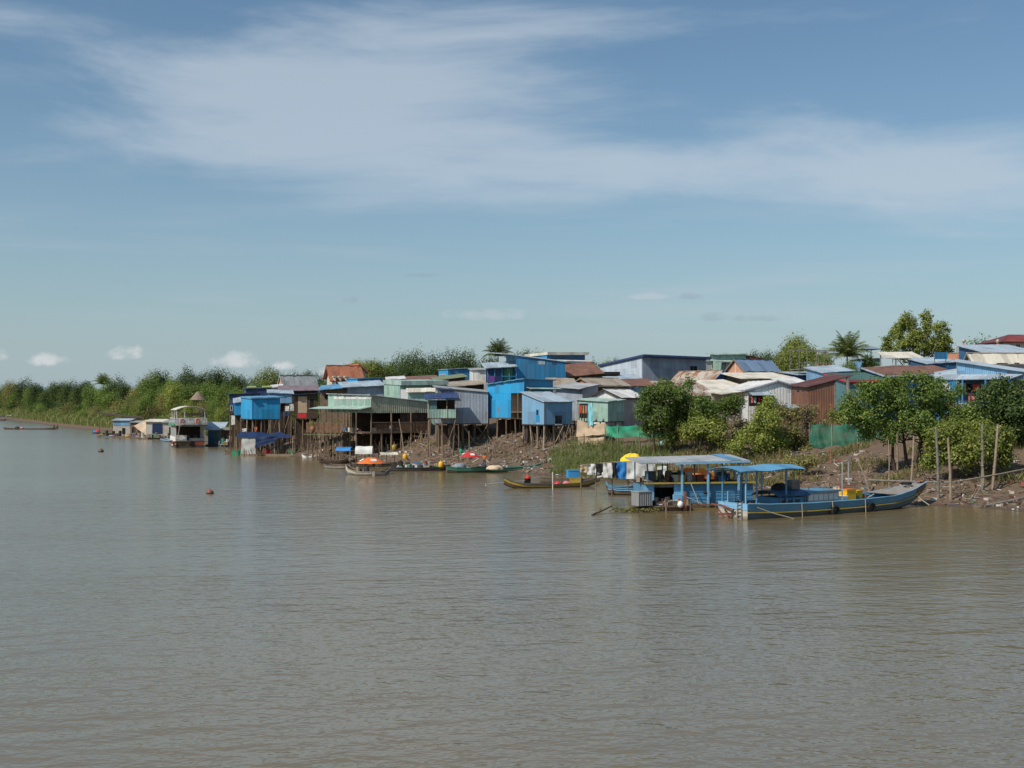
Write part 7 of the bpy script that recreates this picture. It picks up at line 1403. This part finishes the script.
# the leafy trees and bushes of the near bank, blob by blob: (px, py, half width px, half height px)
def near_tree(label, D, base, blobs, n, size, mat, seed, trunks, spread=1.0, name='broadleaf_tree', cat='tree', clump=.34, shell=.45, r=.16, tmat='wood_dark'):
    rng = np.random.default_rng(seed); x0 = kx(base[0])*D; g = h1(x0, D); t = thing(name, label, cat, (x0, D, g), rz=0)
    B = [(kx(px)*D-x0, rng.normal()*spread, zat(py, D)-g, w*D/F, max(w*D/F, .8), h_*D/F) for px, py, w, h_ in blobs]
    n = int(n*1.55); size *= 1.22; P, N = crown_points(B, n, clump, rng, shell); G_ = H(P[:, 0]+x0, P[:, 1]+D)-g; P[:, 2] = np.maximum(P[:, 2], G_+.1)
    me = quads_mesh('crown', leaf_arrays(P, N, size, rng), M[mat]); o = bpy.data.objects.new('crown', me); COL.objects.link(o); o.parent = t; ORG[o.name] = (0, 0, 0)
    for k, (pb, pt) in enumerate(trunks):
        mb = MB(); dy = (k % 2)*.6; bx = kx(pb[0])*(D+dy)-x0; a = Vector((bx, dy, h1(bx+x0, D+dy)-g-.4)); e = Vector((kx(pt[0])*D-x0, dy, zat(pt[1], D)-g)); m_ = a.lerp(e, .5)+Vector((rng.normal()*.15, 0, 0)); mb.tube([a, m_, e], [r*1.25, r, r*.6], 7)
        near = sorted(B, key=lambda q: (Vector(q[:3])-e).length)[:max(3, len(B)//max(1, len(trunks)))]
        for q in near: c = Vector(q[:3]); s = m_.lerp(e, rng.random()*.9+.1); mb.tube([s, s.lerp(c, .55)+Vector((0, 0, -.1)), c], [r*.45, r*.3, r*.1], 5)
        mb.build('trunk', M[tmat], t)
    return t
near_tree('spreading leafy tree in the centre of the right bank', 121, (908, 472), [(850, 405, 12, 12), (858, 420, 14, 10), (868, 393, 14, 11), (880, 410, 16, 13), (895, 388, 15, 10), (900, 402, 17, 13), (912, 420, 18, 12), (925, 392, 15, 9), (935, 408, 17, 12), (950, 398, 12, 9), (895, 428, 14, 8), (925, 428, 14, 8), (922, 380, 8, 6), (945, 384, 8, 5), (872, 427, 12, 8), (842, 412, 6, 6), (958, 390, 5, 5), (877, 384, 7, 4), (905, 378, 6, 4), (866, 434, 8, 5), (888, 437, 8, 5), (932, 437, 7, 5)], 13500, .24, 'leaf_mid', 5, (((896, 470), (893, 440)), ((908, 474), (905, 432)), ((912, 470), (922, 434)), ((922, 468), (923, 430))), .9, clump=.30, shell=.35, r=.17)
near_tree('dense rounded yellow green bush at the water side of the right bank', 114, (962, 470), [(945, 450, 14, 13), (958, 438, 15, 13), (972, 446, 15, 14), (960, 458, 16, 9), (985, 436, 14, 12), (990, 452, 14, 11), (932, 462, 8, 7), (976, 430, 10, 8), (1000, 440, 12, 12), (1004, 456, 10, 8), (940, 438, 8, 8)], 11500, .23, 'leaf_light', 6, (((950, 471), (950, 455)), ((970, 473), (970, 450)), ((990, 472), (990, 450))), .9, 'round_bush', 'bush', shell=.5)
near_tree('dark green tree with glossy leaves at the right edge', 122, (1006, 458), [(985, 400, 10, 9), (998, 392, 12, 9), (1010, 398, 12, 10), (1004, 410, 14, 10), (990, 412, 10, 8), (1016, 410, 10, 9), (1020, 425, 12, 12), (1028, 445, 12, 14), (1012, 428, 12, 9), (1035, 420, 12, 16), (1004, 385, 7, 5), (1022, 388, 6, 5)], 9500, .25, 'leaf_dark', 7, (((1000, 466), (1000, 420)), ((1014, 464), (1012, 420)), ((1030, 462), (1028, 430))), .9)
near_tree('shady dark tree behind the round bush on the right bank', 127, (968, 455), [(958, 420, 12, 10), (972, 415, 12, 9), (985, 424, 12, 8), (945, 428, 9, 8), (1000, 420, 10, 8)], 5000, .25, 'leaf_mid', 17, (((965, 458), (965, 425)),), .8)
near_tree('big round green bush in the middle of the village bank', 150, (668, 446), [(650, 400, 13, 11), (660, 393, 13, 9), (672, 396, 14, 11), (684, 404, 14, 12), (698, 408, 13, 11), (645, 412, 10, 11), (660, 415, 15, 12), (678, 420, 15, 12), (696, 424, 14, 11), (708, 416, 11, 10), (652, 430, 11, 9), (670, 436, 12, 7), (690, 384, 5, 5), (706, 434, 10, 8), (716, 424, 7, 8), (666, 386, 7, 4)], 15000, .26, 'leaf_mid', 8, (((655, 448), (655, 420)), ((675, 449), (675, 425)), ((700, 449), (700, 425))), 1.2, 'round_bush', 'bush', shell=.5)
near_tree('lighter green clump at the right foot of the big round bush', 146, (705, 440), [(700, 428, 12, 9), (715, 430, 10, 10), (690, 432, 9, 7), (722, 438, 8, 8), (706, 421, 9, 6)], 4500, .24, 'leaf_light', 18, (((705, 448), (704, 432)),), .8, 'bush', 'bush')
near_tree('loose feathery light green bush above the blue canopies', 139, (765, 460), [(760, 414, 7, 7), (768, 408, 7, 6), (767, 420, 10, 9), (757, 427, 10, 9), (773, 431, 10, 9), (762, 440, 14, 10), (745, 438, 9, 8), (781, 443, 10, 8), (770, 401, 4, 4), (736, 447, 9, 7)], 7600, .21, 'leaf_light', 9, (((762, 459), (762, 430)), ((775, 459), (770, 425))), .9, 'bush', 'bush', clump=.32, shell=.25)
near_tree('dry brown bramble left of the feathery bush', 143, (740, 455), [(738, 424, 7, 7), (744, 431, 7, 7), (733, 434, 7, 7)], 1500, .24, 'leaf_dry', 10, (((740, 455), (740, 430)),), .8, 'bramble', 'bush', shell=.2)
near_tree('dark low shrub right of the feathery bush', 140, (792, 455), [(790, 436, 10, 8), (798, 444, 10, 8), (786, 448, 10, 7), (806, 452, 7, 6)], 3600, .22, 'leaf_olive', 11, (((792, 456), (792, 442)),), .7, 'shrub', 'bush', shell=.3)
near_tree('dry climbing stalk column beside the left end of the dark green net', 142, (806, 450), [(806, 414, 3, 5), (806, 424, 3, 7), (807, 438, 4, 7)], 700, .22, 'leaf_dry', 12, (((806, 452), (806, 410)),), .4, 'climber', 'plant', shell=.2)
near_tree('fresh green shrub between the maroon shed and the dark green net', 146, (842, 425), [(838, 416, 6, 5), (848, 414, 7, 5), (856, 418, 6, 5), (845, 421, 8, 5)], 1900, .24, 'leaf_light', 13, (((845, 430), (845, 418)),), .6, 'shrub', 'bush', shell=.3)
near_tree('olive weeds in front of the pale gabled house', 152, (790, 420), [(782, 412, 8, 5), (796, 414, 8, 5), (808, 413, 6, 5), (772, 412, 8, 6)], 2000, .22, 'leaf_olive', 14, (((790, 426), (790, 416)),), .7, 'shrub', 'bush', shell=.3)
near_tree('weedy green hedge in front of the low brown roofed house', 160, (725, 412), [(722, 404, 9, 5), (735, 402, 9, 5), (715, 410, 8, 6), (730, 411, 9, 5)], 2200, .24, 'leaf_mid', 15, (((725, 418), (725, 408)),), .7, 'hedge', 'bush', shell=.3)
near_tree('small green weed bush right of the grass below the yellow load', 126, (808, 470), [(800, 465, 8, 5), (812, 462, 7, 4), (790, 464, 7, 5)], 1500, .2, 'leaf_olive', 16, (((803, 474), (803, 466)),), .5, 'shrub', 'bush', shell=.2)
# scrub on the left bank: bushes one can pick out
for (px, yt, D, w, k, lab) in ((133, 393.5, 374, 16, 1, 'leafy tree left of the tiny white roofed shed'), (144, 394.5, 372, 16, 3, 'leafy tree hiding the front of the tiny white roofed shed'), (139, 398, 366, 18, 4, 'olive bushy tree below the tiny white roofed shed'), (190, 399, 292, 14, 5, 'light green bushy tree at the left foot of the thatched hut'), (203, 400.5, 290, 16, 4, 'olive bushy tree at the right foot of the thatched hut'), (215, 397, 296, 18, 1, 'green bushy tree right of the thatched hut'), (222, 406, 268, 16, 5, 'light bushy tree behind the teal floating hut')): top_tree(FAR[k], px, yt, D, w*1.2, lab, name='bushy_tree')
SCR = [tree_proto(300+i, 'low', 1800, .62, M[m_], hgt=10, wid=12, nb=9, clump=.8, trunk=.2) for i, m_ in enumerate(('leaf_mid', 'leaf_olive', 'leaf_dark', 'leaf_mid'))]
rg = random.Random(9)
def left_pts(n, dmin, dmax, i0=14, i1=24):
    out = []
    for _ in range(n):
        i = rg.randrange(len(_sh)-9, len(_sh)-1)+4; a, b = SHA[i], SHA[i+1]; t = rg.random(); p = a+(b-a)*t; nrm = np.array([b[1]-a[1], -(b[0]-a[0])]); nrm /= np.linalg.norm(nrm); out.append(p+nrm*rg.uniform(dmin, dmax))
    return out
for k, p in enumerate(left_pts(110, 9, 40)):
    if p[1] < 238: continue
    hg = rg.uniform(2.5, 6.5); plant_tree(SCR[k % 4], p[0], p[1], hg, hg*rg.uniform(1.3, 2.0), 'low bush in the scrub on the green left bank', 'bush', 'bushes on the left bank', 'scrub_bush', base=(10.0, 12.0))
def build_grass():
    rng = np.random.default_rng(5)
    pts = np.array(left_pts(60000, 3.5, 46)); pts = pts[(pts[:, 1] > 246) & (pts[:, 0] < -66)]; o = blades('bank_reeds', pts[:, 0], pts[:, 1], .7, 2.6, .13, M['leaf_reed'], rng, .3); tag(o, 'tall reeds and grass covering the left bank', kind='stuff')
    X = rng.uniform(3, 32, 60000); Y = rng.uniform(118, 165, 60000); px = 512+F*X/Y; d = shore_d(X, Y); Z = H(X, Y); py = HY+F*(HC-Z)/Y
    edge = 552+(np.sin(Y*1.7)+np.sin(X*2.1+Y))*6; w = (px > edge+np.clip((447-py)*1.6, 0, 60)) & (px < 668) & (d > .5) & (d < 15) & (rng.random(60000) < .9); w &= rng.random(60000) < .45+.55*(np.sin(X*1.3+np.sin(Y*.9)*2) > -.2); o = blades('river_grass', X[w], Y[w], .25, 1.35, .028, M['leaf_grass'], rng, .3); tag(o, 'tall green grass on the bank left of the moored boats', kind='stuff')
    X = rng.uniform(12, 62, 60000); Y = rng.uniform(100, 165, 60000); d = shore_d(X, Y); px = 512+F*X/Y; nn = np.sin(X*.55+np.sin(Y*.4)*2)+np.sin(Y*.7-X*.3); w = (((d > 6) & (nn > .9)) | ((px < 800) & (px > 655) & (d > 3) & (nn > -.7))) & (d < 34); o = blades('bank_weeds', X[w], Y[w], .2, 1.0, .045, M['leaf_olive'], rng, .4); tag(o, 'patchy weeds and dry grass on the right bank', kind='stuff')
    X = rng.uniform(-60, 5, 30000); Y = rng.uniform(150, 235, 30000); d = shore_d(X, Y); nn = np.sin(X*.5+np.sin(Y*.45)*2)+np.sin(Y*.8-X*.35); w = (d > 8) & (d < 16) & (nn > 1.35); o = blades('village_weeds', X[w], Y[w], .2, .9, .05, M['leaf_olive'], rng, .4); tag(o, 'scattered weeds on the mud below the stilt houses', kind='stuff')
    # floating water plants by the landing stage
    c = gnd(634, 512); n = 500; X = c.x+rng.normal(size=n)*.9; Y = c.y+rng.normal(size=n)*.35; P = np.stack([X, Y, np.full(n, .06)+rng.random(n)*.25], 1); Nn = np.tile([0, 0, 1.0], (n, 1)); me = quads_mesh('water_plants', leaf_arrays(P, Nn, .22, rng), M['leaf_olive']); o = bpy.data.objects.new('water_plants', me); COL.objects.link(o); tag(o, 'floating water plants below the grey cabinet', kind='stuff')
build_grass()
def junk(label, name, pts, seed, s0=.12, s1=.5, n=40):
    """household and boat clutter heaped on decks: small boxes, cans, rolls, planks"""
    rg = random.Random(seed); mb = MB()
    for _ in range(n):
        a, b, w, z = rg.choice(pts); c = a.lerp(b, rg.random())+Vector((rg.uniform(-w, w), rg.uniform(-w, w), 0)); c.z = z; s_ = s0+(s1-s0)*rg.random()**2; k = rg.random()
        if k < .45: mb.box(c+Vector((0, 0, s_*.4)), s_*(.7+rg.random()), s_*(.6+.6*rg.random()), s_*.8, rg.random()*3)
        elif k < .7: mb.tube([c, c+Vector((rg.uniform(-.1, .1), 0, s_*1.3))], s_*.4, 8)
        elif k < .88: d = Vector((rg.uniform(-1, 1), rg.uniform(-.5, .5), rg.uniform(.1, .9)))*s_*2; mb.bar(c, c+d, .06)
        else: mb.torus(c+Vector((0, 0, .08)), (0, 0, 1), s_*.6, s_*.16, 10, 5)
    tag(mb.build(name, M['junk']), label, kind='stuff')
def junk_mat():
    m, T, b_ = new_mat('junk'); M['junk'] = m; r = T.add('ShaderNodeNewGeometry').outputs['Random Per Island']; cr = T.add('ShaderNodeValToRGB'); cr.color_ramp.interpolation = 'CONSTANT'; els = cr.color_ramp.elements
    cols = [(0, (.05, .045, .04)), (.2, (.16, .11, .075)), (.38, (.28, .22, .16)), (.5, (.02, .02, .022)), (.62, (.45, .43, .40)), (.74, (.05, .17, .33)), (.82, (.30, .06, .04)), (.88, (.62, .60, .56)), (.93, (.10, .28, .20)), (.97, (.55, .36, .05))]
    els[0].color = (*cols[0][1], 1); els[1].position = cols[1][0]; els[1].color = (*cols[1][1], 1)
    for p_, c_ in cols[2:]: e = els.new(p_); e.color = (*c_, 1)
    T.link(r, cr.inputs[0]); T.link(cr.outputs[0], b_.inputs['Base Color']); b_.inputs['Roughness'].default_value = .7
junk_mat()
junk('clutter heaped on the houseboat landing stage', 'landing_clutter', [(onboat(hb_boat, .0, -1.2, 0), onboat(hb_boat, 3.2, -1.2, 0), .7, .44)], 1, n=70)
junk('boxes and cans on the upper deck of the blue houseboat', 'houseboat_clutter', [(onboat(hb_boat, .6, 1.5, 0), onboat(hb_boat, 8.6, 1.8, 0), .8, 2.22)], 2, n=80, s1=.8)
junk('small gear lying on the decks of the long blue boat', 'cargo_boat_clutter', [(onboat(lb, .6, 0, 0), onboat(lb, 3.2, 0, 0), .6, .84), (onboat(lb, 10.9, .2, 0), onboat(lb, 15.5, .2, 0), .6, .8)], 3, n=70)
junk('household clutter on the floats left of the tour boat', 'float_clutter', [(Vector((kx(100)*316, 315, 0)), Vector((kx(131)*316, 315, 0)), .5, .36), (Vector((kx(131)*315, 314, 0)), Vector((kx(146)*300, 298.5, 0)), .5, .3), (Vector((kx(147)*299.2, 299.2, 0)), Vector((kx(163)*299.2, 299.2, 0)), .15, .36), (Vector((kx(164)*289.4, 289.4, 0)), Vector((kx(172)*289.4, 289.4, 0)), .15, .36)], 4, n=90, s0=.3, s1=1.2)
junk('household clutter between the teal floating hut and the raft shelter', 'shack_clutter', [(Vector((kx(220)*245.4, 245.4, 0)), Vector((kx(235)*245.4, 245.4, 0)), .15, .36)], 5, n=40, s0=.3, s1=1.1)
junk('nets, cans and gear piled in the dark grey boat and beside it', 'boat_gear', [(onboat(db, 1.2, 0, 0), onboat(db, 7.0, 0, 0), .4, .2)], 6, n=110, s0=.2, s1=.8)
junk('gear lying in the long green boat', 'green_boat_gear', [(onboat(gb, .8, 0, 0), onboat(gb, 9.5, 0, 0), .45, .25)], 7, n=60, s0=.2, s1=.7)
junk('fishing gear in the pale sampan under the orange umbrella', 'sampan_gear', [(onboat(ub, .5, 0, 0), onboat(ub, 3.0, 0, 0), .3, .2)], 8, n=40, s0=.2, s1=.7)
junk('things stored on the veranda of the green porch house', 'veranda_clutter', [(hp.pt(.5, .5, 0), hp.pt(hp.a-.5, 1.5, 0), .4, zd), (hp.pt(-.8, 2, 0), hp.pt(-.8, hp.b-1, 0), .5, zd)], 9, n=120, s0=.2, s1=.9)
junk('pots and boxes on the fenced deck', 'deck_clutter', [(A_deck+Vector((1, 1.5, 0)), A_deck+uu_deck+Vector((-1, 1.5, 0)), .5, zat(431.8, 190))], 10, n=50, s0=.2, s1=.8)
t = lying('bent branch lying in the water left of the water plants', gnd(592, 515.5)+Vector((0, 0, .05)), gnd(612, 510)+Vector((0, 0, .35)), .07, 'wood_dark', 'branch', 'branch')
